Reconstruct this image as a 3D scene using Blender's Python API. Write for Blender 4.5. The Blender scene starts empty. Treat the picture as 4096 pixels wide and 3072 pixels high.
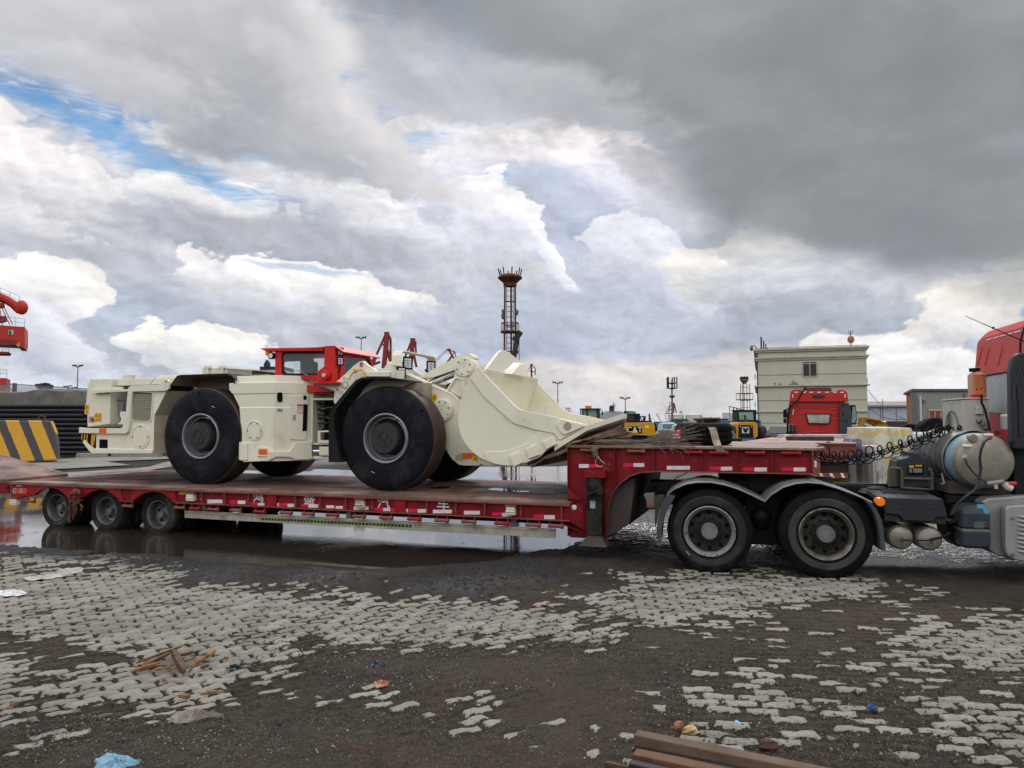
import bpy,bmesh,math,random
import numpy as np
from mathutils import Vector,Matrix
from mathutils.geometry import tessellate_polygon
R = math.radians
random.seed(7)
sc = bpy.context.scene
COL = sc.collection
# ------------------------------------------------------------------ camera
FOC,CH,PITCH = 2900.0,1.8,math.atan(154/2900)
cd = bpy.data.cameras.new('camera');cam = bpy.data.objects.new('camera',cd);COL.objects.link(cam)
cam.location = (0,0,CH);cam.rotation_euler = (R(90)+PITCH,0,0)
cd.sensor_width = 36;cd.lens = 36*FOC/4096;cd.clip_start = .05;cd.clip_end = 9000
sc.camera = cam
sc.view_settings.view_transform = 'Standard';sc.view_settings.look = 'None'
sc.view_settings.exposure = 0.0;sc.view_settings.gamma = 1
sc.cycles.use_denoising = True
sc.cycles.max_bounces = 8;sc.cycles.diffuse_bounces = 3;sc.cycles.glossy_bounces = 4;sc.cycles.transparent_max_bounces = 8
sc.cycles.caustics_reflective = False;sc.cycles.caustics_refractive = False
SUN_EL,SUN_AZ = 42,16       # sun behind the clouds, ahead of the camera
sl = bpy.data.lights.new('sun','SUN');sun = bpy.data.objects.new('sun',sl);COL.objects.link(sun)
sl.energy = 1.3;sl.angle = R(10);sl.color = (1,.965,.92)
_sd = Vector((math.sin(R(SUN_AZ))*math.cos(R(SUN_EL)),math.cos(R(SUN_AZ))*math.cos(R(SUN_EL)),math.sin(R(SUN_EL))))
sun.rotation_euler = _sd.to_track_quat('Z','Y').to_euler()

# ------------------------------------------------------------------ pixel <-> place (survey of the photograph)
def ray(px,py):
    x = (px-2048)/FOC;y = (1536-py)/FOC
    f = Vector((0,math.cos(PITCH),math.sin(PITCH)));u = Vector((0,-math.sin(PITCH),math.cos(PITCH)))
    return f + u*y + Vector((x,0,0))
def at(px,py,Y):
    d = ray(px,py);return Vector((0,0,CH)) + d*(Y/d.y)
def G(px,py,z=0.0):
    d = ray(px,py);return Vector((0,0,CH)) + d*((z-CH)/d.z)
def view(x0,y0,s): return lambda x,y: (x0+x/s,y0+y/s)
VA = view(300,1300,2.1269);VB = view(1200,1300,1.6265);VC = view(1000,1360,4.424);VE = view(2240,1500,1.8433)
VF = view(3300,1200,1.5088);V1 = view(0,1800,2.765);V2 = view(700,1880,2.765);V3 = view(1400,1880,2.011)
V4 = view(2500,1850,2.212);V5 = view(2200,1500,3.16);V6 = view(2850,1300,2.765);V7 = view(0,1100,2.0735)
VW = view(1350,1000,2.4578);VG = view(3460,1680,2.7657);VH = view(1380,1380,4.254);VI = view(300,1480,4.1475)
VJ = view(3440,1540,5.267);VK = view(2400,1640,3.687);VL = view(2540,2860,2.765)

# ------------------------------------------------------------------ node helpers
def N(nt,t,**kw):
    n = nt.nodes.new(t)
    for k,v in kw.items():
        if k.startswith('i_'): n.inputs[int(k[2:]) if k[2:].isdigit() else k[2:].replace('_',' ')].default_value = v
        else: setattr(n,k,v)
    return n
def L(nt,a,b): nt.links.new(a,b)
def math_(nt,op,a,b=None,c=None,clamp=False):
    n = nt.nodes.new('ShaderNodeMath');n.operation = op;n.use_clamp = clamp
    for i,v in enumerate((a,b,c)):
        if v is None: continue
        if hasattr(v,'is_output'): nt.links.new(v,n.inputs[i])
        else: n.inputs[i].default_value = v
    return n.outputs[0]
def mixc(nt,f,a,b,bt='MIX'):
    n = nt.nodes.new('ShaderNodeMix');n.data_type = 'RGBA';n.blend_type = bt
    for i,v in ((0,f),(6,a),(7,b)):
        if hasattr(v,'is_output'): nt.links.new(v,n.inputs[i])
        else: n.inputs[i].default_value = v if i == 0 else (*v[:3],1)
    return n.outputs[2]
def ramp(nt,fac,p0,p1,v0=0.0,v1=1.0,smooth=True):
    n = nt.nodes.new('ShaderNodeMapRange');n.interpolation_type = 'SMOOTHSTEP' if smooth else 'LINEAR'
    nt.links.new(fac,n.inputs[0])
    for i,v in ((1,p0),(2,p1),(3,v0),(4,v1)): n.inputs[i].default_value = v
    return n.outputs[0]
def noise_(nt,vec,scale,detail=4,rough=.55,dist=0.0,out=0):
    n = nt.nodes.new('ShaderNodeTexNoise');n.inputs['Scale'].default_value = scale;n.inputs['Detail'].default_value = detail
    n.inputs['Roughness'].default_value = rough;n.inputs['Distortion'].default_value = dist
    if vec is not None: nt.links.new(vec,n.inputs['Vector'])
    return n.outputs[out]
def lin(c): return tuple((v/255/12.92 if v/255 <= .04045 else ((v/255+.055)/1.055)**2.4) for v in c)

# ------------------------------------------------------------------ sky: physical sky with cloud decks and cumulus set by direction
w = bpy.data.worlds.new('World');sc.world = w;w.use_nodes = True;nt = w.node_tree;nt.nodes.clear()
out = N(nt,'ShaderNodeOutputWorld');bg = N(nt,'ShaderNodeBackground');bg.inputs[1].default_value = .1;L(nt,bg.outputs[0],out.inputs[0])
sky = N(nt,'ShaderNodeTexSky');sky.sky_type = 'NISHITA';sky.sun_disc = False;sky.sun_elevation = R(SUN_EL);sky.sun_rotation = R(SUN_AZ)
tc = N(nt,'ShaderNodeTexCoord');DIR = tc.outputs['Generated']
sep = N(nt,'ShaderNodeSeparateXYZ');L(nt,DIR,sep.inputs[0])
az0 = math_(nt,'ARCTAN2',sep.outputs[0],sep.outputs[1]);el0 = math_(nt,'ARCSINE',sep.outputs[2])
mp = N(nt,'ShaderNodeMapping');mp.inputs['Scale'].default_value = (1,1,1.7);L(nt,DIR,mp.inputs[0]);DV = mp.outputs[0]
wn = noise_(nt,DV,2.6,5,.55,out=1);ws = N(nt,'ShaderNodeSeparateXYZ');L(nt,wn,ws.inputs[0])
wn2 = noise_(nt,DV,9,4,.55,out=1);ws2 = N(nt,'ShaderNodeSeparateXYZ');L(nt,wn2,ws2.inputs[0])
def warp(base,a,b,ka=.16,kb=.05):
    return math_(nt,'ADD',math_(nt,'ADD',base,math_(nt,'MULTIPLY',math_(nt,'SUBTRACT',a,.5),ka)),math_(nt,'MULTIPLY',math_(nt,'SUBTRACT',b,.5),kb))
az = warp(az0,ws.outputs[0],ws2.outputs[0]);el = warp(el0,ws.outputs[1],ws2.outputs[1],.10,.04)
vo = N(nt,'ShaderNodeTexVoronoi',feature='F1');vo.inputs['Scale'].default_value = 15
vo.inputs['Detail'].default_value = 3;vo.inputs['Roughness'].default_value = .55;vo.normalize = True
wadd = N(nt,'ShaderNodeVectorMath',operation='MULTIPLY_ADD');L(nt,wn2,wadd.inputs[0]);wadd.inputs[1].default_value = (.12,.12,.12);L(nt,DV,wadd.inputs[2])
L(nt,wadd.outputs[0],vo.inputs['Vector'])
fb = noise_(nt,DV,11,8,.62,.3)
up_ = N(nt,'ShaderNodeVectorMath',operation='ADD');L(nt,DV,up_.inputs[0]);up_.inputs[1].default_value = (.006,.004,.012);fb2 = noise_(nt,up_.outputs[0],11,8,.62,.3)
rel = math_(nt,'SUBTRACT',fb2,fb)   # relief of the puffs lit from above
bil = math_(nt,'ADD',math_(nt,'MULTIPLY',vo.outputs['Distance'],1.3),math_(nt,'MULTIPLY',math_(nt,'SUBTRACT',fb,.5),1.0))  # ~.2..1, lower = puff centre
soft = noise_(nt,DV,3.2,6,.5,.2)
cg = bpy.data.node_groups.new('cloud_mass','ShaderNodeTree')
for nm,ty in (('Base','NodeSocketColor'),('Az','NodeSocketFloat'),('El','NodeSocketFloat'),('Edge','NodeSocketFloat'),('Cx','NodeSocketFloat'),('Cy','NodeSocketFloat'),
               ('Rx','NodeSocketFloat'),('Ry','NodeSocketFloat'),('Cos','NodeSocketFloat'),('Sin','NodeSocketFloat'),('Soft','NodeSocketFloat'),('Amp','NodeSocketFloat'),
               ('Top','NodeSocketColor'),('Bottom','NodeSocketColor'),('Opacity','NodeSocketFloat'),('Relief','NodeSocketFloat')):
    cg.interface.new_socket(nm,in_out='INPUT',socket_type=ty)
cg.interface.new_socket('Color',in_out='OUTPUT',socket_type='NodeSocketColor')
gi = cg.nodes.new('NodeGroupInput');go = cg.nodes.new('NodeGroupOutput');I = gi.outputs
dx = math_(cg,'SUBTRACT',I['Az'],I['Cx']);dy = math_(cg,'SUBTRACT',I['El'],I['Cy'])
rx = math_(cg,'DIVIDE',math_(cg,'ADD',math_(cg,'MULTIPLY',dx,I['Cos']),math_(cg,'MULTIPLY',dy,I['Sin'])),I['Rx'])
ry = math_(cg,'DIVIDE',math_(cg,'SUBTRACT',math_(cg,'MULTIPLY',dy,I['Cos']),math_(cg,'MULTIPLY',dx,I['Sin'])),I['Ry'])
rr = math_(cg,'SQRT',math_(cg,'ADD',math_(cg,'MULTIPLY',rx,rx),math_(cg,'MULTIPLY',ry,ry)))
e = math_(cg,'SUBTRACT',I['Edge'],.5)
rr = math_(cg,'ADD',rr,math_(cg,'MULTIPLY',e,I['Amp']))
m = math_(cg,'DIVIDE',math_(cg,'SUBTRACT',math_(cg,'ADD',1.0,I['Soft']),rr),math_(cg,'MULTIPLY',I['Soft'],2.0),clamp=True)
m = math_(cg,'MULTIPLY',math_(cg,'MULTIPLY',m,m),math_(cg,'SUBTRACT',3.0,math_(cg,'MULTIPLY',m,2.0)))
sh = math_(cg,'SUBTRACT',math_(cg,'ADD',math_(cg,'MULTIPLY',ry,.55),.5),math_(cg,'MULTIPLY',e,I['Relief']),clamp=True)
cc = mixc(cg,sh,(0,0,0),(1,1,1));mn = [n for n in cg.nodes if n.type == 'MIX'][-1]
L(cg,I['Bottom'],mn.inputs[6]);L(cg,I['Top'],mn.inputs[7])
fin = mixc(cg,math_(cg,'MULTIPLY',m,I['Opacity']),(0,0,0),(1,1,1));mn = [n for n in cg.nodes if n.type == 'MIX'][-1]
L(cg,I['Base'],mn.inputs[6]);L(cg,cc,mn.inputs[7]);L(cg,fin,go.inputs[0])
def azel(px,py):
    d = ray(px,py).normalized();return math.atan2(d.x,d.y),math.asin(d.z)
# clear air: the physical sky lifted a little
clear = mixc(nt,.45,sky.outputs[0],tuple(v*10 for v in lin((120,172,222))))
cur = clear
def cloud(px,py,rx_,ry_,rot,soft_,amp,top,bot,op=1.0,relief=.6,edge=None):
    global cur
    a,e_ = azel(px,py);ax = (azel(px+rx_,py)[0]-azel(px-rx_,py)[0])/2;ey = (azel(px,py-ry_)[1]-azel(px,py+ry_)[1])/2
    g = nt.nodes.new('ShaderNodeGroup');g.node_tree = cg
    L(nt,cur,g.inputs['Base']);L(nt,az,g.inputs['Az']);L(nt,el,g.inputs['El']);L(nt,edge or bil,g.inputs['Edge'])
    for k,v in (('Cx',a),('Cy',e_),('Rx',ax),('Ry',ey),('Cos',math.cos(R(rot))),('Sin',math.sin(R(rot))),('Soft',soft_),('Amp',amp),('Opacity',op),('Relief',relief)):
        g.inputs[k].default_value = v
    g.inputs['Top'].default_value = (*[v*10 for v in lin(top)],1);g.inputs['Bottom'].default_value = (*[v*10 for v in lin(bot)],1)
    cur = g.outputs[0]
# --- thin high cirrus over the blue
streak = noise_(nt,(lambda m_: (m_.inputs['Scale'].__setattr__('default_value',(3,3,16)),L(nt,DIR,m_.inputs[0]),m_.outputs[0])[2])(N(nt,'ShaderNodeMapping')),7,6,.6,.5)
cur = mixc(nt,ramp(nt,streak,.42,.72,0,.85),cur,tuple(v*10 for v in lin((226,228,238))))
# --- general lower deck, pale blue grey, leaving the blue streaks open
cloud(1900,2150,5200,1080,0,.14,.5,(214,219,229),(206,210,218),1,.5)
cloud(500,1000,1500,420,-6,.15,.8,(222,223,228),(190,196,207),1,.9)
cloud(3000,1000,1600,520,0,.2,.6,(214,218,230),(194,201,215),1,.7)
cloud(1350,900,900,330,-10,0.095,1.10,(236,236,240),(190,195,205),1,1.2)
# --- heaped cumulus with bright heads
cloud(150,800,640,230,-20,0.075,1.25,(252,248,248),(208,211,218),1,1.1)
cloud(560,880,420,150,-14,0.075,1.30,(246,244,246),(200,204,212),1,1.2)
cloud(950,830,420,130,-6,0.075,1.35,(252,251,251),(200,204,213),1,1.3)
cloud(1330,800,300,130,-12,0.070,1.35,(250,249,250),(196,200,211),1,1.3)
cloud(1150,960,620,100,-6,.3,.9,(198,201,209),(180,185,196),.9,1.0)
cloud(300,1010,560,60,-4,.35,.8,(204,208,216),(192,197,207),.8,.8,soft)
cloud(1800,700,230,190,-35,0.070,1.40,(253,252,254),(210,213,226),1,1.4)
cloud(1900,600,170,80,8,0.070,1.40,(254,252,254),(222,224,234),1,1.3)
cloud(2340,630,330,130,-14,0.070,1.40,(255,249,248),(232,230,238),1,1.4)
cloud(2280,860,300,170,-20,.2,.9,(204,210,226),(198,205,222),1,.8,soft)
cloud(1900,860,110,150,-15,0.075,1.40,(250,249,252),(206,211,225),1,1.3)
cloud(2070,900,105,90,-30,0.070,1.35,(254,253,255),(216,220,232),1,1.3)
cloud(2170,1030,150,42,-55,0.085,1.50,(252,250,253),(220,223,235),1,1.2)
cloud(2640,830,260,110,-35,.2,.9,(240,238,244),(214,218,230),1,.9)
cloud(2540,1060,190,150,-20,0.070,1.30,(242,243,250),(198,205,220),1,1.2)
cloud(2720,1180,170,90,-30,0.075,1.30,(240,240,246),(196,203,218),1,1.1)
cloud(2900,1130,250,100,-8,0.070,1.30,(253,250,245),(210,210,217),1,1.4)
cloud(3080,1060,170,100,-20,0.070,1.30,(253,249,244),(220,219,222),1,1.3)
cloud(3300,1190,520,110,-5,.3,.7,(222,224,228),(204,209,216),1,.6)
cloud(1200,1180,480,110,-8,0.070,1.35,(253,251,251),(198,203,213),1,1.6)
cloud(1500,1250,330,100,-14,0.075,1.35,(250,248,245),(196,202,213),1,1.6)
cloud(900,1260,420,60,0,.3,.8,(208,212,220),(190,197,209),.9,1.0)
cloud(520,1190,420,120,-4,.3,.6,(208,213,221),(184,193,209),.95,.7,soft)
cloud(190,1150,210,120,-8,0.075,1.25,(250,248,245),(204,209,219),1,1.3)
cloud(220,1330,330,100,-28,0.095,1.20,(230,231,237),(196,204,218),1,1.0)
cloud(890,1390,280,85,-8,0.070,1.30,(251,249,245),(210,214,222),1,1.4)
cloud(620,1350,150,36,-12,0.085,1.30,(248,245,240),(214,218,226),1,1.2)
cloud(2100,1330,480,160,0,.25,.9,(204,210,222),(186,195,213),.85,1.0)
cloud(3250,1330,460,110,3,.25,.9,(190,196,206),(176,184,196),.9,.8)
cloud(3640,1480,420,120,-5,.1,1.1,(244,243,242),(212,218,226),1,1.3)
cloud(2700,1520,700,110,0,.3,.8,(230,226,223),(216,214,214),.9,.8)
cloud(3900,1220,230,120,20,0.095,1.30,(244,240,234),(218,220,225),1,1.2)
lit_ = math_(nt,'ADD',1.0,math_(nt,'MULTIPLY',rel,-.85));sc_ = N(nt,'ShaderNodeVectorMath',operation='SCALE');L(nt,cur,sc_.inputs[0]);L(nt,lit_,sc_.inputs['Scale']);cur = sc_.outputs[0]
d1 = N(nt,'ShaderNodeVectorMath',operation='SCALE');d1.inputs['Scale'].default_value = 1/8.6;L(nt,cur,d1.inputs[0]);gmm = N(nt,'ShaderNodeGamma');gmm.inputs[1].default_value = 1.22;L(nt,d1.outputs[0],gmm.inputs[0])
d2 = N(nt,'ShaderNodeVectorMath',operation='SCALE');d2.inputs['Scale'].default_value = 8.85;L(nt,gmm.outputs[0],d2.inputs[0]);cur = d2.outputs[0]
# --- blue gaps with cirrus
cloud(480,545,600,42,-15,.6,2.2,(96,158,214),(132,182,226),.8,.5,streak)
cloud(1120,640,330,34,-4,.5,1.6,(120,172,220),(150,190,226),.55,.5,streak)
cloud(1640,575,200,40,8,.5,1.8,(124,172,218),(160,192,226),.7,.5,streak)
# --- the grey deck overhead
cloud(200,-190,1650,520,-10,.3,1.2,(190,193,197),(210,211,215),1,.9,soft)
cloud(930,400,620,210,-16,.4,1.3,(196,198,203),(164,168,175),.95,1.2)
cloud(420,300,420,90,-8,.5,1.6,(222,221,224),(196,199,204),.7,1.2)
cloud(300,100,300,70,10,.5,1.6,(214,214,217),(190,193,198),.7,1.2)
cloud(1420,520,420,110,-32,.3,1.3,(226,222,224),(188,190,196),.9,1.2)
cloud(1800,330,520,170,-14,.5,1.3,(190,193,197),(206,206,211),.9,1.0)
cloud(3300,130,1800,590,-16,.26,1.1,(158,162,165),(140,145,150),1,.7,soft)
cloud(3500,790,950,320,-12,.34,1.1,(140,145,150),(150,155,160),1,.9,soft)
cloud(1560,-40,480,190,-14,.5,1.1,(146,150,154),(160,163,168),.85,.9,soft)
cloud(2700,60,400,200,-10,.6,1.1,(170,174,176),(160,164,168),.7,.9,soft)
cloud(3050,420,500,120,-18,.6,1.4,(160,164,167),(146,150,154),.6,1.2)
cloud(1290,170,150,130,-60,.6,1.8,(232,229,230),(206,207,211),.8,1.2)
cloud(2200,360,420,90,-16,.6,1.5,(196,198,203),(176,180,185),.7,1.2)
cloud(2620,690,170,60,-30,.4,1.6,(150,154,162),(190,192,198),.6,1.2)
cloud(4060,1215,60,60,20,.3,1.2,(130,184,230),(176,206,234),.9,.5,streak)
cloud(1250,1085,240,14,-8,.5,1.6,(150,188,224),(170,198,226),.6,.5,streak)
mott = noise_(nt,DV,5.5,7,.58,.4)
cur = mixc(nt,1.0,cur,mixc(nt,ramp(nt,mott,.32,.68),(.90,.902,.91),(1.075,1.07,1.065)),'MULTIPLY')
vis = mixc(nt,1.0,cur,mixc(nt,ramp(nt,fb,.3,.7),(.955,.955,.96),(1.05,1.045,1.04)),'MULTIPLY')
# --- unseen sky dome: added brightness overhead and behind, to light camera-facing sides
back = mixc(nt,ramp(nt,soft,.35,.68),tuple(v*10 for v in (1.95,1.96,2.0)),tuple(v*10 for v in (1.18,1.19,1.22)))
back = mixc(nt,ramp(nt,sep.outputs[2],.02,.34),tuple(v*10 for v in (.30,.30,.31)),back)   # added dark band low behind the camera, deepens shade under the vehicles
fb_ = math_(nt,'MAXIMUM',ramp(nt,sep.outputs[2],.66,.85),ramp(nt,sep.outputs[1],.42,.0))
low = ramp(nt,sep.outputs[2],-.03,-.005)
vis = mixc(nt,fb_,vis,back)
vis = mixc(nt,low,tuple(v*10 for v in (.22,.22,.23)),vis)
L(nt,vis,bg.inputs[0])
w.cycles.sampling_method = 'MANUAL';w.cycles.sample_map_resolution = 512
# ------------------------------------------------------------------ mesh builder
BASE = {}
class Fr:
    def __init__(s,yaw):
        s.yaw = R(yaw);c,n = math.cos(s.yaw),math.sin(s.yaw);s.u = (c,-n);s.v = (n,c)
    def w(s,p): return Vector((p[0]*s.u[0]+p[1]*s.v[0],p[0]*s.u[1]+p[1]*s.v[1],p[2]))
    def inv(s,P): return Vector((P[0]*s.u[0]+P[1]*s.u[1],P[0]*s.v[0]+P[1]*s.v[1],P[2]))
    def S(s,q,D):        # photo pixel on the vertical plane at distance D across the frame -> (along, up)
        d = ray(*q);t = D/(d.x*s.v[0]+d.y*s.v[1]);P = Vector((0,0,CH))+d*t
        return (P.x*s.u[0]+P.y*s.u[1],P.z)
    def H(s,q,z):        # photo pixel on the horizontal plane z -> (along, across)
        P = G(q[0],q[1],z);r = s.inv(P);return (r.x,r.y)
W0 = Fr(0)
def rpoly(pts,r,n=5):
    out = [];k = len(pts)
    for i,p in enumerate(pts):
        ri = r[i] if isinstance(r,(list,tuple)) else r
        if ri <= 0: out.append(tuple(p));continue
        a = Vector(pts[i-1])-Vector(p);b = Vector(pts[(i+1) % k])-Vector(p)
        rr = min(ri,a.length*.49,b.length*.49);A = Vector(p)+a.normalized()*rr;B = Vector(p)+b.normalized()*rr
        for j in range(n+1):
            t = j/n;q = A*(1-t)**2+Vector(p)*2*t*(1-t)+B*t*t;out.append((q.x,q.y))
    return out
def circ(cx,cy,r,n=24,ry=None):
    return [(cx+r*math.cos(i*2*math.pi/n),cy+(ry or r)*math.sin(i*2*math.pi/n)) for i in range(n)]
class MB:
    def __init__(s): s.v = [];s.f = [];s.m = [];s.cm = 0;s.sm = [];s.smooth = False
    def face(s,idx): s.f.append(tuple(idx));s.m.append(s.cm);s.sm.append(s.smooth)
    def quad(s,*P):
        b = len(s.v);s.v += [tuple(p) for p in P];s.face(range(b,b+len(P)));return s
    def loft(s,loops,caps=(1,1),closed=True,smooth=None):
        n = len(loops[0]);b = len(s.v);old = s.smooth
        if smooth is not None: s.smooth = smooth
        for lp in loops: s.v += [tuple(p) for p in lp]
        for i in range(len(loops)-1):
            for j in range(n if closed else n-1):
                k = (j+1) % n;s.face((b+i*n+j,b+i*n+k,b+(i+1)*n+k,b+(i+1)*n+j))
        s.smooth = old
        if caps[0]: s.face([b+j for j in range(n)][::-1])
        if caps[1]: s.face([b+(len(loops)-1)*n+j for j in range(n)])
        return s
    def box(s,a0,a1,b0,b1,z0,z1):
        return s.loft([[(a0,b0,z0),(a1,b0,z0),(a1,b1,z0),(a0,b1,z0)],[(a0,b0,z1),(a1,b0,z1),(a1,b1,z1),(a0,b1,z1)]])
    def prism(s,poly,b0,b1,ch=0.0):      # outline in (along, up), extruded across; ch = chamfer of the near edge
        if ch:
            c = Vector((sum(p[0] for p in poly)/len(poly),sum(p[1] for p in poly)/len(poly)))
            inn = [(p[0]+(c.x-p[0])*ch/max(.05,(c-Vector(p)).length),p[1]+(c.y-p[1])*ch/max(.05,(c-Vector(p)).length)) for p in poly]
            return s.loft([[(p[0],b0,p[1]) for p in inn],[(p[0],b0+ch,p[1]) for p in poly],[(p[0],b1,p[1]) for p in poly]])
        return s.loft([[(p[0],b0,p[1]) for p in poly],[(p[0],b1,p[1]) for p in poly]])
    def hprism(s,poly,z0,z1): return s.loft([[(p[0],p[1],z0) for p in poly],[(p[0],p[1],z1) for p in poly]])
    def plate(s,outer,holes,b0,b1):      # outline with holes in (along, up), thickness b0..b1
        bm = bmesh.new();es = []
        for lp in [outer]+list(holes):
            vs = [bm.verts.new((p[0],0,p[1])) for p in lp];es += [bm.edges.new((vs[i],vs[(i+1) % len(vs)])) for i in range(len(vs))]
        bmesh.ops.triangle_fill(bm,use_beauty=True,use_dissolve=False,edges=es)
        bm.verts.index_update();b = len(s.v);n = len(bm.verts)
        s.v += [(v.co.x,b0,v.co.z) for v in bm.verts]+[(v.co.x,b1,v.co.z) for v in bm.verts]
        for f in bm.faces:
            ids = [v.index for v in f.verts];s.face([b+i for i in ids]);s.face([b+n+i for i in ids][::-1])
        k = 0
        for lp in [outer]+list(holes):
            m = len(lp)
            for i in range(m): s.face((b+k+i,b+k+(i+1) % m,b+n+k+(i+1) % m,b+n+k+i))
            k += m
        bm.free();return s
    def tube(s,pts,r,n=8,caps=True,smooth=True,flat=None):
        P = [Vector(p) for p in pts];loops = [];prev = None
        for i,p in enumerate(P):
            t = (P[min(i+1,len(P)-1)]-P[max(i-1,0)]).normalized()
            if prev is None:
                prev = t.cross(Vector((0,0,1)));prev = prev.normalized() if prev.length > 1e-3 else t.cross(Vector((0,1,0))).normalized()
            prev = (prev-t*prev.dot(t)).normalized();q = t.cross(prev)
            ri = r[i] if isinstance(r,(list,tuple)) else r
            loops.append([p+prev*math.cos(j*2*math.pi/n)*ri+q*math.sin(j*2*math.pi/n)*ri*(flat or 1) for j in range(n)])
        return s.loft(loops,(caps,caps),smooth=smooth)
    def beam(s,p0,p1,w_,h_,up=(0,0,1)):
        p0 = Vector(p0);p1 = Vector(p1);t = (p1-p0).normalized();x = t.cross(Vector(up))
        x = x.normalized() if x.length > 1e-3 else Vector((1,0,0));y = x.cross(t)
        return s.loft([[p+x*w_/2*a+y*h_/2*b for a,b in ((-1,-1),(1,-1),(1,1),(-1,1))] for p in (p0,p1)])
    def lathe(s,c,ax,prof,n=32,smooth=True,caps=(0,0),sx=1.0):   # prof = [(radius, offset along ax)]
        c = Vector(c);ax = Vector(ax).normalized();x = ax.cross(Vector((0,0,1)));x = x.normalized() if x.length > 1e-3 else Vector((1,0,0));y = x.cross(ax)
        return s.loft([[c+ax*h+x*math.cos(j*2*math.pi/n)*r_*sx+y*math.sin(j*2*math.pi/n)*r_ for j in range(n)] for r_,h in prof],caps,smooth=smooth)
    def blob(s,c,rx,ry,rz,n=8,m=6,jit=0.0,seed=0):
        rnd = random.Random(seed);lp = []
        for i in range(1,m):
            a = math.pi*i/m;k = 1+rnd.uniform(-jit,jit)*.5
            lp.append([(c[0]+rx*math.sin(a)*math.cos(2*math.pi*j/n)*(k+rnd.uniform(-jit,jit)),c[1]+ry*math.sin(a)*math.sin(2*math.pi*j/n)*(k+rnd.uniform(-jit,jit)),c[2]+rz*math.cos(a)) for j in range(n)])
        return s.loft(lp[::-1],smooth=jit == 0)
    def build(s,name,mat,parent=None,fr=W0,base=None,bevel=0.0,label=None,seg=2):
        if base is None: base = BASE.get(parent.name,(0,0,0)) if parent else (0,0,0)
        me = bpy.data.meshes.new(name);bx,by,bz = base
        me.from_pydata([(p[0]-bx,p[1]-by,p[2]-bz) for p in s.v],[],s.f)
        mats = mat if isinstance(mat,(list,tuple)) else [mat]
        for m_ in mats: me.materials.append(m_)
        me.polygons.foreach_set('material_index',s.m);me.polygons.foreach_set('use_smooth',s.sm)
        bm = bmesh.new();bm.from_mesh(me);bmesh.ops.remove_doubles(bm,verts=bm.verts,dist=1e-5)
        bmesh.ops.recalc_face_normals(bm,faces=bm.faces);bm.to_mesh(me);bm.free()
        if any(s.sm): me.set_sharp_from_angle(angle=R(32))
        o = bpy.data.objects.new(name,me);COL.objects.link(o)
        if parent is not None: o.parent = parent;BASE[o.name] = tuple(base)
        else:
            o.location = fr.w(base);o.rotation_euler = (0,0,-fr.yaw);BASE[o.name] = tuple(base)
        if bevel:
            b = o.modifiers.new('bevel','BEVEL');b.width = bevel;b.segments = seg;b.limit_method = 'ANGLE';b.angle_limit = R(35);b.harden_normals = False
        if label: o['label'] = label
        return o
def islands(mb):
    par = list(range(len(mb.v))); 
    def fd(x):
        while par[x] != x: par[x] = par[par[x]];x = par[x]
        return x
    for f in mb.f:
        r0 = fd(f[0])
        for i in f[1:]: par[fd(i)] = r0
    gr = {}
    for k,f in enumerate(mb.f): gr.setdefault(fd(f[0]),[]).append(k)
    out = []
    for ks in gr.values():
        n = MB();mp_ = {}
        for k in ks:
            ids = []
            for i in mb.f[k]:
                if i not in mp_: mp_[i] = len(n.v);n.v.append(mb.v[i])
                ids.append(mp_[i])
            n.f.append(tuple(ids));n.m.append(mb.m[k]);n.sm.append(mb.sm[k])
        out.append(n)
    return out
def builds(mb,name,mat,parent=None,**kw):     # every loose piece becomes a part of its own
    return [n.build(name,mat,parent,**kw) for n in islands(mb)]
MB.builds = builds
def tag(o,label=None,cat=None,group=None,kind=None):
    for k,v in (('label',label),('category',cat),('group',group),('kind',kind)):
        if v: o[k] = v
    return o
def thing(name,label,cat,fr,base,group=None):
    o = bpy.data.objects.new(name,None);COL.objects.link(o);o.empty_display_size = .2
    o.location = fr.w(base);o.rotation_euler = (0,0,-fr.yaw);BASE[o.name] = tuple(base)
    return tag(o,label,cat,group)
def copy_tree(o,parent=None):
    c = o.copy();COL.objects.link(c)
    if parent is not None: c.parent = parent
    BASE[c.name] = BASE.get(o.name,(0,0,0))
    for ch in list(o.children): copy_tree(ch,c)
    return c
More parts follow.
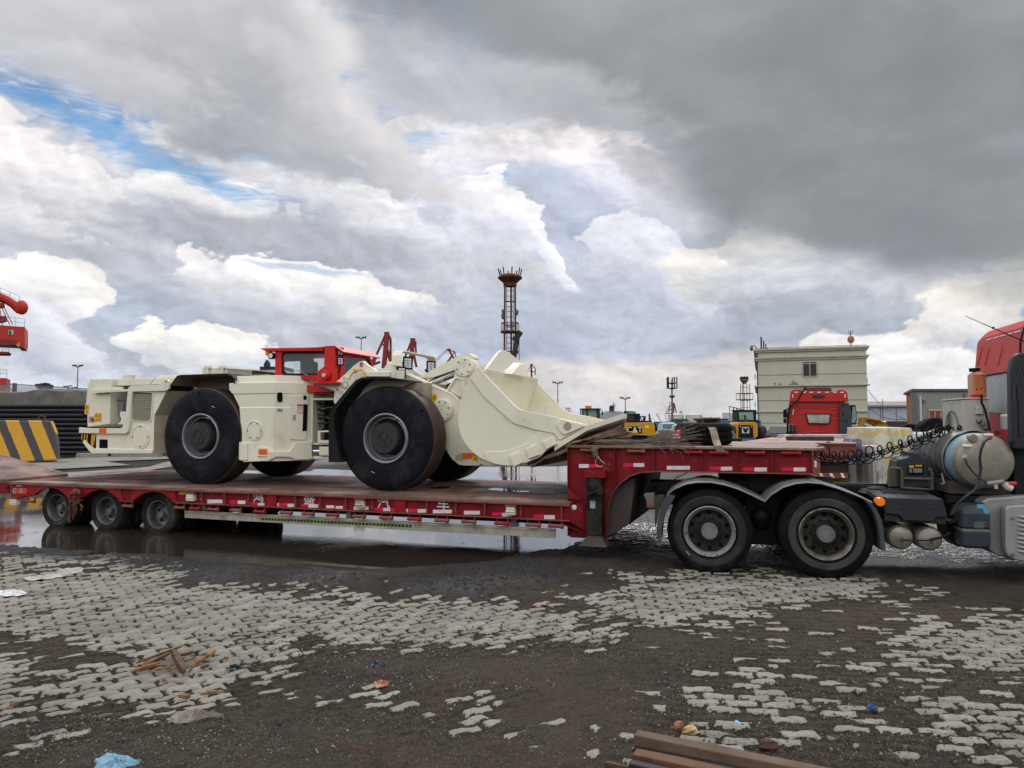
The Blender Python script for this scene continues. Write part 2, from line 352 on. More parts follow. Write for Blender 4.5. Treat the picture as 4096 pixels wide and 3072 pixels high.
# ------------------------------------------------------------------ materials
MATS = {}
def mat(name,col,rough=.5,metal=0.0,var=.12,vs=3.0,dirt=0.0,dcol=(.09,.075,.06),ds=2.0,rust=0.0,rcol=(.16,.055,.025),rs=6.0,bump=.0,bs=40.0,
        coat=0.0,spec=.25,streak=False,trans=0.0,emis=None,alpha=1.0,fine=.0):
    m = bpy.data.materials.new(name);m.use_nodes = True;nt = m.node_tree;p = nt.nodes['Principled BSDF']
    tc = N(nt,'ShaderNodeTexCoord');v = tc.outputs['Object']
    oi = N(nt,'ShaderNodeObjectInfo');off = N(nt,'ShaderNodeVectorMath',operation='ADD');L(nt,v,off.inputs[0])
    cmb = N(nt,'ShaderNodeCombineXYZ');L(nt,math_(nt,'MULTIPLY',oi.outputs['Random'],37.0),cmb.inputs[0]);L(nt,cmb.outputs[0],off.inputs[1]);v = off.outputs[0]
    c = (*col,1)
    n1 = noise_(nt,v,vs,6,.6)
    cur = mixc(nt,ramp(nt,n1,.3,.7,0,1),tuple(x*(1-var) for x in col),tuple(min(1,x*(1+var)) for x in col))
    rg = rough
    if dirt:
        vv = v
        if streak:
            mp = N(nt,'ShaderNodeMapping');mp.inputs['Scale'].default_value = (3,3,.5);L(nt,v,mp.inputs[0]);vv = mp.outputs[0]
        n2 = noise_(nt,vv,ds,8,.65)
        f = ramp(nt,n2,.62-.3*dirt,.80-.1*dirt,0,min(1,.35+dirt));cur = mixc(nt,f,cur,dcol)
        rg = math_(nt,'ADD',math_(nt,'MULTIPLY',f,.85-rough if rough < .85 else 0),rough)
    if rust:
        n3 = noise_(nt,v,rs,8,.7,.2);f3 = ramp(nt,n3,.70-.28*rust,.74-.25*rust);n4 = noise_(nt,v,rs*4,4,.6)
        cur = mixc(nt,f3,cur,mixc(nt,n4,tuple(x*.5 for x in rcol),tuple(min(1,x*1.6) for x in rcol)))
        rg = math_(nt,'ADD',rg if hasattr(rg,'is_output') else rg,math_(nt,'MULTIPLY',f3,.3))
    if fine:
        n5 = noise_(nt,v,90,3,.6);cur = mixc(nt,ramp(nt,n5,.35,.65,0,fine),cur,tuple(x*.45 for x in col))
    L(nt,cur,p.inputs['Base Color'])
    if hasattr(rg,'is_output'): L(nt,rg,p.inputs['Roughness'])
    else: p.inputs['Roughness'].default_value = rg
    p.inputs['Metallic'].default_value = metal;p.inputs['Specular IOR Level'].default_value = spec;p.inputs['Coat Weight'].default_value = coat;p.inputs['Coat Roughness'].default_value = .15
    if trans: p.inputs['Transmission Weight'].default_value = trans
    if alpha < 1: p.inputs['Alpha'].default_value = alpha
    if emis: p.inputs['Emission Color'].default_value = (*emis[:3],1);p.inputs['Emission Strength'].default_value = emis[3]
    if bump:
        b = N(nt,'ShaderNodeBump');b.inputs['Strength'].default_value = bump;b.inputs['Distance'].default_value = .02
        L(nt,noise_(nt,v,bs,5,.6),b.inputs['Height']);L(nt,b.outputs[0],p.inputs['Normal'])
    MATS[name] = m;return m
# ------------------------------------------------------------------ ground sheet with puddles
def poly_sd(P,X,Y):   # signed distance, negative inside
    P = np.array(P);d = np.full(X.shape,1e9);ins = np.zeros(X.shape,bool)
    for i in range(len(P)):
        a = P[i-1];b = P[i];e = b-a;wx = X-a[0];wy = Y-a[1];t = np.clip((wx*e[0]+wy*e[1])/(e@e+1e-9),0,1)
        d = np.minimum(d,np.hypot(wx-t*e[0],wy-t*e[1]))
        if abs(e[1]) > 1e-9: ins ^= ((a[1] > Y) != (b[1] > Y)) & (X < e[0]*(Y-a[1])/e[1]+a[0])
    return np.where(ins,-d,d)
rng = np.random.default_rng(3)
def vnoise(X,Y,s,seed=0):
    r = np.random.default_rng(seed);T = r.random((256,256));x = X/s;y = Y/s;xi = np.floor(x).astype(int);yi = np.floor(y).astype(int);fx = x-xi;fy = y-yi
    fx = fx*fx*(3-2*fx);fy = fy*fy*(3-2*fy);g = lambda a,b: T[a % 256,b % 256]
    return (g(xi,yi)*(1-fx)+g(xi+1,yi)*fx)*(1-fy)+(g(xi,yi+1)*(1-fx)+g(xi+1,yi+1)*fx)*fy
def fbm(X,Y,s,seed=0,o=4): return sum(vnoise(X,Y,s/2**i,seed+i)*.5**i for i in range(o))/sum(.5**i for i in range(o))
def gp(lst,z=0): return [tuple(G(x,y,z)[:2]) for x,y in lst]
PUD = [gp([(-900,2180),(-300,2150),(0,2178),(400,2212),(800,2250),(1200,2282),(1500,2286),(1900,2262),(2150,2222),(2300,2196),(2400,2150),(2330,2105),(2250,2075),(1900,2030),(1200,1998),(0,1992),(-900,1990)]),
       gp([(1240,1872),(1400,1880),(1900,1866),(2290,1862),(2420,1880),(2300,1960),(1900,1975),(1700,1935),(1300,1915)]),
       gp([(420,1897),(620,1884),(900,1880),(1240,1884),(1300,1900),(900,1925),(560,1922)]),
       gp([(1250,1925),(1420,1918),(1500,1930),(1300,1945)]),
       gp([(2420,1990),(2560,1985),(2620,2010),(2500,2025),(2420,2015)])]
def grow(a,b,d0,k):
    r = [a];d = d0
    while r[-1] < b: r.append(r[-1]+d);d *= k
    return r
def fine(segs):
    r = []
    for lo,hi,d in segs: r += list(np.arange(lo,hi,d))
    return r
xs = sorted([-v for v in grow(9.6,3500,.3,1.16)]+fine([(-9.6,9.6,.0185)])+grow(9.6,3500,.3,1.16))
ys = sorted([-60,-20,-6,-1,0,.8,1.6,2.2]+fine([(2.6,8.2,.015),(8.2,13.6,.022)])+grow(13.6,45,.09,1.035)+grow(45.5,6000,.8,1.14))
X,Y = np.meshgrid(np.array(xs),np.array(ys),indexing='ij')
sd = np.minimum.reduce([poly_sd(p,X,Y) for p in PUD]);sdn = sd+(fbm(X,Y,.9,11)-.5)*.7+(fbm(X*.6,Y,.25,5)-.5)*.25
und = (fbm(X,Y,2.4,21)-.5)*.02*np.clip((40-Y)/30,0,1)
def area(lst): return np.minimum.reduce([poly_sd(gp(p),X,Y) for p in lst])
# where the pavers are swept clean (areas read from the photograph); everything else lies under mud
clean = area([[(-600,2230),(300,2225),(700,2300),(1300,2390),(1900,2410),(2420,2440),(2350,2590),(1700,2590),(1200,2590),(1130,2680),(900,2780),(700,2830),(480,2900),(250,2950),(-400,3010)],[(-500,2440),(500,2440),(700,2560),(500,2640),(-500,2560)],[(-500,2700),(600,2690),(420,2900),(-500,2990)],
              [(2300,2345),(2500,2305),(2900,2290),(3500,2315),(3700,2370),(3300,2420),(3000,2460),(2600,2500),(2300,2490)],
              [(3450,2540),(3700,2480),(4500,2450),(4600,2620),(4300,2720),(4000,2690),(3700,2620)],
              [(3800,2830),(4200,2850),(5000,2900),(5000,3200),(4000,3200),(3850,3000)],
              [(2020,2100),(2200,2140),(2700,2180),(3100,2200),(4300,2260),(4300,2120),(2300,1980)]])
sparse = area([[(2560,2650),(3000,2600),(3700,2600),(3900,2800),(3700,3300),(2560,3300)],[(2900,2450),(3500,2480),(3400,2620),(2900,2600)],[(1600,2700),(2100,2780),(2000,3000),(1500,2980)]])
shore = np.clip(.5-area([[(-600,2160),(1400,2280),(2100,2270),(2000,2360),(1200,2370),(600,2320),(-600,2275)]])/.7,0,1)
patch = area([[(-300,2520),(350,2560),(600,2600),(500,2670),(200,2700),(-300,2660)],[(1900,2300),(2400,2300),(2500,2380),(2100,2420)]])
dark = np.clip(.5-(poly_sd(gp([(300,2210),(1500,2300),(2300,2230),(2450,2340),(2050,2400),(1300,2375),(700,2330)]),X,Y)+(fbm(X,Y,.7,90)-.5)*1.2)/.9,0,1)
mud = np.clip(.5+clean/1.1,0,1);mud = np.minimum(mud,1-.42*np.clip(.5-sparse/.8,0,1));mud = np.maximum(mud,np.clip(.55-patch/.5,0,1)*.8);mud = np.maximum(mud,dark*.80);mud = np.maximum(mud,shore*.42);mud = np.clip(mud+(fbm(X,Y,.6,45)-.5)*.5,0,1)
far = np.clip((Y-12.6)/.9,0,1);f2 = np.clip((Y-13)/5,0,1)
wet = np.clip(1-(sdn-.05)/1.0,0,1);wet = np.maximum(wet,np.clip(1-area([[(2200,2060),(2700,2040),(3200,2120),(4500,2150),(4500,2270),(3000,2260),(2300,2230)]])/.4,0,1)*.9)
wet = np.maximum(wet,dark*.72);wet = np.maximum(wet*(1-f2),f2*np.clip((fbm(X,Y*.45,5,77)-.5)*4,0,1)*.8)
zone = X-np.interp(Y,[3,6,9],[.2,1.0,1.2]) > 0
nz = {k: fbm(X,Y,s_,sd_)-.5 for k,s_,sd_ in (('a',.16,101),('b',.16,131),('c',.05,151),('d',.9,161),('e',.26,171),('f',.075,181),('g',.045,191))}
def bricks(rot,zn):
    c,n = math.cos(R(rot)),math.sin(R(rot));u = X*c-Y*n;v = X*n+Y*c
    u2 = u+.007*np.sin(v*2*math.pi/.22)+nz['a']*.045;v2 = v+(.014-.006*zn)*np.sin(u*2*math.pi/.23)+nz['b']*.034
    row = np.floor(v2/.108);uu = u2/.23+.5*(row % 2);col = np.floor(uu);fu = (uu-col)*.23;fv = v2-row*.108;h = np.sin(row*127.1+col*311.7)*43758.5453;h -= np.floor(h);h2 = np.sin(row*269.5+col*183.3)*28001.83;h2 -= np.floor(h2)
    return np.minimum(np.minimum(fu,.23-fu),np.minimum(fv,.108-fv)),h,h2,fu-.115,fv-.054
dA,hA,gA,uA,vA = bricks(-36,0);dB,hB,gB,uB,vB = bricks(5,1);pick = lambda a,b: np.where(zone,b,a)
d_ = pick(dA,dB)+nz['c']*.010+nz['f']*.006;h1,h2_ = pick(hA,hB),pick(gA,gB);ed = np.clip((d_-.002)/.022,0,1);ed = ed*ed*(3-2*ed)
B_ = (h1-.5)*.013+pick(uA,uB)*(h2_-.5)*.05+pick(vA,vB)*(h1-.5)*.06-.024*(1-ed)+nz['c']*.002
M_ = -.0084+mud*.020+nz['d']*.013+nz['e']*.010;MC = M_+nz['f']*.003;M_ = M_+nz['f']*.011+nz['g']*.012+dark*(1-np.abs(nz['f']*4))*.024
thin = np.clip((1.12-mud)*2.4,0,1);M_ = M_+thin*np.where(M_ > B_,np.clip(B_-M_,-.022,0)*.75,0);k_ = .002;H_ = np.where(B_ > M_,B_,M_)+np.exp(-np.abs(B_-M_)/k_)*k_*.4
cover = np.clip((MC-.0012-B_)/.004+.5,0,1)
H_ = H_*(1.6+dark*.9)*(1-far)
Z = .016+np.clip(und,-.010,.012)+H_-np.clip(.5-sdn/.6,0,1)*.055
Z = np.where((Y > 48),.016,Z)
cover = cover*(1-far)+far*np.clip(.5+(fbm(X,Y*.5,6,70)-.5)*1.5,0,1)
me = bpy.data.meshes.new('ground');nx,ny = X.shape;nv = nx*ny
ii = (np.arange(nx-1)[:,None]*ny+np.arange(ny-1)[None,:]).ravel();quads = np.stack([ii,ii+ny,ii+ny+1,ii+1],1).astype(np.int32)
me.vertices.add(nv);me.vertices.foreach_set('co',np.stack([X,Y,Z],-1).astype(np.float32).ravel())
me.loops.add(quads.size);me.loops.foreach_set('vertex_index',quads.ravel());me.polygons.add(len(quads));me.polygons.foreach_set('loop_start',(np.arange(len(quads))*4).astype(np.int32));me.polygons.foreach_set('use_smooth',np.ones(len(quads),bool));me.update(calc_edges=True)
ground = bpy.data.objects.new('ground',me);COL.objects.link(ground);tag(ground,kind='structure')
ca = me.color_attributes.new('surface','FLOAT_COLOR','POINT')
ca.data.foreach_set('color',np.stack([cover,wet,h1,np.maximum(dark,0)],-1).astype(np.float32).ravel())
gm = bpy.data.materials.new('paver_mud');gm.use_nodes = True;nt = gm.node_tree;p = nt.nodes['Principled BSDF'];me.materials.append(gm)
tc = N(nt,'ShaderNodeTexCoord');V = tc.outputs['Object'];at_ = N(nt,'ShaderNodeAttribute',attribute_name='surface');sp = N(nt,'ShaderNodeSeparateColor');L(nt,at_.outputs['Color'],sp.inputs[0])
MUD,WET,TONE,DARK = sp.outputs[0],sp.outputs[1],sp.outputs[2],at_.outputs['Alpha']
ps = N(nt,'ShaderNodeSeparateXYZ');L(nt,V,ps.inputs[0]);FAR = ramp(nt,ps.outputs[1],12.6,13.5)
m1 = N(nt,'ShaderNodeMapping');m1.inputs['Rotation'].default_value = (0,0,R(8));L(nt,V,m1.inputs[0]);dn = noise_(nt,V,4,3,.5,out=1)
va_ = N(nt,'ShaderNodeVectorMath',operation='MULTIPLY_ADD');L(nt,dn,va_.inputs[0]);va_.inputs[1].default_value = (.09,.09,0);L(nt,m1.outputs[0],va_.inputs[2])
bk = N(nt,'ShaderNodeTexBrick');L(nt,va_.outputs[0],bk.inputs[0]);bk.offset = .5
for k,v in (('Scale',1.0),('Mortar Size',.03),('Mortar Smooth',1.0),('Bias',0.0),('Brick Width',.26),('Row Height',.13)): bk.inputs[k].default_value = v
bk.inputs['Color1'].default_value = (0,0,0,1);bk.inputs['Color2'].default_value = (1,1,1,1);bk.inputs['Mortar'].default_value = (.5,.5,.5,1)
jf = math_(nt,'MULTIPLY',bk.outputs[1],FAR)
n1 = noise_(nt,V,2.2,8,.65);n2 = noise_(nt,V,34,6,.7);n3 = noise_(nt,V,9,6,.65);n4 = noise_(nt,V,140,3,.6);nbig = noise_(nt,V,.35,5,.55)
stone = mixc(nt,TONE,(.18,.168,.142),(.30,.284,.245));stone = mixc(nt,ramp(nt,n2,.42,.68,0,.6),stone,(.15,.135,.105));stone = mixc(nt,ramp(nt,n1,.42,.68,0,.5),stone,(.17,.152,.12));stone = mixc(nt,ramp(nt,n4,.58,.75,0,.6),stone,(.08,.07,.055))
mudc = mixc(nt,ramp(nt,n3,.36,.64),(.010,.008,.007),(.052,.041,.031));mudc = mixc(nt,ramp(nt,nbig,.42,.58,0,.6),mudc,(.060,.049,.038));mudc = mixc(nt,ramp(nt,n1,.5,.66,0,.65),mudc,(.015,.012,.010));mudc = mixc(nt,ramp(nt,n2,.42,.62,0,.75),mudc,(.076,.062,.047));mudc = mixc(nt,ramp(nt,n4,.52,.66,0,.6),mudc,(.016,.013,.011));mudc = mixc(nt,ramp(nt,n4,.30,.42,.45,0),mudc,(.13,.115,.095))
vg = N(nt,'ShaderNodeTexVoronoi',feature='F1');vg.inputs['Scale'].default_value = 62;L(nt,V,vg.inputs['Vector'])
grav = mixc(nt,vg.outputs['Color'],(.022,.02,.018),(.23,.21,.18));gmask = ramp(nt,noise_(nt,V,.9,6,.62),.42,.54,.15,1);gpeb = ramp(nt,vg.outputs['Distance'],.25,.42,1,0)
mudc = mixc(nt,math_(nt,'MULTIPLY',math_(nt,'MULTIPLY',gmask,gpeb),.85),mudc,grav)
mudc = mixc(nt,1.0,mudc,(.80,.745,.67),'MULTIPLY');mudc = mixc(nt,math_(nt,'MULTIPLY',DARK,.6),mudc,(.016,.013,.0125))
mm = math_(nt,'ADD',MUD,math_(nt,'MULTIPLY',math_(nt,'SUBTRACT',n2,.5),.55));mm = math_(nt,'ADD',mm,math_(nt,'MULTIPLY',math_(nt,'SUBTRACT',n3,.5),.5));mm = math_(nt,'ADD',mm,math_(nt,'MULTIPLY',jf,.6))
mk = ramp(nt,mm,.38,.62);col = mixc(nt,mk,stone,mudc);col = mixc(nt,math_(nt,'MULTIPLY',FAR,.5),col,(.03,.027,.024))
wf = ramp(nt,math_(nt,'ADD',WET,math_(nt,'MULTIPLY',math_(nt,'SUBTRACT',n1,.5),.5)),.3,.75)
col = mixc(nt,math_(nt,'MULTIPLY',wf,.7),col,(.012,.011,.011));L(nt,col,p.inputs['Base Color'])
ro = math_(nt,'SUBTRACT',math_(nt,'ADD',.78,math_(nt,'MULTIPLY',n2,.2)),math_(nt,'MULTIPLY',wf,math_(nt,'SUBTRACT',.74,math_(nt,'MULTIPLY',mk,.34))));L(nt,ro,p.inputs['Roughness']);p.inputs['Specular IOR Level'].default_value = .22
L(nt,math_(nt,'ADD',.2,math_(nt,'MULTIPLY',wf,math_(nt,'SUBTRACT',.6,math_(nt,'MULTIPLY',mk,.44)))),p.inputs['Specular IOR Level'])
h = math_(nt,'ADD',math_(nt,'MULTIPLY',jf,-1.8),math_(nt,'MULTIPLY',n2,.5));h = math_(nt,'ADD',h,math_(nt,'MULTIPLY',n3,.5));h = math_(nt,'ADD',h,math_(nt,'MULTIPLY',n4,.2));h = math_(nt,'ADD',h,math_(nt,'MULTIPLY',math_(nt,'MULTIPLY',gpeb,mk),.5))
bu = N(nt,'ShaderNodeBump');bu.inputs['Strength'].default_value = 1.0;bu.inputs['Distance'].default_value = .028;L(nt,h,bu.inputs['Height']);L(nt,bu.outputs[0],p.inputs['Normal'])
# water
wm = bpy.data.materials.new('puddle_water');wm.use_nodes = True;nt = wm.node_tree;p = nt.nodes['Principled BSDF']
p.inputs['Base Color'].default_value = (.030,.023,.019,1);p.inputs['Roughness'].default_value = .015;p.inputs['IOR'].default_value = 1.7;p.inputs['Specular IOR Level'].default_value = 1.0
tc = N(nt,'ShaderNodeTexCoord');mp = N(nt,'ShaderNodeMapping');mp.inputs['Scale'].default_value = (1,2.2,1);L(nt,tc.outputs['Object'],mp.inputs[0])
rip = math_(nt,'MULTIPLY',noise_(nt,mp.outputs[0],7,4,.55),ramp(nt,noise_(nt,tc.outputs['Object'],.25,3,.5),.42,.66,.05,1))
b = N(nt,'ShaderNodeBump');b.inputs['Strength'].default_value = .16;b.inputs['Distance'].default_value = .02;L(nt,rip,b.inputs['Height']);L(nt,b.outputs[0],p.inputs['Normal'])
m = MB();m.quad((-45,6,-.012),(14,6,-.012),(14,46,-.012),(-45,46,-.012));wat = m.build('puddle_water',wm);tag(wat,kind='structure')
# ------------------------------------------------------------------ shared paints
def X_(fr,q,a):          # photo pixel on the plane "along = a" -> (across, up)
    d = ray(*q);t = a/(d.x*fr.u[0]+d.y*fr.u[1]);P = Vector((0,0,CH))+d*t;r = fr.inv(P);return (r.y,r.z)
def reframe(mb,f0,f1): mb.v = [tuple(f1.inv(f0.w(p))) for p in mb.v];return mb
RED = mat('trailer_red',(.17,.006,.011),.5,spec=.18,var=.25,dirt=.5,dcol=(.075,.022,.02),ds=2.2,rust=.35,rs=9,bump=.05,bs=25)
RED2 = mat('fresh_red',(.25,.006,.016),.42,spec=.22,var=.12,dirt=.2,dcol=(.16,.05,.05),ds=2.5)
REDW = mat('worn_red_steel',(.20,.05,.04),.6,var=.25,dirt=.5,dcol=(.11,.075,.06),ds=3,rust=.6,rs=7)
DECK = mat('rusty_deck_plate',(.215,.125,.10),.3,var=.45,vs=1.6,dirt=.7,dcol=(.095,.066,.056),ds=1.3,rust=.35,rcol=(.17,.07,.045),rs=4,bump=0)
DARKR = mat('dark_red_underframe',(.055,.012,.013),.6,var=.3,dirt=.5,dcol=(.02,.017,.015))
BLK = mat('black_steel',(.008,.008,.009),.5,spec=.15,var=.3,dirt=.35,dcol=(.05,.045,.04))
BLK2 = mat('black_rubber',(.009,.009,.010),.62,spec=.15,var=.2,dirt=.3,dcol=(.05,.047,.045),bump=.1)
WHT = mat('dirty_white',(.55,.54,.47),.5,var=.1,dirt=.35,dcol=(.25,.21,.17),ds=5,rust=.1,rs=12)
TAPEW = mat('tape_white',(.62,.60,.62),.35,var=.1,dirt=.4,dcol=(.30,.25,.25),ds=12)
TAPER = mat('tape_red',(.55,.012,.06),.35,var=.1,dirt=.3,dcol=(.25,.06,.07),ds=12)
TXT = mat('white_lettering',(.62,.61,.60),.5,var=.08,dirt=.3,dcol=(.3,.14,.13),ds=14)
STEEL = mat('grey_steel',(.20,.195,.19),.45,metal=.6,var=.25,dirt=.4,dcol=(.06,.05,.045),ds=6)
HUB = mat('hub_grey',(.16,.155,.15),.5,metal=.3,var=.2,dirt=.4,dcol=(.06,.05,.045),ds=8)
CHR = mat('chrome_rod',(.8,.82,.85),.08,metal=1.0,var=.02)
RUST = mat('rusty_chain',(.11,.052,.03),.75,var=.5,rust=.5,rs=30,bump=.3)
GRN = mat('lime_green',(.15,.25,.035),.6,dirt=.8,dcol=(.10,.11,.06),ds=9)
YEL = mat('yellow_sticker',(.75,.42,.02),.4,var=.05)
YELP = mat('yellow_plate',(.50,.25,.02),.5,var=.15,dirt=.3)
ORG = mat('orange_reflector',(.75,.11,.015),.3,var=.08)
BLKP = mat('black_print_and_hole_shade',(.006,.006,.006),.8,var=.1,spec=.05)  # flat black for print, and for painted shade inside holes, slots and gaps
# ------------------------------------------------------------------ low-bed trailer
T = Fr(19.3);DB,DG = 9.3,9.5
def tb(v,x,y,D=DB): return T.S(v(x,y),D)
ZD = tb(V2,2212,278)[1]                                    # deck height
aR = tb(V1,100,380)[0];aF = tb(V3,1765,262)[0]
trl = thing('lowbed_trailer','long red low-bed trailer with raised gooseneck carrying the cream loader','trailer',T,(-7.5,10.9,0))
print('deck z',ZD,'rear',aR,'front',aF)
m = MB();m.hprism([(aR,DB),(aF,DB),(aF,12.5),(aR-.15,12.5)],ZD-.035,ZD);dk = m.build('deck',DECK,trl,bevel=.004)
m = MB()
for k in range(1,7):
    a = aR+(aF-aR)*k/7;m.box(a-.006,a+.006,DB+.05,12.45,ZD,ZD+.004)
for b in (10.2,11.0,11.8): m.box(aR+.1,aF-.05,b-.006,b+.006,ZD+.0005,ZD+.0045)
m.builds('deck_seam',BLK,dk)
# chequer ribs on the deck
m = MB();rnd = random.Random(4)
for i in range(150):
    a = aR+.25+i*.068
    if a > aF-.1: break
    m.box(a,a+.012,DB+.35,12.35,ZD,ZD+.0055)
m.build('tread_rib',DECK,dk)
ZB = tb(V2,2212,462)[1]
# side rail plate with wheel arches
def arc_pts(lst): return [tb(V1,x,y) for x,y in lst]
top = [tb(V1,95,384),tb(V3,1765,262)]
bot = [tb(V3,1765,425),tb(V2,2212,462),tb(V2,0,360)]+arc_pts([(1915,583),(1860,523),(1790,480),(1680,461),(1560,490),(1465,562),(1310,555),(1270,508),(1190,452),(1100,437),(1000,465),(905,530),(765,545),(720,487),(640,432),(540,413),(450,440),(375,503),(95,552)])
m = MB();m.prism([(top[0][0],ZD-.036),(top[1][0],ZD-.036)]+bot,DB+.05,DB+.07);rail = m.build('side_rail',RED,trl,bevel=.003)
m = MB()
for pl in ([(120,395),(770,378),(830,400),(765,560),(720,490),(640,434),(540,415),(450,442),(380,500),(120,535)],
           [(915,387),(1322,397),(1362,553),(1312,553),(1270,506),(1190,450),(1100,435),(1000,463),(900,535),(880,520)],
           [(1487,405),(1915,420),(1962,582),(1915,581),(1860,521),(1790,478),(1680,459),(1560,488),(1465,562),(1435,552)]):
    m.prism([tb(V1,x,y,DB+.03) for x,y in pl],DB+.03,DB+.048)
m.builds('wheel_arch_panel',RED2,trl,bevel=.003)
m = MB()
zt = ZD-.035;m.box(aR,aF,DB-.005,DB+.05,zt-.02,zt)                    # top and bottom flanges
aw = tb(V2,0,360)[0]
m.box(aw,aF,DB,DB+.05,ZB-.012,ZB+.002)
for x0,x1,y in ((1310,1465,560),(765,905,548)): m.box(tb(V1,x0,y)[0],tb(V1,x1,y)[0],DB,DB+.05,tb(V1,x0,y)[1]-.01,tb(V1,x0,y)[1])
m.builds('rail_flange',REDW,rail,bevel=.002)
m = MB()
ribs = [(V2,x) for x in (290,540,805,1325,1600,1885,2180)]+[(V3,x) for x in (615,850,1080,1375,1700)]
for k,(v,x) in enumerate(ribs):
    a = T.S(v(x,300),DB)[0]
    if k % 2: m.box(a-.007,a+.007,DB+.004,DB+.05,ZB,zt-.02)
    else:
        m.box(a-.005,a+.005,DB+.01,DB+.05,(ZB+zt)/2,zt-.02);m.tube([(a,DB+.02,(ZB+zt)/2+.01),(a-.01,DB,(ZB+zt)/2-.04),(a+.012,DB,ZB+.05),(a-.004,DB+.02,ZB+.01)],.009,6)
m.builds('rail_rib',REDW,rail)
m = MB()
for v,x0,x1 in ((V2,1005,1110),(V3,350,440)): m.box(T.S(v(x0,300),DB)[0],T.S(v(x1,300),DB)[0],DB+.02,DB+.05,ZB+.002,zt-.02)
m.builds('rail_patch',RED2,rail,bevel=.003)
# reflective strips
def strips(v,rows,D,mt,par,nm='reflective_strip',th=.004):
    for x0,x1,y0,y1,k in rows:
        m = MB();p = [T.S(v(*q),D) for q in ((x0,y1),(x1,y1),(x1,y0),(x0,y0))];p[1] = (p[1][0],p[1][1]);m.prism(p,D-th,D);m.build(nm,mt[k],par)
TP = (TAPEW,TAPER)
strips(V2,[(360,525,327,368,0),(608,693,335,374,1),(695,780,338,376,0),(822,915,358,390,1),(917,990,366,392,0),(1030,1085,365,396,0),(1112,1150,365,400,0),(1155,1245,368,402,1),(1247,1320,372,408,0),
            (1400,1475,378,408,1),(1477,1585,380,417,0),(1672,1760,390,422,0),(1778,1858,398,428,0)],DB+.05,TP,rail)
strips(V3,[(30,150,293,320,0),(195,266,304,326,1),(268,325,305,330,0),(330,388,308,336,1),(390,468,310,340,0),(475,543,312,338,1),(545,613,314,343,0),(668,820,320,348,0),(918,1045,328,358,0),
            (1143,1222,340,367,1),(1224,1305,344,374,0),(1480,1558,358,387,1),(1562,1648,363,395,0)],DB+.05,TP,rail)
strips(V1,[(180,242,368,400,0),(318,455,362,394,0),(958,1065,393,412,0),(1157,1302,397,428,0),(1725,1885,420,450,0)],DB+.03,TP,rail)
strips(V1,[(1985,2078,440,492,0)],DB+.05,(YELP,),rail,'number_plate',.006)
# white side lamps
for v,x0,x1,y0,y1 in ((V2,133,215,268,340),(V2,2002,2090,337,412),(V3,50,112,247,300),(V3,1257,1330,297,360),(V1,120,200,543,605)):
    p0 = T.S(v(x0,y1),DB);p1 = T.S(v(x1,y0),DB)
    m = MB();m.prism([(p0[0],p0[1]),(p1[0],p0[1]),(p1[0]-.004,p1[1]),(p0[0]+.006,p1[1])],DB-.03,DB+.05);m.box(p0[0]-.004,p1[0]+.004,DB-.04,DB-.02,p0[1]+.04,p0[1]+.05)
    lamp = m.build('side_lamp',WHT,rail,bevel=.005)
    m = MB();m.box(p0[0]-.01,p1[0]+.02,DB-.035,DB+.05,p1[1]+.003,p1[1]+.025);m.build('lamp_bracket',REDW,lamp,bevel=.002)
# lettering
def text(s,v,cx,cy,hpx,D,par,mt,fr=T,wid=1.0,name='lettering',th=.003,rotz=0):
    cu = bpy.data.curves.new(name,'FONT');cu.body = s;cu.align_x = 'CENTER';cu.align_y = 'CENTER';cu.size = 1;cu.extrude = 0;cu.offset = .006;cu.resolution_u = 3
    o = bpy.data.objects.new(name,cu);COL.objects.link(o);bpy.context.view_layer.update()
    me = bpy.data.meshes.new_from_object(o.evaluated_get(bpy.context.evaluated_depsgraph_get()));bpy.data.objects.remove(o)
    co = np.array([p.co[:] for p in me.vertices]); 
    if len(co) == 0: print('NO GLYPHS',s);return None
    mn,mx = co.min(0),co.max(0);c = (mn+mx)/2;hs = hpx/max(1e-6,(mx-mn)[1])
    p = fr.S(v(cx,cy),D);q = fr.S(v(cx,cy-hpx/2),D);k = (q[1]-p[1])*2/hpx*hs
    mb = MB();mb.v = [(p[0]+(x-c[0])*k*wid,D-th,p[1]+(y-c[1])*k) for x,y,z in co]
    for f in me.polygons: mb.face(list(f.vertices))
    return mb.build(name,mt,par)
for s,v,x,y,h in (('鸿',V2,922,298,122),('盛',V2,1487,320,126),('汽',V3,270,258,100),('车',V3,750,270,102)): text(s,v,x,y,h,DB+.05,rail,TXT,wid=1.12)
# painted emblem rings at the tail
m = MB()
for k,x in enumerate((162,200,238,278)):
    p = tb(V1,x,452,DB+.03);m.cm = k % 2
    m.plate(circ(*p,.05,16),[circ(*p,.035,14)],DB+.024,DB+.03);m.plate(circ(*p,.02,10),[],DB+.024,DB+.03)
m.build('tail_emblem',[mat('emblem_grey',(.35,.33,.25),.5),ORG],rail)
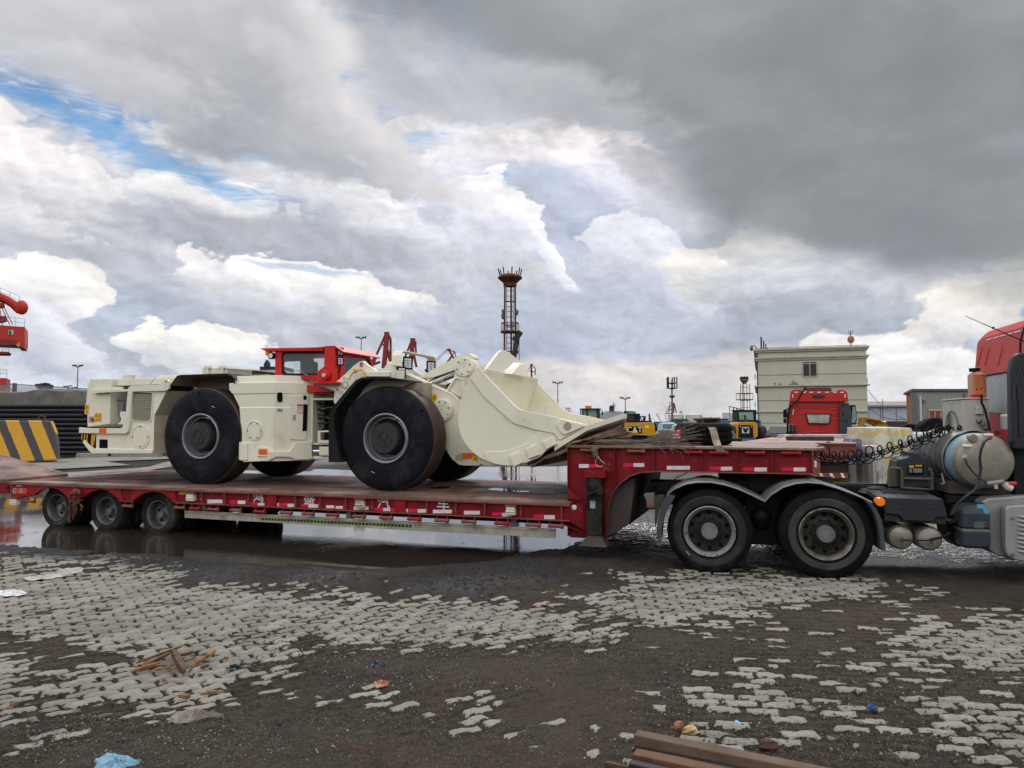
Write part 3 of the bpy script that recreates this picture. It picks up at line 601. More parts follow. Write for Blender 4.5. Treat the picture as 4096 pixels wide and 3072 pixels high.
# tie-down rollers
def roller(a,z,D,w_=.17,wn=False):
    m = MB();m.box(a-w_/2,a-w_/2+.008,D,D+.03,z-.05,z+.05);m.box(a+w_/2-.008,a+w_/2,D,D+.03,z-.05,z+.05);m.box(a-w_/2,a+w_/2,D+.005,D+.012,z+.042,z+.05)
    br = m.build('roller_bracket',REDW,trl)
    m = MB();m.lathe((a-w_/2-.02,D-.01,z-.02),(1,0,0),[(.0,0),(.022,0),(.022,w_+.0),(.030,w_+.0),(.030,w_+.04),(0,w_+.04)],12);m.build('roller',RED2 if wn else REDW,br)
for k,(v,x) in enumerate([(V2,q) for q in (50,220,420,670,935,1230,1472,1742,2035)]+[(V3,q) for q in (290,517,737,955,1222,1472,1655)]):
    roller(T.S(v(x,400),DB)[0],ZB-.06,DB+.01,wn=k % 3 == 1)
for x,y in ((335,555),(1410,607),(825,560)): p = tb(V1,x,y);roller(p[0],p[1],DB+.01)
# under frame
m = MB()
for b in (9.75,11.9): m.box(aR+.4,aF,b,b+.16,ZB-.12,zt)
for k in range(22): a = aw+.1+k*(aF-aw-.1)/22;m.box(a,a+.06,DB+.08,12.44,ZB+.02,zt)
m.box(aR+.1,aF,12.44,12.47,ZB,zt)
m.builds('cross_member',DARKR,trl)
# light guard beam along the side
pg = [tb(V2,105,447,9.38),tb(V2,105,530,9.38),tb(V3,1650,550,9.38),tb(V3,1650,475,9.38)]
WHB = mat('weathered_beige_beam',(.36,.335,.27),.6,var=.2,dirt=.55,dcol=(.15,.12,.085),ds=4,rust=.25,rs=9)
m = MB();m.prism(pg,9.38,9.42);sg = m.build('side_guard',WHB,trl,bevel=.006)
m = MB();q = [tb(V2,107,470,9.38),tb(V2,107,455,9.38),tb(V3,1648,483,9.38),tb(V3,1648,492,9.38)];m.prism(q,9.372,9.38)
for x in (780,855): p0 = tb(V2,x,490,9.38);p1 = tb(V2,x,572,9.38);m.box(p0[0]-.004,p0[0]+.004,9.372,9.38,p1[1]+.003,p0[1])
m.build('guard_lip',WHB,sg)
m = MB();k0 = tb(V2,940,540,9.38);k1 = tb(V3,490,452,9.38);n = 44
for i in range(n):
    t = i/n;a = k0[0]+(k1[0]-k0[0])*t;z = k0[1]+(k1[1]-k0[1])*t;w_ = (k1[0]-k0[0])/n;hh = .019
    for j,cmi in ((0,0),(1,1)):
        s = a+j*w_/2;m.cm = cmi;m.quad((s,9.3785,z-hh),(s+w_/2,9.3785,z-hh),(s+w_/2+.018,9.3785,z),(s+w_/2,9.3785,z+hh),(s,9.3785,z+hh),(s+.018,9.3785,z))
m.build('chevron_strip',[GRN,BLKP],sg)
m = MB()
for v,x,y in ((V2,320,410),(V2,1920,500),(V3,1318,420)): p = T.S(v(x,y),9.42);m.box(p[0]-.04,p[0]+.04,9.42,9.5,p[1]-.06,ZB+.05)
m.builds('guard_bracket',STEEL,sg)
# gooseneck
wp = [(60,518),(1860,530),(1860,722),(700,705),(600,712),(520,738),(445,795),(395,860),(362,950),(350,1050),(348,1195),(60,1185)]
web = [T.S(VE(*q),DG) for q in wp];ztop = web[0][1];aN = web[1][0];aG = web[0][0]
print('gooseneck',aG,aN,ztop)
m = MB();m.prism([(p[0],min(p[1],ztop-.03)) for p in web],DG,DG+.03);gn = m.build('gooseneck',RED,trl,bevel=.003)
m = MB();m.prism([(p[0],min(p[1],ztop-.03)) for p in web],12.2,12.23);m.build('gooseneck_far_web',RED,trl)
m = MB();m.hprism([(aG-.02,DG-.07),(aN+.03,DG-.07),(aN+.16,9.7),(aN+.16,12.1),(aN+.03,12.28),(aG-.02,12.28)],ztop-.03,ztop);m.build('gooseneck_deck',DECK,gn,bevel=.004)
under = web[2:11];m = MB()
m.loft([[(p[0],DG-.06,p[1]),(p[0],12.26,p[1]),(p[0]-.0,12.26,p[1]-.016),(p[0],DG-.06,p[1]-.016)] for p in under])
m.build('gooseneck_flange',REDW,gn)
m = MB();m.box(aG-.002,aG+.02,DG-.03,12.26,ZB-.2,ztop-.032);m.box(aG+.02,web[-2][0],DG-.0,12.2,web[-1][1]-.02,web[-1][1]);m.build('gooseneck_riser',RED,gn)
m = MB()
for x in (408,693,1047,1307,1563,1856):
    p = T.S(VE(x,620),DG);zb = tb(VE,x,712,DG)[1] if x > 500 else tb(VE,x,830,DG)[1];m.box(p[0]-.006,p[0]+.006,DG-.055,DG,zb,ztop-.03)
m.box(aG,aG+.012,DG-.055,DG,web[-1][1],ztop-.03)
g0 = T.S(VE(60,830),DG-.05);g1 = T.S(VE(165,918),DG-.05);m.prism([g0,g1,(g0[0],g1[1])],DG-.06,DG-.045)
m.builds('gooseneck_rib',RED,gn)
strips(VE,[(140,213,657,684,0),(215,285,657,684,1),(466,540,650,677,1),(542,621,650,677,0),(788,958,670,698,0),(1102,1184,676,702,1),(1186,1270,677,704,0),(1346,1432,682,708,1),(1434,1526,682,711,0),(1632,1720,682,707,1),(1722,1812,682,710,0)],DG,TP,gn)
for x,y in ((220,560),(568,567),(985,575),(1172,578),(1440,580),(1703,582)): p = T.S(VE(x,y),DG);roller(p[0],p[1]+.03,DG-.04,.19,x > 900)
# bed end piece in front of the riser
e0 = T.S(VE(0,930),DB)[1]
m = MB();m.loft([[(aF-.01,DB+.04,ZB-.02),(aF-.01,DB+.04,zt),(aF-.01,9.55,zt),(aF-.01,9.55,ZB-.02)],[(aF+.30,DG,ZB-.22),(aF+.30,DG,zt),(aF+.30,9.8,zt),(aF+.30,9.8,ZB-.22)]])
m.loft([[(aF-.2,DB+.06,ZB-.01),(aF-.2,9.6,ZB-.01),(aF-.2,9.6,ZB-.03),(aF-.2,DB+.06,ZB-.03)],[(aF+.30,DG,ZB-.22),(aF+.30,9.8,ZB-.22),(aF+.3,9.8,ZB-.26),(aF+.3,DG,ZB-.26)]]);m.build('bed_end',RED,trl,bevel=.004)
p = T.S(V3(1798,298),DB+.1);m = MB();m.lathe((p[0]+.02,DB+.08,p[1]),(0,-1,0),[(.03,0),(.035,.03),(.0,.045)],14);m.build('marker_lamp',WHT,trl)
# inner dark web seen inside the swan neck
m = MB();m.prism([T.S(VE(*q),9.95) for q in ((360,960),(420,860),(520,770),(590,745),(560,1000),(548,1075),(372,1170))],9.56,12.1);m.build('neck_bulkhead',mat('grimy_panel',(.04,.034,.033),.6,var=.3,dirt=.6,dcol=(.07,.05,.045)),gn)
# kingpin plate
m = MB();m.box(aN-1.0,aN-.1,10.2,11.5,tb(VE,1860,735,DG)[1]-.06,tb(VE,1860,735,DG)[1]-.018);m.build('coupler_plate',BLK,gn)
# landing leg
LG = DG-.16
def lg(x,y): return T.S(VE(x,y),LG)
m = MB();p0 = lg(195,1180);p1 = lg(318,760);m.box(p0[0],p1[0]-.02,LG,LG+.16,p0[1],p1[1]);leg = m.build('landing_leg',BLK,trl,bevel=.008)
m = MB();q = rpoly([lg(205,890),lg(200,800),lg(225,762),lg(275,772),lg(322,840),lg(318,885),lg(290,885),lg(262,870)],.03);m.prism(q,LG-.05,LG);m.lathe((*[lg(240,815)[0]],LG-.05,lg(240,815)[1]),(0,-1,0),[(.06,0),(.06,.02),(.02,.03),(0,.03)],18);m.lathe((lg(270,852)[0],LG-.05,lg(270,852)[1]),(0,-1,0),[(.018,0),(.018,.06),(0,.06)],10)
m.build('gearbox',BLK,leg,bevel=.006)
m = MB();m.box(p0[0]-.02,p1[0]+.03,LG-.01,LG+.2,p1[1],p1[1]+.09);m.build('leg_mount',RED,leg,bevel=.004)
m = MB();c = (p0[0]+p1[0])/2-.01;f = lg(240,1262);zf = f[1]
m.loft([[(c-.2,LG-.03,zf),(c+.17,LG-.03,zf),(c+.17,LG+.2,zf),(c-.2,LG+.2,zf)],[(c-.18,LG-.02,zf+.02),(c+.16,LG-.02,zf+.02),(c+.16,LG+.18,zf+.02),(c-.18,LG+.18,zf+.02)],[(c-.06,LG+.03,zf+.17),(c+.06,LG+.03,zf+.17),(c+.06,LG+.13,zf+.17),(c-.06,LG+.13,zf+.17)],[(c-.06,LG+.03,zf+.26),(c+.06,LG+.03,zf+.26),(c+.06,LG+.13,zf+.26),(c-.06,LG+.13,zf+.26)]])
m.build('leg_foot',mat('muddy_steel',(.07,.055,.045),.7,var=.3,rust=.3,bump=.1),leg)
q0 = lg(222,982);q1 = lg(260,928);m = MB();m.box(q0[0],q1[0],LG-.004,LG,q0[1],q1[1]);m.build('leg_label',mat('label_grey',(.32,.32,.31),.5),leg)
text('JTPJ',VE,240,937,15,LG-.004,leg,BLKP,name='leg_lettering')
# ---- wheels
def wheel_parts(root,c,R_,w_,rr,hub,mats,dish=.10,nuts=0,out=-1,cap=.0,holes=0,hd=0.0):
    """wheel with its outer sidewall at c, axis along 'across'"""
    a,b,z = c;s = 1
    m = MB();pr = [(rr-.01,.03),(rr+.02,.0),(rr+(R_-rr)*.25,-.005),(rr+(R_-rr)*.5,-.006),(rr+(R_-rr)*.8,.010),(R_-.03,.028),(R_-.008,.05),(R_,.09),(R_,w_-.07),(R_-.03,w_-.02),(rr,w_)]
    m.lathe((a,b,z),(0,1,0),pr,64);ty = m.build('tyre',mats[0],root)
    m = MB();m.lathe((a,b,z),(0,1,0),[(rr+.012,.012),(rr+.012,.0),(rr-.004,-.006),(rr-.014,.006),(rr-.03,.03),(rr-.045,dish),(rr*.62,dish+.02),(rr*.4,dish+hd),(.0,dish+hd)],48);rm = m.build('rim',mats[1],root)
    return ty,rm
TYR = mat('trailer_tyre',(.012,.012,.012),.8,spec=.2,var=.25,dirt=.5,dcol=(.07,.062,.055),ds=3,bump=.15,bs=30)
RIM = mat('dull_rim',(.14,.135,.13),.45,metal=.5,var=.3,dirt=.5,dcol=(.05,.045,.04),ds=5)
wc = [tb(V1,x,y,9.5) for x,y in ((644,634),(1192,672),(1760,712))];zc = .27
m = MB()
def trailer_wheel(c):
    m = MB();m.lathe((c[0],9.47,c[1]),(0,1,0),[(.23,.02),(.25,-.0),(.30,-.012),(.35,.005),(.375,.04),(.38,.09),(.38,.22),(.25,.24),(.25,.30),(.38,.32),(.38,.5),(.25,.55)],48);ty = m.build('tyre',TYR,trl)
    m = MB();m.lathe((c[0],9.47,c[1]),(0,1,0),[(.235,.02),(.235,.0),(.222,.0),(.212,.015),(.20,.05),(.195,.15),(.14,.17),(.11,.16),(0,.16)],40)
    rm = m.build('rim',RIM,ty)
    m = MB();m.lathe((c[0],9.63,c[1]),(0,-1,0),[(.085,0),(.085,.03),(.058,.035),(.055,.09),(.05,.1),(0,.1)],8,smooth=False);m.build('hub',HUB,ty)
    m = MB()
    for k in range(5): an = 2*math.pi*(k+.25)/5;m.lathe((c[0]+.14*math.cos(an),9.628,c[1]+.14*math.sin(an)),(0,-1,0),[(.026,0),(.026,.004),(0,.004)],12)
    m.builds('rim_hole',BLKP,rm)
    return ty
for p in wc:
    ty = trailer_wheel((p[0],p[1]))
    c = copy_tree(ty,trl);c.scale = (1,-1,1)          # mirrored far wheel
m = MB()
for p in wc: m.box(p[0]-.06,p[0]+.06,9.95,11.9,p[1]-.06,p[1]+.06)
m.box(wc[0][0]-.5,wc[2][0]+.5,10.0,10.1,.35,.5);m.box(wc[0][0]-.5,wc[2][0]+.5,11.6,11.7,.35,.5)
m.builds('axle',BLK,trl)
# near loading ramp, folded out behind
q = [T.H(V1(100,390),ZD-.03),T.H(V1(655,292),ZD-.01)]
n0 = (aR-.02,DB+.02,ZD-.02);n1 = (aR-.05,10.5,ZD-.0);f0 = T.S(V1(-120,395),DB);f1 = T.S(V1(-120,118),10.5)
m = MB();A0 = Vector(n0);A1 = Vector(n1);B0 = Vector((aR-1.9,DB+.02,f0[1]));B1 = Vector((aR-1.9,10.5,f1[1]+.08));up = Vector((0,0,.06))
m.loft([[A0,A1,B1,B0],[A0+up,A1+up,B1+up,B0+up]]);rp = m.build('loading_ramp',DECK,trl,bevel=.004)
m = MB();rnd = random.Random(2)
for i in range(1,7):
    for j in range(5):
        t = i/7+rnd.uniform(-.01,.01);s = .08+j*.19;P = A0.lerp(A1,s).lerp(B0.lerp(B1,s),t)+up*1.07;Q = A0.lerp(A1,s+.12).lerp(B0.lerp(B1,s+.12),t)+up*1.07;m.beam(P,Q,.05,.004)
m.builds('ramp_slot',BLKP,rp)
m = MB();m.prism([(aR-1.9,f0[1]-.18),(aR-.03,ZD-.22),(aR-.03,ZD-.03),(aR-1.9,f0[1])],DB+.02,DB+.05);m.lathe((aR-.08,DB+.02,ZD-.1),(0,-1,0),[(.03,0),(.03,.03),(0,.03)],10);m.build('ramp_cheek',RED,rp)
# ------------------------------------------------------------------ underground loader on the deck
D0 = 9.85;DL = 9.93
CRM = mat('cream_paint',(.68,.65,.525),.38,var=.04,vs=1.5,dirt=.3,dcol=(.42,.38,.28),ds=1.6,coat=.25,bump=.02,bs=60)
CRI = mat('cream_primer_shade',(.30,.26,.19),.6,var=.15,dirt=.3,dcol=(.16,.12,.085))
LTY = mat('slick_tyre',(.006,.0065,.010),.5,var=.3,vs=4,dirt=.6,dcol=(.026,.026,.029),ds=3,bump=.06,bs=30,spec=.1)
TRD = mat('tread_brown',(.062,.041,.032),.62,var=.2,dirt=.3,dcol=(.05,.035,.03),bump=.03)
LRIM = mat('loader_rim',(.22,.225,.25),.35,metal=.3,var=.2,dirt=.2,dcol=(.05,.05,.055))
LHUB = mat('loader_hub',(.030,.029,.028),.55,var=.25,bump=.08)
CAB = mat('cab_red',(.50,.012,.009),.36,var=.05,spec=.3)
GLS = bpy.data.materials.new('cab_glass');GLS.use_nodes = True
_p = GLS.node_tree.nodes['Principled BSDF'];_p.inputs['Base Color'].default_value = (.30,.36,.36,1);_p.inputs['Roughness'].default_value = .03;_p.inputs['Alpha'].default_value = .16;_p.inputs['Specular IOR Level'].default_value = .6
DGL = mat('dark_glass',(.02,.022,.025),.06,var=.1,spec=.7)
SIL = mat('silver',(.55,.55,.54),.35,metal=.6,var=.1)
LENS = mat('lamp_lens',(.55,.58,.60),.15,var=.3,vs=60,spec=.8)
INT = mat('cab_interior',(.028,.028,.032),.7,var=.1)
ld = thing('underground_loader','cream low-profile mining loader with red cab and raised-lip bucket standing on the trailer','loader',T,(-6.5,11.0,ZD))
def lp(v,pts,D): return [T.S(v(*q),D) for q in pts]
# ---- wheels
def lwheel(v,x,y,Rk,far=False):
    c = T.S(v(x,y),D0);a,z = c;R_ = z-ZD;R_ = R_+.004
    dr = -1 if far else 1;b0 = 12.30 if far else D0
    m = MB();m.cm = 0;m.lathe((a,b0,z),(0,dr,0),[(.375,.03),(.40,.006),(.45,.0),(.505,-.002),(.508,.001),(.56,-.003),(.64,-.002),(.70,.004),(.74,.010),(.77,.017),(R_-.015,.035)],96)
    m.cm = 1;m.lathe((a,b0,z),(0,dr,0),[(R_-.015,.035),(R_,.055),(R_,.44),(R_-.03,.475)],96);m.cm = 0;m.lathe((a,b0,z),(0,dr,0),[(R_-.03,.475),(.60,.50),(.40,.48)],64)
    ty = m.build('tyre',[LTY,TRD],ld)
    if not far:
        m = MB()
        for k in range(6):
            an = R(35+60*k);c0 = (a+.70*math.cos(an),z+.70*math.sin(an));c1 = (a+.765*math.cos(an),z+.765*math.sin(an));m.beam((c0[0],b0-.002,c0[1]),(c1[0],b0+.010,c1[1]),.012,.012)
        m.builds('sidewall_notch',BLKP,ty)
        m = MB();an = R(62 if v is VA else -112);m.beam((a+.56*math.cos(an)-.03,b0-.009,z+.56*math.sin(an)+.01),(a+.56*math.cos(an)+.03,b0-.009,z+.56*math.sin(an)-.012),.018,.004);m.build('chalk_mark',mat('chalk',(.6,.58,.5),.7),ty)
    m = MB();m.lathe((a,b0,z),(0,dr,0),[(.385,.02),(.385,-.012),(.37,-.02),(.355,-.012),(.35,.01),(.345,.03),(.345,.09),(.325,.10),(.325,.05),(.31,.045),(.30,.06),(.29,.22),(.0,.22)],72)
    rm = m.build('rim',LRIM,ty)
    m = MB();m.lathe((a,b0,z),(0,dr,0),[(.27,.22),(.25,.1),(.235,.04),(.232,-.03),(.222,-.05),(.135,-.052),(.13,-.062),(.10,-.063),(.095,-.055),(.05,-.055),(.045,-.065),(0,-.065)],48);hb = m.build('hub',LHUB,ty)
    m = MB()
    for k in range(3): an = R(40+120*k);m.lathe((a+.09*math.cos(an),b0-.055*dr,z+.09*math.sin(an)),(0,-dr,0),[(.014,0),(.014,.02),(0,.02)],8,smooth=False)
    m.builds('hub_plug',LHUB,hb)
    if not far:
        m = MB();an = R(58);m.beam((a+.33*math.cos(an),b0+.02,z+.33*math.sin(an)),(a+.375*math.cos(an),b0-.015,z+.375*math.sin(an)),.05,.03);m.build('rim_lug',LRIM,rm)
    return a,z
W1 = lwheel(VA,1067,946,0);W2 = lwheel(VB,557,737,0)
lwheel(VA,1067,946,0,True);lwheel(VB,557,737,0,True)
# ---- rear frame
m = MB();body = lp(VI,[(108,1060),(350,1058),(850,1058),(905,900),(940,360),(1520,345),(1320,752),(1303,1384),(290,1384),(230,1345),(138,1195)],DL)
m.prism(body,DL,12.0);rb = m.build('rear_frame',CRM,ld,bevel=.008)
m = MB();cow = lp(VI,rpoly([(245,162),(262,150),(625,146),(590,370),(575,893),(205,945),(205,745),(158,732),(205,320)],[10,6,0,0,0,0,8,8,0]),DL+.05)
m.prism(cow,DL+.05,11.9);cl = m.build('rear_cowl',CRM,ld,bevel=.012)
m = MB();m.prism(lp(VI,[(700,150),(1328,135),(1230,248),(650,268)],DL+.12),DL+.12,11.8);m.prism(lp(VI,[(1338,133),(1650,122),(1655,235),(1240,246)],DL+.12),DL+.12,11.8);m.builds('hood_panel',CRM,ld,bevel=.01)
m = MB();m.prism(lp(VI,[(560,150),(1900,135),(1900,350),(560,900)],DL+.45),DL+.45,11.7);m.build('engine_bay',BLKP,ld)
m = MB();sf = lp(VI,rpoly([(68,952),(250,965),(790,965),(800,880),(845,690),(880,300),(930,262),(1390,250),(1480,150),(1552,165),(1556,320),(1500,347),(952,360),(905,900),(870,1056),(68,1045)],[12,0,50,30,10,20,15,30,30,30,40,15,30,20,50,6]),DL-.04)
m.prism(sf,DL-.045,DL+.0);sfo = m.build('side_band',CRM,ld,bevel=.008,seg=3)
m = MB();m.prism(lp(VI,rpoly([(745,700),(765,690),(850,690),(850,900),(700,900),(760,850),(765,790),(745,770)],14),DL+.02),DL+.02,DL+.08);m.build('bay_bracket',CRM,ld,bevel=.006)
m = MB();q = lp(VI,circ(1508,190,21,18,26),DL-.047);m.prism(q,DL-.0475,DL-.044);m.build('lug_hole',mat('lug_hole',(.35,.32,.25),.6),sfo)
q = lp(VI,[(1483,232),(1522,232),(1522,290),(1483,290)],DL-.047);m = MB();m.prism(q,DL-.048,DL-.044);m.build('hook_sticker',TAPEW,sfo)
# handle bar and air filter hatch
m = MB();m.prism(lp(VI,[(285,320),(870,320),(875,358),(640,368),(300,388),(275,350)],DL-.02),DL-.03,DL+.04);m.build('grab_bar',CRM,cl,bevel=.006)
m = MB();m.prism(lp(VI,[(612,275),(765,280),(762,318),(608,320)],DL-.0),DL,DL+.06);m.build('latch_box',CRM,cl,bevel=.005)
# belly bar
m = MB();m.prism(lp(VI,[(135,1180),(160,1160),(250,1270),(320,1305),(1285,1322),(1282,1386),(290,1386),(240,1350),(135,1212)],DL-.03),DL-.035,DL+.3);m.build('skid_bar',CRM,rb,bevel=.008)
# hazard plate (stripes are one painted pattern)
hz = lp(VI,[(105,1060),(350,1062),(345,1298),(290,1295),(140,1170)],DL-.004);m = MB();m.prism(hz,DL-.006,DL+.001);hp = m.build('hazard_plate',BLKP,rb)
m = MB()
for pl in ([(112,1062),(132,1062),(122,1165),(106,1150)],[(155,1062),(175,1062),(165,1190),(148,1180)],[(195,1062),(212,1064),(205,1215),(188,1205)],[(275,1066),(350,1070),(300,1292),(258,1285)]): m.prism(lp(VI,pl,DL-.006),DL-.009,DL-.006)
m.build('hazard_stripes',YELP,hp)
m = MB();m.prism(lp(VI,[(217,1078),(256,1078),(250,1222),(222,1212)],DL-.009),DL-.012,DL-.009);m.build('hazard_slot',BLKP,hp)
m = MB();m.prism(lp(VI,rpoly([(405,1150),(540,1152),(540,1300),(402,1296)],14),DL-.003),DL-.004,DL+.0);m.build('tow_opening',BLKP,rb)
# grille
gq = rpoly([(965,370),(1285,380),(1245,845),(945,838)],40)
m = MB();m.plate(lp(VI,rpoly([(945,355),(1300,362),(1262,862),(925,855)],50),DL-.012),[lp(VI,gq,DL-.012)],DL-.014,DL+.0);gr = m.build('side_grille',CRM,rb,bevel=.005)
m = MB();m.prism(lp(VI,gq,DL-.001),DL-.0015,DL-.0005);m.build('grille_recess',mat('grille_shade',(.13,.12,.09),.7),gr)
m = MB()
for k in range(13):
    y = 415+k*33;x0 = 985-(k*3.2);x1 = 1280-(k*2.6);p0 = T.S(VI(x0,y),DL-.02);p1 = T.S(VI(x1,y+4),DL-.02);m.loft([[(p[0],DL-.022,p[1]),(p[0],DL-.004,p[1]-.017),(p[0],DL-.002,p[1]-.014),(p[0],DL-.024,p[1]+.006)] for p in (p0,p1)])
m.builds('grille_slat',CRM,gr)
m = MB();m.prism(lp(VI,[(985,402),(1280,405),(1278,440),(982,436)],DL-.002),DL-.003,DL-.0016);m.prism(lp(VI,[(955,805),(1240,812),(1236,832),(952,826)],DL-.002),DL-.003,DL-.0016);m.builds('grille_gap',BLKP,gr)
def cover(v,x,y,ry,D,par,nb,r2=.87):
    p = T.S(v(x,y),D);r_ = abs(T.S(v(x,y-ry),D)[1]-p[1]);m = MB();m.lathe((p[0],D,p[1]),(0,-1,0),[(r_*1.0,.0),(r_,.012),(r_*r2,.014),(r_*r2,.004),(r_*.82,.004),(r_*.81,.010),(0,.010)],40);o = m.build('round_cover',CRM,par)
    m = MB()
    for k in range(nb): an = 2*math.pi*(k+.0)/nb;m.lathe((p[0]+r_*.80*math.cos(an),D-.008,p[1]+r_*.80*math.sin(an)),(0,-1,0),[(.012,0),(.012,.014),(0,.014)],6,smooth=False)
    m.builds('cover_bolt',STEEL,o)
    return o
cover(VI,1088,1105,205,DL,rb,4)
# stickers and lights at the rear
def sticker(v,pts,D,par,kind=0):
    q = lp(v,pts,D);m = MB();m.prism(q,D-.003,D);o = m.build('warning_sticker',YEL,par)
    x0,x1 = min(p[0] for p in q),max(p[0] for p in q);z0,z1 = min(p[1] for p in q),max(p[1] for p in q);m = MB();w_ = x1-x0;h_ = z1-z0
    def tri(cx,cz,s): m.plate([(cx-s,cz-s*.8),(cx+s,cz-s*.8),(cx,cz+s*.9)],[[(cx-s*.68,cz-s*.62),(cx+s*.68,cz-s*.62),(cx,cz+s*.62)]],D-.005,D-.003);m.box(cx-s*.12,cx+s*.12,D-.005,D-.003,cz-s*.4,cz+s*.25)
    if kind == 0: tri((x0+x1)/2,z0+h_*.75,w_*.36);m.box(x0+w_*.3,x0+w_*.75,D-.005,D-.003,z0+h_*.2,z0+h_*.25);m.box(x0+w_*.62,x0+w_*.75,D-.005,D-.003,z0+h_*.1,z0+h_*.35)
    else:
        tri(x0+w_*.27,z0+h_*.75,w_*.18);tri(x0+w_*.75,z0+h_*.75,w_*.18);m.box(x0+w_*.12,x0+w_*.42,D-.005,D-.003,z0+h_*.2,z0+h_*.25);m.box(x0+w_*.34,x0+w_*.42,D-.005,D-.003,z0+h_*.1,z0+h_*.36)
        for j in range(3): m.box(x0+w_*.6,x0+w_*.85,D-.005,D-.003,z0+h_*(.12+j*.1),z0+h_*(.16+j*.1))
    m.box(x0+.004,x1-.004,D-.005,D-.003,z0+h_*.49,z0+h_*.505)
    m.build('sticker_print',BLKP,o);return o
sticker(VI,[(158,722),(218,730),(229,572),(170,570)],DL+.045,cl,0);sticker(VI,[(322,858),(440,862),(445,712),(325,712)],DL+.049,cl,1)
m = MB();m.prism(lp(VI,rpoly([(228,770),(318,770),(316,868),(226,866)],10),DL+.045),DL+.044,DL+.05);m.build('lamp_recess',CRI,cl)
p = T.S(VI(284,820),DL+.03);m = MB();m.lathe((p[0],DL+.045,p[1]),(0,-1,0),[(.028,0),(.028,.03),(.015,.04),(0,.04)],20,sx=.8);m.build('tail_lamp',mat('red_lens',(.45,.01,.02),.2,coat=.5),cl)
m = MB();m.prism(lp(VI,[(400,968),(520,968),(520,1052),(398,1052)],DL-.046),DL-.049,DL-.045);m.build('side_reflector',ORG,sfo)
# filter inside the bay
p = T.S(VI(740,690),DL+.2);m = MB();m.lathe((p[0],DL+.25,p[1]-.10),(0,0,1),[(.0,0),(.035,0),(.05,.04),(.055,.2),(.06,.2),(.06,.25),(.03,.27),(0,.27)],20);m.build('air_filter',mat('filter_grey',(.22,.23,.25),.4),ld)
m = MB();m.box(p[0]-.24,p[0]-.16,DL+.25,DL+.4,p[1]+.06,p[1]+.2);m.tube([(p[0]-.2,DL+.3,p[1]+.1),(p[0]-.05,DL+.2,p[1]+.22),(p[0]+.1,DL+.3,p[1]+.2)],.018,6);m.build('engine_part',STEEL,ld)
# wheel-well facet behind the rear body
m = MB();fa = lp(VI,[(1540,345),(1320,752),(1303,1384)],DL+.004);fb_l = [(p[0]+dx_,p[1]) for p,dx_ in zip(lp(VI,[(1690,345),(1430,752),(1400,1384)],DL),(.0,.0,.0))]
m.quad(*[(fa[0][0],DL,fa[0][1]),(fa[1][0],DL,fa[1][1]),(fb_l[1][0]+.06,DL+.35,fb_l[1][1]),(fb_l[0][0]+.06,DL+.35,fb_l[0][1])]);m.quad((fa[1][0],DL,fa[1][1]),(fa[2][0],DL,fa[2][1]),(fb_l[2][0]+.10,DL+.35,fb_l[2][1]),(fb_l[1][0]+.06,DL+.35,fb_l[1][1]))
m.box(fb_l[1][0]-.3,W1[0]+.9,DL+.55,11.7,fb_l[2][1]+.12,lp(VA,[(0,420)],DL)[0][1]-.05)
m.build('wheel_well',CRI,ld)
# rear fender
fp = lp(VA,[(820,502),(872,432),(905,424),(1290,411),(1335,428),(1360,455),(1358,490)],DL-.05);m = MB()
m.loft([[(p[0],DL-.06,p[1]),(p[0],DL+.62,p[1]),(p[0],DL+.62,p[1]-.018),(p[0],DL-.06,p[1]-.018)] for p in fp]);fe = m.build('rear_fender',BLK2,ld)
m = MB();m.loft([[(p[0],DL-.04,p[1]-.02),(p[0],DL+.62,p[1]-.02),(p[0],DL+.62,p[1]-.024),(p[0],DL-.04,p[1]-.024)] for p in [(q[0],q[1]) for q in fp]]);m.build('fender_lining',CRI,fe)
# ---- middle tank box
bx = {}
def AZ(x,y,D): return T.S(VA(x,y),D)
DF = DL+.42
aC = AZ(1690,700,DL-.03)[0];aRt = AZ(2005,700,DF)[0]
lv = [(1160,1400,0.0),(1000,1400,0),(800,1407,0),(702,1398,0),(698,1396,.012),(584,1342,.012),(578,1338,0),(545,1312,0),(487,1310,0),(484,1345,.03),(425,1362,.05)]
loops = []
for y,xl,ins in lv:
    z = AZ(1690,y,DL-.03)[1];al = AZ(xl,y,DL-.03)[0];loops.append([(al,DL-.03+ins,z),(aC,DL-.03+ins,z),(aRt,DF+ins,z),(aRt,11.7,z),(al,11.7,z)])
m = MB();m.loft(loops);tk = m.build('side_tank',CRM,ld,bevel=.008)
Ff = Fr(19.3-math.degrees(math.atan2(DF-(DL-.03),aRt-aC)))     # frame of the slanted front facet
pc = Ff.inv(T.w((aC,DL-.03,0)));DFc = pc.y
def fac(m): return reframe(m,Ff,T)
def FS(x,y,D=None): return Ff.S(VA(x,y),DFc if D is None else D)
m = MB();m.prism(rpoly([FS(*q) for q in ((1838,597),(1985,604),(1962,978),(1830,972))],.02),DFc-.022,DFc+.01);fac(m);dr = m.build('tank_door',CRM,tk,bevel=.004)
m = MB();m.prism([FS(*q) for q in ((1940,600),(1968,602),(1966,637),(1940,636))],DFc-.026,DFc-.02);fac(m);m.build('door_gap',BLKP,dr)
m = MB();m.prism([FS(*q) for q in ((1940,672),(1978,676),(1970,900),(1932,905))],DFc-.025,DFc-.02);fac(m);m.build('hose_slot',BLKP,dr)
for xx in (1852,1866): m = MB();m.prism([FS(*q) for q in ((xx,764),(xx+8,764),(xx+7,810),(xx-1,810))],DFc-.03,DFc-.02);fac(m);m.build('door_latch',STEEL,dr,bevel=.002)
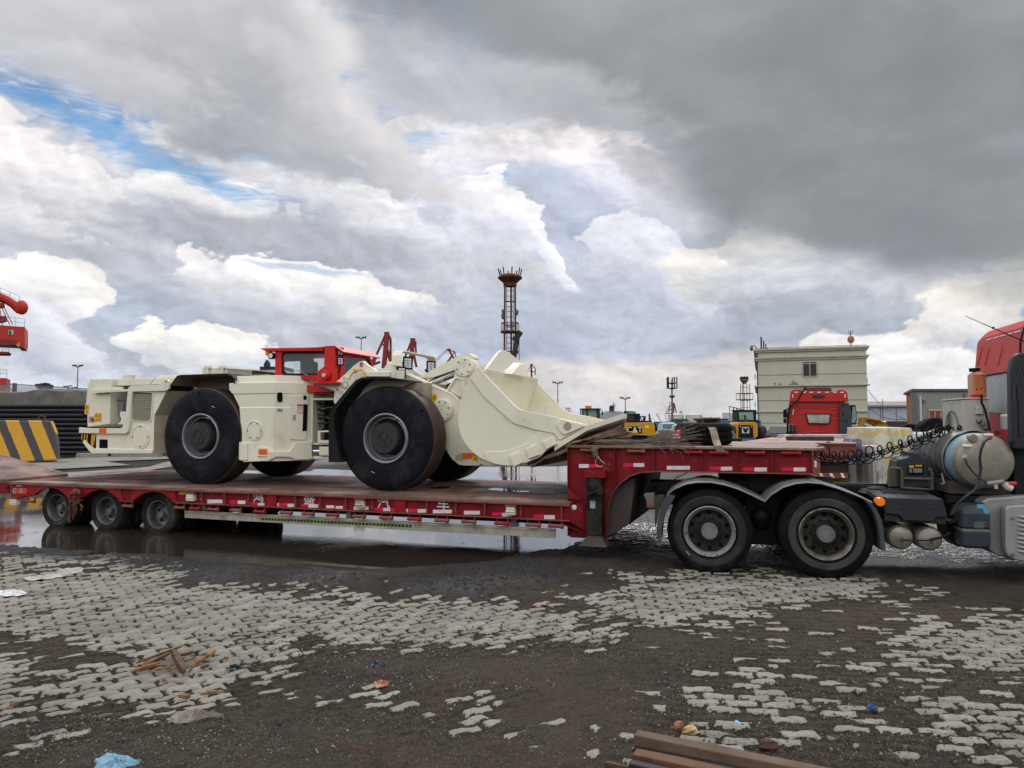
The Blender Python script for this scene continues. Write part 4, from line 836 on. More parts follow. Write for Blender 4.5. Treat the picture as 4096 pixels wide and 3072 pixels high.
m = MB();m.prism([FS(*q) for q in ((1886,672),(1937,675),(1935,755),(1884,752))],DFc-.0245,DFc-.022);fac(m);ds_ = m.build('door_sticker',TAPEW,dr)
m = MB();m.prism([FS(*q) for q in ((1888,674),(1936,676),(1936,690),(1888,689))],DFc-.027,DFc-.0245);fac(m);m.build('sticker_header',TAPER,ds_)
m = MB()
for q0 in (1888,1906,1923): m.prism([FS(*q) for q in ((q0,750),(q0+12,751),(q0+6,730))],DFc-.027,DFc-.0245)
for y in (698,706,714): m.prism([FS(*q) for q in ((1890,y),(1930,y+1),(1930,y+3),(1890,y+2))],DFc-.027,DFc-.0245)
fac(m);m.build('sticker_print',ORG,ds_)
m = MB();sl_ = rpoly([FS(*q) for q in ((1720,572),(1766,572),(1766,656),(1720,656))],.05,8);m.prism(sl_,DFc-.004,DFc+.0);fac(m);m.build('sight_slot',BLKP,tk)
m = MB();m.prism([FS(*q) for q in ((1718,708),(1769,712),(1769,740),(1718,738))],DFc-.004,DFc-.0);fac(m);m.build('code_label',mat('label_blue_grey',(.42,.46,.50),.4),tk)
m = MB()
for x in (1724,1733,1740,1750,1757): m.prism([FS(*q) for q in ((x,714),(x+4,714),(x+4,733),(x,733))],DFc-.0065,DFc-.004)
fac(m);m.build('code_print',BLKP,tk)
cover(VA,1527,898,86,DL-.03,tk,6)
m = MB();m.prism(lp(VA,[(1397,995),(1532,1000),(1535,1070),(1570,1160),(1432,1166),(1428,1150),(1395,1148)],DL-.05),DL-.055,DL);lw = m.build('step_bracket',CRM,tk,bevel=.006)
m = MB();m.prism(lp(VA,[(1412,1008),(1466,1010),(1466,1150),(1406,1150)],DL-.07),DL-.075,DL-.056);m.build('bracket_block',CRM,lw,bevel=.004)
m = MB();m.prism(lp(VA,rpoly([(1535,1040),(1640,1040),(1640,1118),(1535,1116)],22),DL-.05),DL-.052,DL-.02);rf = m.build('reflector_mount',CRM,tk,bevel=.003)
m = MB();m.prism(lp(VA,[(1564,1055),(1637,1057),(1637,1104),(1563,1102)],DL-.053),DL-.057,DL-.052);m.build('side_reflector',ORG,rf)
m = MB();m.prism([FS(*q) for q in ((1640,1075),(1690,1078),(1820,1075),(1875,998),(2010,990),(2010,1140),(1870,1146),(1830,1122),(1705,1120),(1640,1155))],DFc-.05,DFc+.3);fac(m);m.build('tank_skirt',CRM,tk,bevel=.006)
# rooftop gear
m = MB();q = lp(VI,[(752,140),(752,82),(900,80),(900,138)],10.5);m.lathe(((q[0][0]+q[2][0])/2,10.6,q[0][1]-.05),(0,0,1),[((q[2][0]-q[0][0])/2,0),((q[2][0]-q[0][0])/2,q[1][1]-q[0][1]+.05),(0,q[1][1]-q[0][1]+.05)],24);m.build('exhaust_cap',CRM,ld)
m = MB();m.box(lp(VA,[(700,445)],10.4)[0][0],lp(VA,[(870,430)],10.4)[0][0],10.4,11.2,lp(VA,[(700,450)],10.4)[0][1]-.05,lp(VA,[(700,430)],10.4)[0][1]);m.build('hood_box',CRM,ld,bevel=.005)
q = lp(VA,[(1082,418),(1082,368),(1295,366),(1295,418),(1500,420),(1500,381)],10.5)
m = MB();m.box(q[0][0],q[2][0],10.5,11.3,q[0][1]-.06,q[1][1]);ac = m.build('cooler_box',CRM,ld,bevel=.006)
m = MB();m.prism([(q[2][0],q[0][1]-.06),(q[4][0],q[0][1]-.06),(q[5][0],q[5][1]),(q[2][0],q[2][1])],10.51,11.3);cg_ = m.build('cooler_core',mat('cooler_dark',(.10,.085,.05),.7),ac)
m = MB();n = 22
for i in range(n+1): a = q[2][0]+(q[5][0]-q[2][0])*i/n;m.box(a-.003,a+.003,10.5,10.506,q[0][1]-.05,q[2][1]+(q[5][1]-q[2][1])*i/n)
for i in range(5): z = q[0][1]-.03+i*.035;m.box(q[2][0],q[5][0],10.499,10.505,z-.003,z+.003)
m.prism([(q[2][0]-.01,q[2][1]-.012),(q[5][0]+.02,q[5][1]-.012),(q[5][0]+.02,q[5][1]+.006),(q[2][0]-.01,q[2][1]+.006)],10.49,11.31);m.build('cooler_mesh',CRM,ac)
m = MB()
for x in (1100,1225): p = lp(VA,[(x,372)],10.48)[0];m.box(p[0],p[0]+.14,10.46,10.52,p[1],p[1]+.05);m.box(p[0]+.05,p[0]+.1,10.46,10.5,p[1]-.1,p[1])
m.builds('clamp',CRM,ac,bevel=.004)
# ---- articulation joint
p0 = AZ(2008,480,DF+.05);p1 = AZ(2190,640,DF+.05);zb_ = AZ(2010,1140,DF)[1]
m = MB();m.box(aRt,p1[0]+.05,DF+.02,11.5,AZ(2008,500,DF)[1],AZ(2008,478,DF)[1]);m.box(aRt,p1[0]+.05,DF+.02,11.5,AZ(2008,640,DF)[1],AZ(2008,622,DF)[1]);m.box(aRt-.02,aRt+.035,DF+.01,11.5,AZ(2008,1010,DF)[1],AZ(2008,480,DF)[1]);m.box(aRt,p1[0]+.1,DF+.02,11.5,AZ(2008,1140,DF)[1],AZ(2008,1115,DF)[1])
m.box(aRt,p1[0]+.1,DF+.02,DF+.1,AZ(2008,1018,DF)[1],AZ(2008,1003,DF)[1]);m.builds('hinge_plate',CRM,ld,bevel=.004)
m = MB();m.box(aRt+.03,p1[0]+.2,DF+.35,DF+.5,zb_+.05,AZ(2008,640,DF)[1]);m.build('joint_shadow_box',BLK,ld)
m = MB();pz = AZ(2100,560,DF+.25);m.lathe((pz[0]+.02,DF+.3,pz[1]-.05),(0,0,1),[(.13,0),(.13,.09),(.10,.09),(.10,.11),(0,.11)],28);m.box(pz[0]-.2,pz[0]+.2,DF+.34,DF+.4,pz[1]-.08,pz[1]+.14);m.build('hinge_pin',CRM,ld,bevel=.003)
rnd = random.Random(5)
for k in range(9):
    y = 650+k*28;a0 = AZ(1975,y,DF);a1 = AZ(2170,y-30+rnd.uniform(-50,60),DF)
    m = MB();pts = []
    for i in range(9): t = i/8;pts.append((a0[0]+(a1[0]-a0[0])*t,DF+.05+.12*math.sin(t*3.1)+k*.008,a0[1]+(a1[1]-a0[1])*t-.05*math.sin(t*3.14)*rnd.uniform(.3,1.4)))
    m.tube(pts,.013,7);m.tube(pts[:2],.017,7);m.build('hydraulic_hose',[BLK2,STEEL][k % 3 == 1],ld)
m = MB();c = AZ(1935,1072,DF-.02);c2 = AZ(2090,1072,DF-.02);m.lathe((c[0]-.1,DF+.02,c[1]),(1,0,0),[(.045,0),(.045,.08),(0,.08)],20);m.build('cylinder_barrel',CRM,ld)
m = MB();m.lathe((c[0]-.02,DF+.02,c[1]),(1,0,0),[(.028,0),(.028,c2[0]-c[0]+.05)],20,caps=(1,1));m.build('cylinder_rod',CHR,ld)
q = lp(VA,[(2080,1035),(2160,1035),(2160,1110),(2080,1110)],DF-.02);m = MB();m.prism(q,DF-.03,DF+.1);m.build('rod_eye',CRM,ld,bevel=.006)
m = MB();m.plate(lp(VA,rpoly([(2068,898),(2170,896),(2170,1003),(2066,1003)],8),DF),[lp(VA,rpoly([(2090,912),(2170,910),(2170,980),(2088,980)],6),DF)],DF-.01,DF+.03);m.build('guard_loop',CRM,ld)
# ---- front frame
DM = 10.16
ff = lp(VB,[(78,378),(225,378),(290,322),(345,268),(383,240),(410,233),(438,258),(470,278),(500,300),(600,292),(668,300),(668,350),(600,370),(420,420),(260,560),(218,500),(225,430)],DM)
m = MB();m.prism(ff,DM,DM+.06);m.prism([(x,z) for x,z in ff],11.9,11.96);fro = m.builds('front_frame_plate',CRM,ld,bevel=.006)
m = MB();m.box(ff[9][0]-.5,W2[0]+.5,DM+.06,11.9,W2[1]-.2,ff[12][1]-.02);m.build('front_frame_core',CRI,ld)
m = MB();c = lp(VB,[(298,392)],DM)[0];m.lathe((c[0],DM,c[1]),(0,-1,0),[(.14,0),(.14,.02),(0,.02)],36);m.lathe((c[0],DM-.02,c[1]),(0,-1,0),[(.03,0),(.03,.01),(0,.01)],16);pv = m.build('pivot_disc',CRM,fro[0])
m = MB()
for k in range(8): an = 2*math.pi*k/8;m.lathe((c[0]+.055*math.cos(an),DM-.02,c[1]+.055*math.sin(an)),(0,-1,0),[(.010,0),(.010,.012),(0,.012)],6,smooth=False)
for an in (60,100,180,240): m.lathe((c[0]+.115*math.cos(R(an)),DM-.02,c[1]+.115*math.sin(R(an))),(0,-1,0),[(.010,0),(.010,.012),(0,.012)],6,smooth=False)
m.builds('pivot_bolt',STEEL,pv)
for pts,mt in (([(235,417),(262,417),(262,478),(235,478)],TAPEW),([(345,285),(380,285),(380,303),(345,303)],YEL),([(347,304),(372,304),(372,332),(347,332)],TAPEW),([(388,262),(410,262),(410,292),(388,292)],TAPEW)):
    m = MB();q = lp(VB,pts,DM);m.prism(q,DM-.004,DM);st = m.build('frame_sticker',mt,fro[0])
    if mt is TAPEW: m = MB();z1 = q[0][1];m.box(q[0][0]+.003,q[1][0]-.003,DM-.006,DM-.004,z1-.025,z1-.004);m.build('sticker_header',TAPER,st)
m = MB();c = lp(VB,[(400,254)],DM)[0];m.lathe((c[0],DM,c[1]),(0,-1,0),[(.032,0),(.032,.004),(0,.004)],20);m.build('lug_eye',mat('primer_red',(.30,.08,.06),.6),fro[0])
m = MB();m.tube([(x,DM-.12,z) for x,z in lp(VB,[(352,356),(354,335),(382,302),(392,297),(432,297),(442,304),(448,345)],DM)],.013,8);m.build('grab_rail',mat('handrail_yellow',(.62,.36,.02),.4),ld)
# top valve block and lamp post
m = MB();q = lp(VB,[(500,305),(505,282),(595,280),(600,305)],DM+.1);m.prism(q,DM+.1,DM+.35);m.build('valve_block',SIL,ld,bevel=.006)
m = MB();m.prism(lp(VB,[(425,310),(600,305),(600,338),(425,338)],DM+.02),DM-.1,DM+.5);m.build('top_plate',CRM,ld,bevel=.006)
m = MB();p = lp(VB,[(582,285)],DM+.3)[0];m.lathe((p[0],DM+.3,p[1]),(0,-1,0),[(.075,0),(.075,.03),(.03,.03),(.03,0)],24);m.build('lifting_eye',CRM,ld)
def lamp(cx,cz,b,par,s=.06,turn=45):
    def tn(m): co_,si_ = math.cos(R(turn)),math.sin(R(turn));m.v = [(cx+(p[0]-cx)*co_+(p[1]-b)*si_,b-(p[0]-cx)*si_+(p[1]-b)*co_,p[2]) for p in m.v];return m
    m = MB();m.loft([[(cx-.07,b-s*.8,cz-s*1.1),(cx-.07,b+s*.8,cz-s*1.1),(cx-.07,b+s*.8,cz+s*1.1),(cx-.07,b-s*.8,cz+s*1.1)],[(cx,b-s*1.25,cz-s*1.6),(cx,b+s*1.25,cz-s*1.6),(cx,b+s*1.25,cz+s*1.6),(cx,b-s*1.25,cz+s*1.6)]]);o = tn(m).build('work_lamp',BLK,par,bevel=.008)
    m = MB();m.box(cx,cx+.006,b-s*.82,b+s*.82,cz-s*1.1,cz+s*1.1);ln = tn(m).build('lens',LENS,o,bevel=.004)
    m = MB()
    for i in range(3): m.box(cx+.006,cx+.008,b-s*.8,b+s*.8,cz-s*.55+i*s*.55-.003,cz-s*.55+i*s*.55+.003)
    m.box(cx+.006,cx+.0085,b-.003,b+.003,cz-s*1.05,cz+s*1.05);tn(m).build('lens_grid',BLKP,ln);return o
q = lp(VH,[(790,340),(965,345),(965,575),(795,560)],DM-.02);a1 = q[2][0]
m = MB();m.box(q[0][0],a1-.14,DM-.04,DM-.02,q[3][1],q[0][1]);m.box(q[0][0],a1-.1,DM-.04,DM+.2,q[0][1]-.015,q[0][1]);m.box(a1-.14,a1-.13,DM-.04,DM+.2,q[3][1],q[0][1]);hb = m.build('lamp_housing',CRM,ld,bevel=.005)
lamp(a1-.06,(q[0][1]+q[3][1])/2-.01,DM+.09,hb,.06)
# hoop carrying the two work lamps
def hoop():
    h0 = T.S(VH(905,90),10.55);hz0 = T.S(VH(905,560),10.55)[1];zt_ = h0[1];a = h0[0];w_ = .17
    pr = [(10.5,hz0),(10.5,zt_-.09),(10.54,zt_-.02),(10.62,zt_),(11.72,zt_),(11.80,zt_-.02),(11.84,zt_-.09),(11.84,zt_-.40),(11.72,zt_-.55),(11.70,hz0)]
    inn = [(10.515,hz0),(10.515,zt_-.09),(10.55,zt_-.035),(10.62,zt_-.018),(11.72,zt_-.018),(11.79,zt_-.035),(11.82,zt_-.09),(11.82,zt_-.40),(11.70,zt_-.54),(11.68,hz0)]
    m = MB();n = len(pr)
    m.loft([[(a-w_/2,*pr[i]),(a+w_/2,*pr[i]),(a+w_/2,*inn[i]),(a-w_/2,*inn[i])] for i in range(n)])
    return m.build('lamp_hoop',CRM,ld,bevel=.004),a,zt_
ho,ha,hzt = hoop();lamp(ha+.09,hzt-.20,10.72,ho,.07);lamp(ha+.09,hzt-.20,11.60,ho,.07)
m = MB();m.tube([(ha+.03,11.5,hzt-.35),(ha+.05,11.52,hzt-.55),(ha+.0,11.45,hzt-.75),(ha+.02,11.5,hzt-.85)],.01,6);m.build('lamp_cable',BLK2,ho)
# front fender
fo = lp(VB,[(668,354),(600,342),(400,341),(362,358),(330,392),(215,530),(192,575),(186,650),(186,893)],D0-.06)
m = MB();fi = lp(VB,[(668,358),(600,352),(408,352),(380,368),(345,405),(238,545),(222,590),(226,700),(266,893)],D0-.06)
m.loft([[(o_[0],D0-.06,o_[1]),(o_[0],D0+.62,o_[1]),(o_[0]+.02,D0+.62,o_[1]-.015),(i_[0],D0-.06,i_[1])] for o_,i_ in zip(fo,fi)]);ffd = m.build('front_fender',BLK2,ld)
m = MB();m.prism(fi+lp(VB,[(268,770),(300,600),(400,470),(560,410),(668,400)],D0+.3),D0+.30,D0+.32);m.build('fender_panel',CRM,ffd)
# ---- lift arms
DA = 10.42
arm = lp(VB,rpoly([(598,365),(612,350),(660,302),(700,315),(985,440),(1040,490),(1060,580),(1060,700),(1120,800),(1180,885),(1172,914),(1060,914),(1000,885),(965,840),(945,790),(900,640),(800,460),(700,385)],[4,10,6,10,60,40,40,30,10,10,8,10,50,40,30,60,60,40]),DA)
m = MB();m.prism(arm,DA,DA+.10,ch=0);m.prism(arm,11.62,11.72);ar = m.builds('lift_arm',CRM,ld,bevel=.008)
rim_ = lp(VB,[(665,312),(985,450),(1035,500),(1045,600)],DA-.01);m = MB();m.tube([(x,DA+.0,z) for x,z in rim_],.012,4,smooth=False);m.build('arm_seam',CRM,ar[0])
def pin(v,x,y,r_,D,par,nb=6):
    c = lp(v,[(x,y)],D)[0];m = MB();m.lathe((c[0],D,c[1]),(0,-1,0),[(r_*1.12,0),(r_*1.12,.03),(r_,.035),(r_,.05),(r_*.5,.052),(r_*.48,.045),(r_*.12,.045),(r_*.1,.03),(0,.03)],36);o = m.build('pin_boss',CRM,par)
    m = MB()
    for k in range(nb): an = 2*math.pi*(k+.3)/nb;m.lathe((c[0]+r_*.78*math.cos(an),D-.045,c[1]+r_*.78*math.sin(an)),(0,-1,0),[(.013,0),(.013,.016),(0,.016)],6,smooth=False)
    m.builds('pin_bolt',STEEL,o)
pin(VB,928,553,.165,DA,ar[0],8)
sticker(VB,[(858,515),(890,517),(890,450),(860,450)],DA-.004,ar[0],0);sticker(VB,[(1120,885),(1153,886),(1155,828),(1121,820)],DA-.004,ar[0],0)
m = MB();m.prism(lp(VB,[(1058,833),(1120,832),(1120,870),(1060,870)],DA-.003),DA-.005,DA);m.build('side_reflector',ORG,ar[0])
m = MB();m.lathe((W2[0]+1.0,DA,lp(VB,[(950,870)],DA)[0][1]),(0,1,0),[(.09,0),(.09,1.2)],20,caps=(1,1));m.build('cross_tube',CRM,ld)
# tilt link and cylinders
DK = 10.75
m = MB();m.prism(lp(VB,rpoly([(765,345),(900,270),(1035,200),(1078,181),(1100,181),(1108,192),(1128,202),(1130,216),(1122,222),(1085,212),(1040,235),(1010,290),(860,342)],5),DK),DK,DK+.25);m.build('tilt_link',CRM,ld,bevel=.01)
c0 = lp(VB,[(1040,300)],DK+.12)[0];c1 = lp(VB,[(858,378)],DK+.12)[0]
d_ = Vector((c1[0]-c0[0],0,c1[1]-c0[1])).normalized()
m = MB();m.lathe((c0[0],DK+.12,c0[1]),d_,[(.06,0),(.06,1.3)],24,caps=(1,1));m.build('cylinder_rod',CHR,ld)
m = MB();m.lathe((c0[0]+.08,DK+.3,c0[1]-.13),d_,[(.07,0),(.07,1.5)],24,caps=(1,1));m.build('cylinder_barrel',BLK,ld)
# ---- bucket
DBk = 9.75;DBf = 12.4
side = lp(VB,rpoly([(1160,273),(1212,332),(1400,530),(1440,556),(1600,585),(1700,610),(1838,640),(1862,656),(1680,770),(1480,893),(1375,917),(1280,910),(1180,872),(1100,810),(1045,722),(1028,640),(1036,520),(1062,425),(1110,340)],[6,0,30,20,0,0,8,4,0,10,40,40,50,60,60,50,50,30,30]),DBk)
m = MB();m.prism(side,DBk,DBk+.05);bs_ = m.build('bucket_side',CRM,ld,bevel=.006)
m = MB();m.prism(side,DBf-.05,DBf);m.build('bucket_side',CRM,ld,bevel=.006)
bandp = lp(VB,rpoly([(1160,273),(1212,332),(1400,530),(1440,556),(1600,585),(1700,610),(1838,640),(1862,656),(1690,748),(1655,705),(1530,680),(1390,640),(1335,590),(1200,470),(1108,345)],[4,0,30,20,0,0,8,3,0,10,10,40,40,10,4]),DBk-.02)
m = MB();m.prism(bandp,DBk-.025,DBk);m.build('side_reinforcement',CRM,bs_,bevel=.006)
m = MB();m.prism(lp(VB,rpoly([(1700,612),(1842,648),(1845,660),(1722,714),(1700,705),(1662,648)],8),DBk-.045),DBk-.05,DBk-.025);hx = m.build('lip_gusset',CRM,bs_,bevel=.006)
m = MB();c = lp(VB,[(1740,659)],DBk-.05)[0];m.lathe((c[0],DBk-.05,c[1]),(0,-1,0),[(.058,0),(.058,.003),(0,.003)],24);m.build('gusset_hole',CRI,hx)
m = MB();m.prism(lp(VB,rpoly([(1190,825),(1330,822),(1490,768),(1535,722),(1545,690),(1640,700),(1672,740),(1560,860),(1480,893),(1375,917),(1280,908),(1215,880),(1195,850)],[15,20,20,10,6,6,6,0,8,30,30,20,8]),DBk-.012),DBk-.015,DBk);m.build('wear_strip',CRM,bs_,bevel=.005)
m = MB()
for pl in ([(1362,852),(1420,825),(1450,895),(1390,924)],[(1468,808),(1532,780),(1560,845),(1485,872)],[(1578,762),(1640,730),(1672,775),(1605,808)]): m.prism(lp(VB,pl,DBk-.05),DBk-.06,DBk-.0)
m.builds('wear_block',CRM,bs_,bevel=.008)
# shell
sh = lp(VB,[(1165,285),(1112,345),(1064,430),(1040,522),(1032,640),(1050,722),(1105,808),(1182,868),(1282,905),(1375,912),(1480,888),(1680,768)],DBk)
m = MB();inn = [(p[0]+.03,p[1]+.015) for p in sh]
m.loft([[(p[0],DBk+.02,p[1]),(p[0],DBf-.02,p[1]),(q[0],DBf-.02,q[1]),(q[0],DBk+.02,q[1])] for p,q in zip(sh,inn)]);shl = m.build('bucket_shell',CRM,ld)
# inner liner: the broad sloping back wall seen from in front
i0 = lp(VB,[(1215,318),(1290,420),(1420,640),(1600,740)],DBk)
m = MB();m.loft([[(p[0],DBk+.05,p[1]),(p[0],DBf-.05,p[1]),(p[0]-.02,DBf-.05,p[1]-.02),(p[0]-.02,DBk+.05,p[1]-.02)] for p in [(sh[0][0]+.10,sh[0][1]+.0),(sh[0][0]-.02,sh[0][1]-.30),(sh[0][0]-.12,sh[0][1]-.62),(sh[0][0]-.10,sh[0][1]-1.0),(sh[0][0]+.35,sh[0][1]-1.38),(sh[-1][0],sh[-1][1]+.03)]]);m.build('bucket_liner',CRM,ld,bevel=.004)
# arrow lip
L1 = lp(VB,[(1680,770)],DBk)[0];L2 = lp(VB,[(1862,656)],DBk)[0];L0 = lp(VB,[(1480,893)],DBk)[0];sl2 = (L2[1]-L1[1])/(L2[0]-L1[0]);ap = L2[0]+.30
def lipz(a): return L2[1]+(a-L2[0])*sl2
pl = [(L1[0]-.05,DBk-.02),(L2[0]+.01,DBk-.02),(ap,11.0),(ap,11.2),(L2[0]+.01,DBf+.02),(L1[0]-.05,DBf+.02)]
m = MB();m.loft([[(a,b,lipz(a)-.075) for a,b in pl],[(a,b,lipz(a)) for a,b in pl]]);lip = m.build('cutting_lip',CRM,ld,bevel=.004)
m = MB();pu = [(L0[0]+.05,DBk-.0),(L1[0]-.05,DBk-.0),(L2[0]-.0,DBk),(ap-.03,11.0),(ap-.03,11.2),(L2[0],DBf),(L0[0]+.05,DBf)]
m.loft([[(a,b,lipz(a)-.10) for a,b in pu],[(a,b,lipz(a)-.076) for a,b in pu]]);m.build('lip_underside',mat('raw_brown_plate',(.10,.062,.05),.5,var=.25,dirt=.3,rust=.3),lip)
# spill guard
tz = side[0][1];ta = side[0][0]+.05
VS_ = view(1700,1360,1.4111);gp_ = [X_(T,VS_(*q),ta) for q in rpoly([(338,182),(352,150),(412,70),(432,56),(456,61),(538,126),(541,212),(430,192)],[0,0,8,6,6,4,0,0])]
m = MB();m.plate(gp_,[],0,.05);m.v = [(ta-.03+p[1],p[0],p[2]) for p in m.v];sgd = m.build('spill_guard',CRM,ld,bevel=.006)
fa_ = [X_(T,VS_(*q),ta+.02) for q in ((430,190),(500,126),(539,130),(541,212))];m = MB();m.loft([[(ta+.02,b,z) for b,z in fa_],[(ta+.16,fa_[0][0]+.05,fa_[0][1]),(ta+.10,fa_[1][0]+.1,fa_[1][1]-.02),(ta+.10,fa_[2][0],fa_[2][1]-.02),(ta+.16,fa_[3][0],fa_[3][1])]]);m.build('guard_wing',CRM,sgd,bevel=.006)
m = MB();m.box(ta-.06,ta+.06,DBk+.05,DBf-.05,tz-.06,tz-.01);m.build('top_rail',CRM,ld,bevel=.01)
# bucket bracket plates round the upper pin
bk = lp(VB,rpoly([(1018,262),(1040,236),(1072,222),(1105,218),(1140,235),(1160,275),(1130,340),(1070,430),(1045,470),(960,420),(1000,340)],[10,20,20,20,30,10,10,10,6,6,10]),10.5)
m = MB();m.prism(bk,10.5,10.58);m.prism(bk,11.4,11.48);bks = m.builds('bucket_bracket',CRM,ld,bevel=.008)
pin(VB,1072,274,.145,10.5,bks[0],6)
m = MB();m.tube([(x,10.49,z) for x,z in lp(VB,[(962,425),(1010,350),(1038,342),(1052,352),(1062,375),(1045,400)],10.5)],.02,6);m.build('bracket_rib',CRM,bks[0])
m = MB();p = lp(VB,[(1050,385)],10.35)[0];m.lathe((p[0],10.38,p[1]-.1),(0,0,1),[(.04,0),(.045,.16),(.055,.17),(.055,.2),(0,.2)],18);m.build('stop_pad',CRM,bks[0])
m = MB();m.prism(lp(VB,[(1168,880),(1290,908),(1240,922),(1180,905)],DBk+.3),DBk+.3,12.0);m.build('bucket_heel',CRM,ld,bevel=.006)
# ---- operator cab
DC = 10.25;ZC0 = T.S(VC(1300,650),DC)[1]-.25
def C_(pts,D=DC): return [T.S(VC(*q),D) for q in pts]
aFc = C_([(1505,300)])[0][0];aBc = C_([(420,160)])[0][0];zR = C_([(1325,130)])[0][1]
wh = C_(rpoly([(550,205),(1335,200),(1335,620),(560,625)],[90,60,60,60]))
m = MB();m.plate(C_([(445,152),(1500,120),(1500,700),(440,700)]),[wh],DC,DC+.05);cp = m.build('cab_side',CAB,ld,bevel=.006)
m = MB();m.plate(C_(rpoly([(552,207),(1333,202),(1333,618),(562,623)],[90,60,60,60])),[C_(rpoly([(582,245),(1320,238),(1318,545),(1180,590),(640,592),(585,520)],[60,40,40,20,20,20]))],DC+.005,DC+.02);m.build('window_seal',BLK2,cp)
m = MB();m.plate(C_(rpoly([(560,212),(1330,206),(1330,612),(566,616)],60)),[],DC+.010,DC+.016);m.build('side_window',GLS,cp)
DE = 11.35
m = MB();m.plate(C_([(380,200),(1560,120),(1560,780),(380,780)],DC)and [(aBc,ZC0),(aFc,ZC0),(aFc,zR),(aBc,zR-.02)],[lp(VC,rpoly([(990,490),(990,385),(1205,385),(1205,490)],[0,60,60,0]),DE),lp(VC,[(990,515),(1205,515),(1205,585),(990,585)],DE)],DE-.03,DE);m.build('cab_far_side',INT,cp)
m = MB();m.box(aBc,aFc,DC+.05,DE,ZC0,ZC0+.12);m.builds('cab_shell',CAB,ld)
m = MB();m.plate([(DC+.05,ZC0),(DE,ZC0),(DE,zR-.02),(DC+.05,zR-.02)],[[X_(T,VC(*q),aBc+.02) for q in ((595,590),(595,400),(640,385),(880,372),(905,380),(908,590))]],0,.04);m.v = [(aBc+p[1],p[0],p[2]) for p in m.v];m.build('cab_rear',INT,cp)
# roof with visor and front pillar
m = MB();r0 = C_([(205,152)])[0];r1 = C_([(1325,132)])[0]
m.loft([[(r0[0],DC-.06,r0[1]),(r0[0]+.12,DC-.06,r0[1]-.05),(r1[0],DC-.06,r1[1]-.06),(r1[0],DC-.06,r1[1])],[(r0[0],DE+.08,r0[1]),(r0[0]+.12,DE+.08,r0[1]-.05),(r1[0],DE+.08,r1[1]-.06),(r1[0],DE+.08,r1[1])]]);m.build('cab_roof',CAB,ld,bevel=.006)
m = MB();q = C_([(1322,108),(1508,108),(1508,465),(1322,465)],DC-.06);m.box(q[0][0],q[1][0],DC-.07,DC+.12,q[2][1],q[0][1]);cp2 = m.build('cab_pillar',CAB,ld,bevel=.006)
aV = q[1][0];zv = q[0][1]
m = MB();m.loft([[(aV-.5,DC-.07,zv-.02),(aV-.5,DC-.07,zv-.035),(aV-.5,DE+.1,zv-.035),(aV-.5,DE+.1,zv-.02)],[(aV,DC-.07,zv),(aV,DC-.07,zv-.03),(aV,DE+.1,zv-.03),(aV,DE+.1,zv)],[(aV+.14,DC-.03,zv-.10),(aV+.13,DC-.03,zv-.12),(aV+.13,DE+.06,zv-.12),(aV+.14,DE+.06,zv-.10)]]);m.build('cab_visor',CAB,ld,bevel=.004)
lamp(aV+.05,C_([(1528,205)])[0][1],DC+.02,cp2,.045);lamp(aV+.05,C_([(1520,375)])[0][1],DC+.02,cp2,.045)
# front wall with arched window
aW = aV-.02
fw = [X_(T,VC(*q),aW) for q in rpoly([(1560,760),(1580,330),(1640,250),(2080,290),(2150,400),(2150,760)],[0,30,40,50,40,0])]
fh = [X_(T,VC(*q),aW) for q in rpoly([(1615,700),(1650,400),(1700,305),(2060,335),(2110,420),(2110,700)],[0,40,50,50,30,0])]
m = MB();m.plate(fw,[fh],0,.04);m.v = [(aW-.0+p[1],p[0],p[2]) for p in m.v];fwp = m.build('cab_front',CAB,ld,bevel=.006)
m = MB();m.plate(fh,[],.01,.016);m.v = [(aW+p[1],p[0],p[2]) for p in m.v];m.build('windscreen',DGL,fwp)
m = MB();m.box(aBc,aW,DC+.04,DE+.05,zR-.06,zR-.03);m.box(aFc-.02,aW,DC+.02,DC+.16,ZC0,zR-.03);m.builds('cab_frame',CAB,ld)
# hinge gear below the cab
m = MB();q = C_([(1190,570),(1340,450),(1480,465),(1480,740),(1190,740)],DC-.1);m.prism(q,DC-.12,DC+.02);hg = m.build('cab_mount',CAB,ld,bevel=.01)
c = C_([(1350,625)],DC-.14)[0];m = MB();m.lathe((c[0],DC-.12,c[1]),(0,-1,0),[(.075,0),(.075,.06),(.065,.07),(.0,.07)],28);hg2 = m.build('mount_boss',CAB,hg)
m = MB();m.lathe((c[0],DC-.19,c[1]),(0,-1,0),[(.035,0),(.035,.03),(0,.03)],6,smooth=False);m.build('mount_bolt',SIL,hg2)
m = MB();q = C_([(1090,748),(1560,740),(1560,775),(1085,772)],DC-.2);m.prism(q,DC-.25,DC+.4);m.build('cab_floor',CAB,ld,bevel=.004)
# beacon, wiper, lamp
p = C_([(316,222)])[0];m = MB();m.lathe((p[0],DC+.02,p[1]+.035),(0,0,-1),[(.055,0),(.058,.02),(.045,.085),(0,.085)],20);m.build('beacon',mat('amber_lens',(.85,.22,.01),.15,coat=.6,spec=.8),ld)
p = C_([(392,282)])[0];m = MB();m.lathe((p[0],DC-.02,p[1]),(0,-1,0),[(.055,-.06),(.062,0),(.062,.02),(.05,.02),(.0,.022)],10);rl = m.build('work_lamp',BLK,ld);m = MB();m.lathe((p[0],DC-.042,p[1]),(0,-1,0),[(.045,0),(.04,.008),(0,.01)],10);m.build('lens',LENS,rl)
m = MB();m.tube([(x,DC-.04,z) for x,z in C_([(1050,635),(920,560),(890,545)])],.008,6);m.tube([(x,DC-.04,z) for x,z in C_([(785,552),(900,545),(985,545)])],.006,6);m.build('wiper',STEEL,ld)
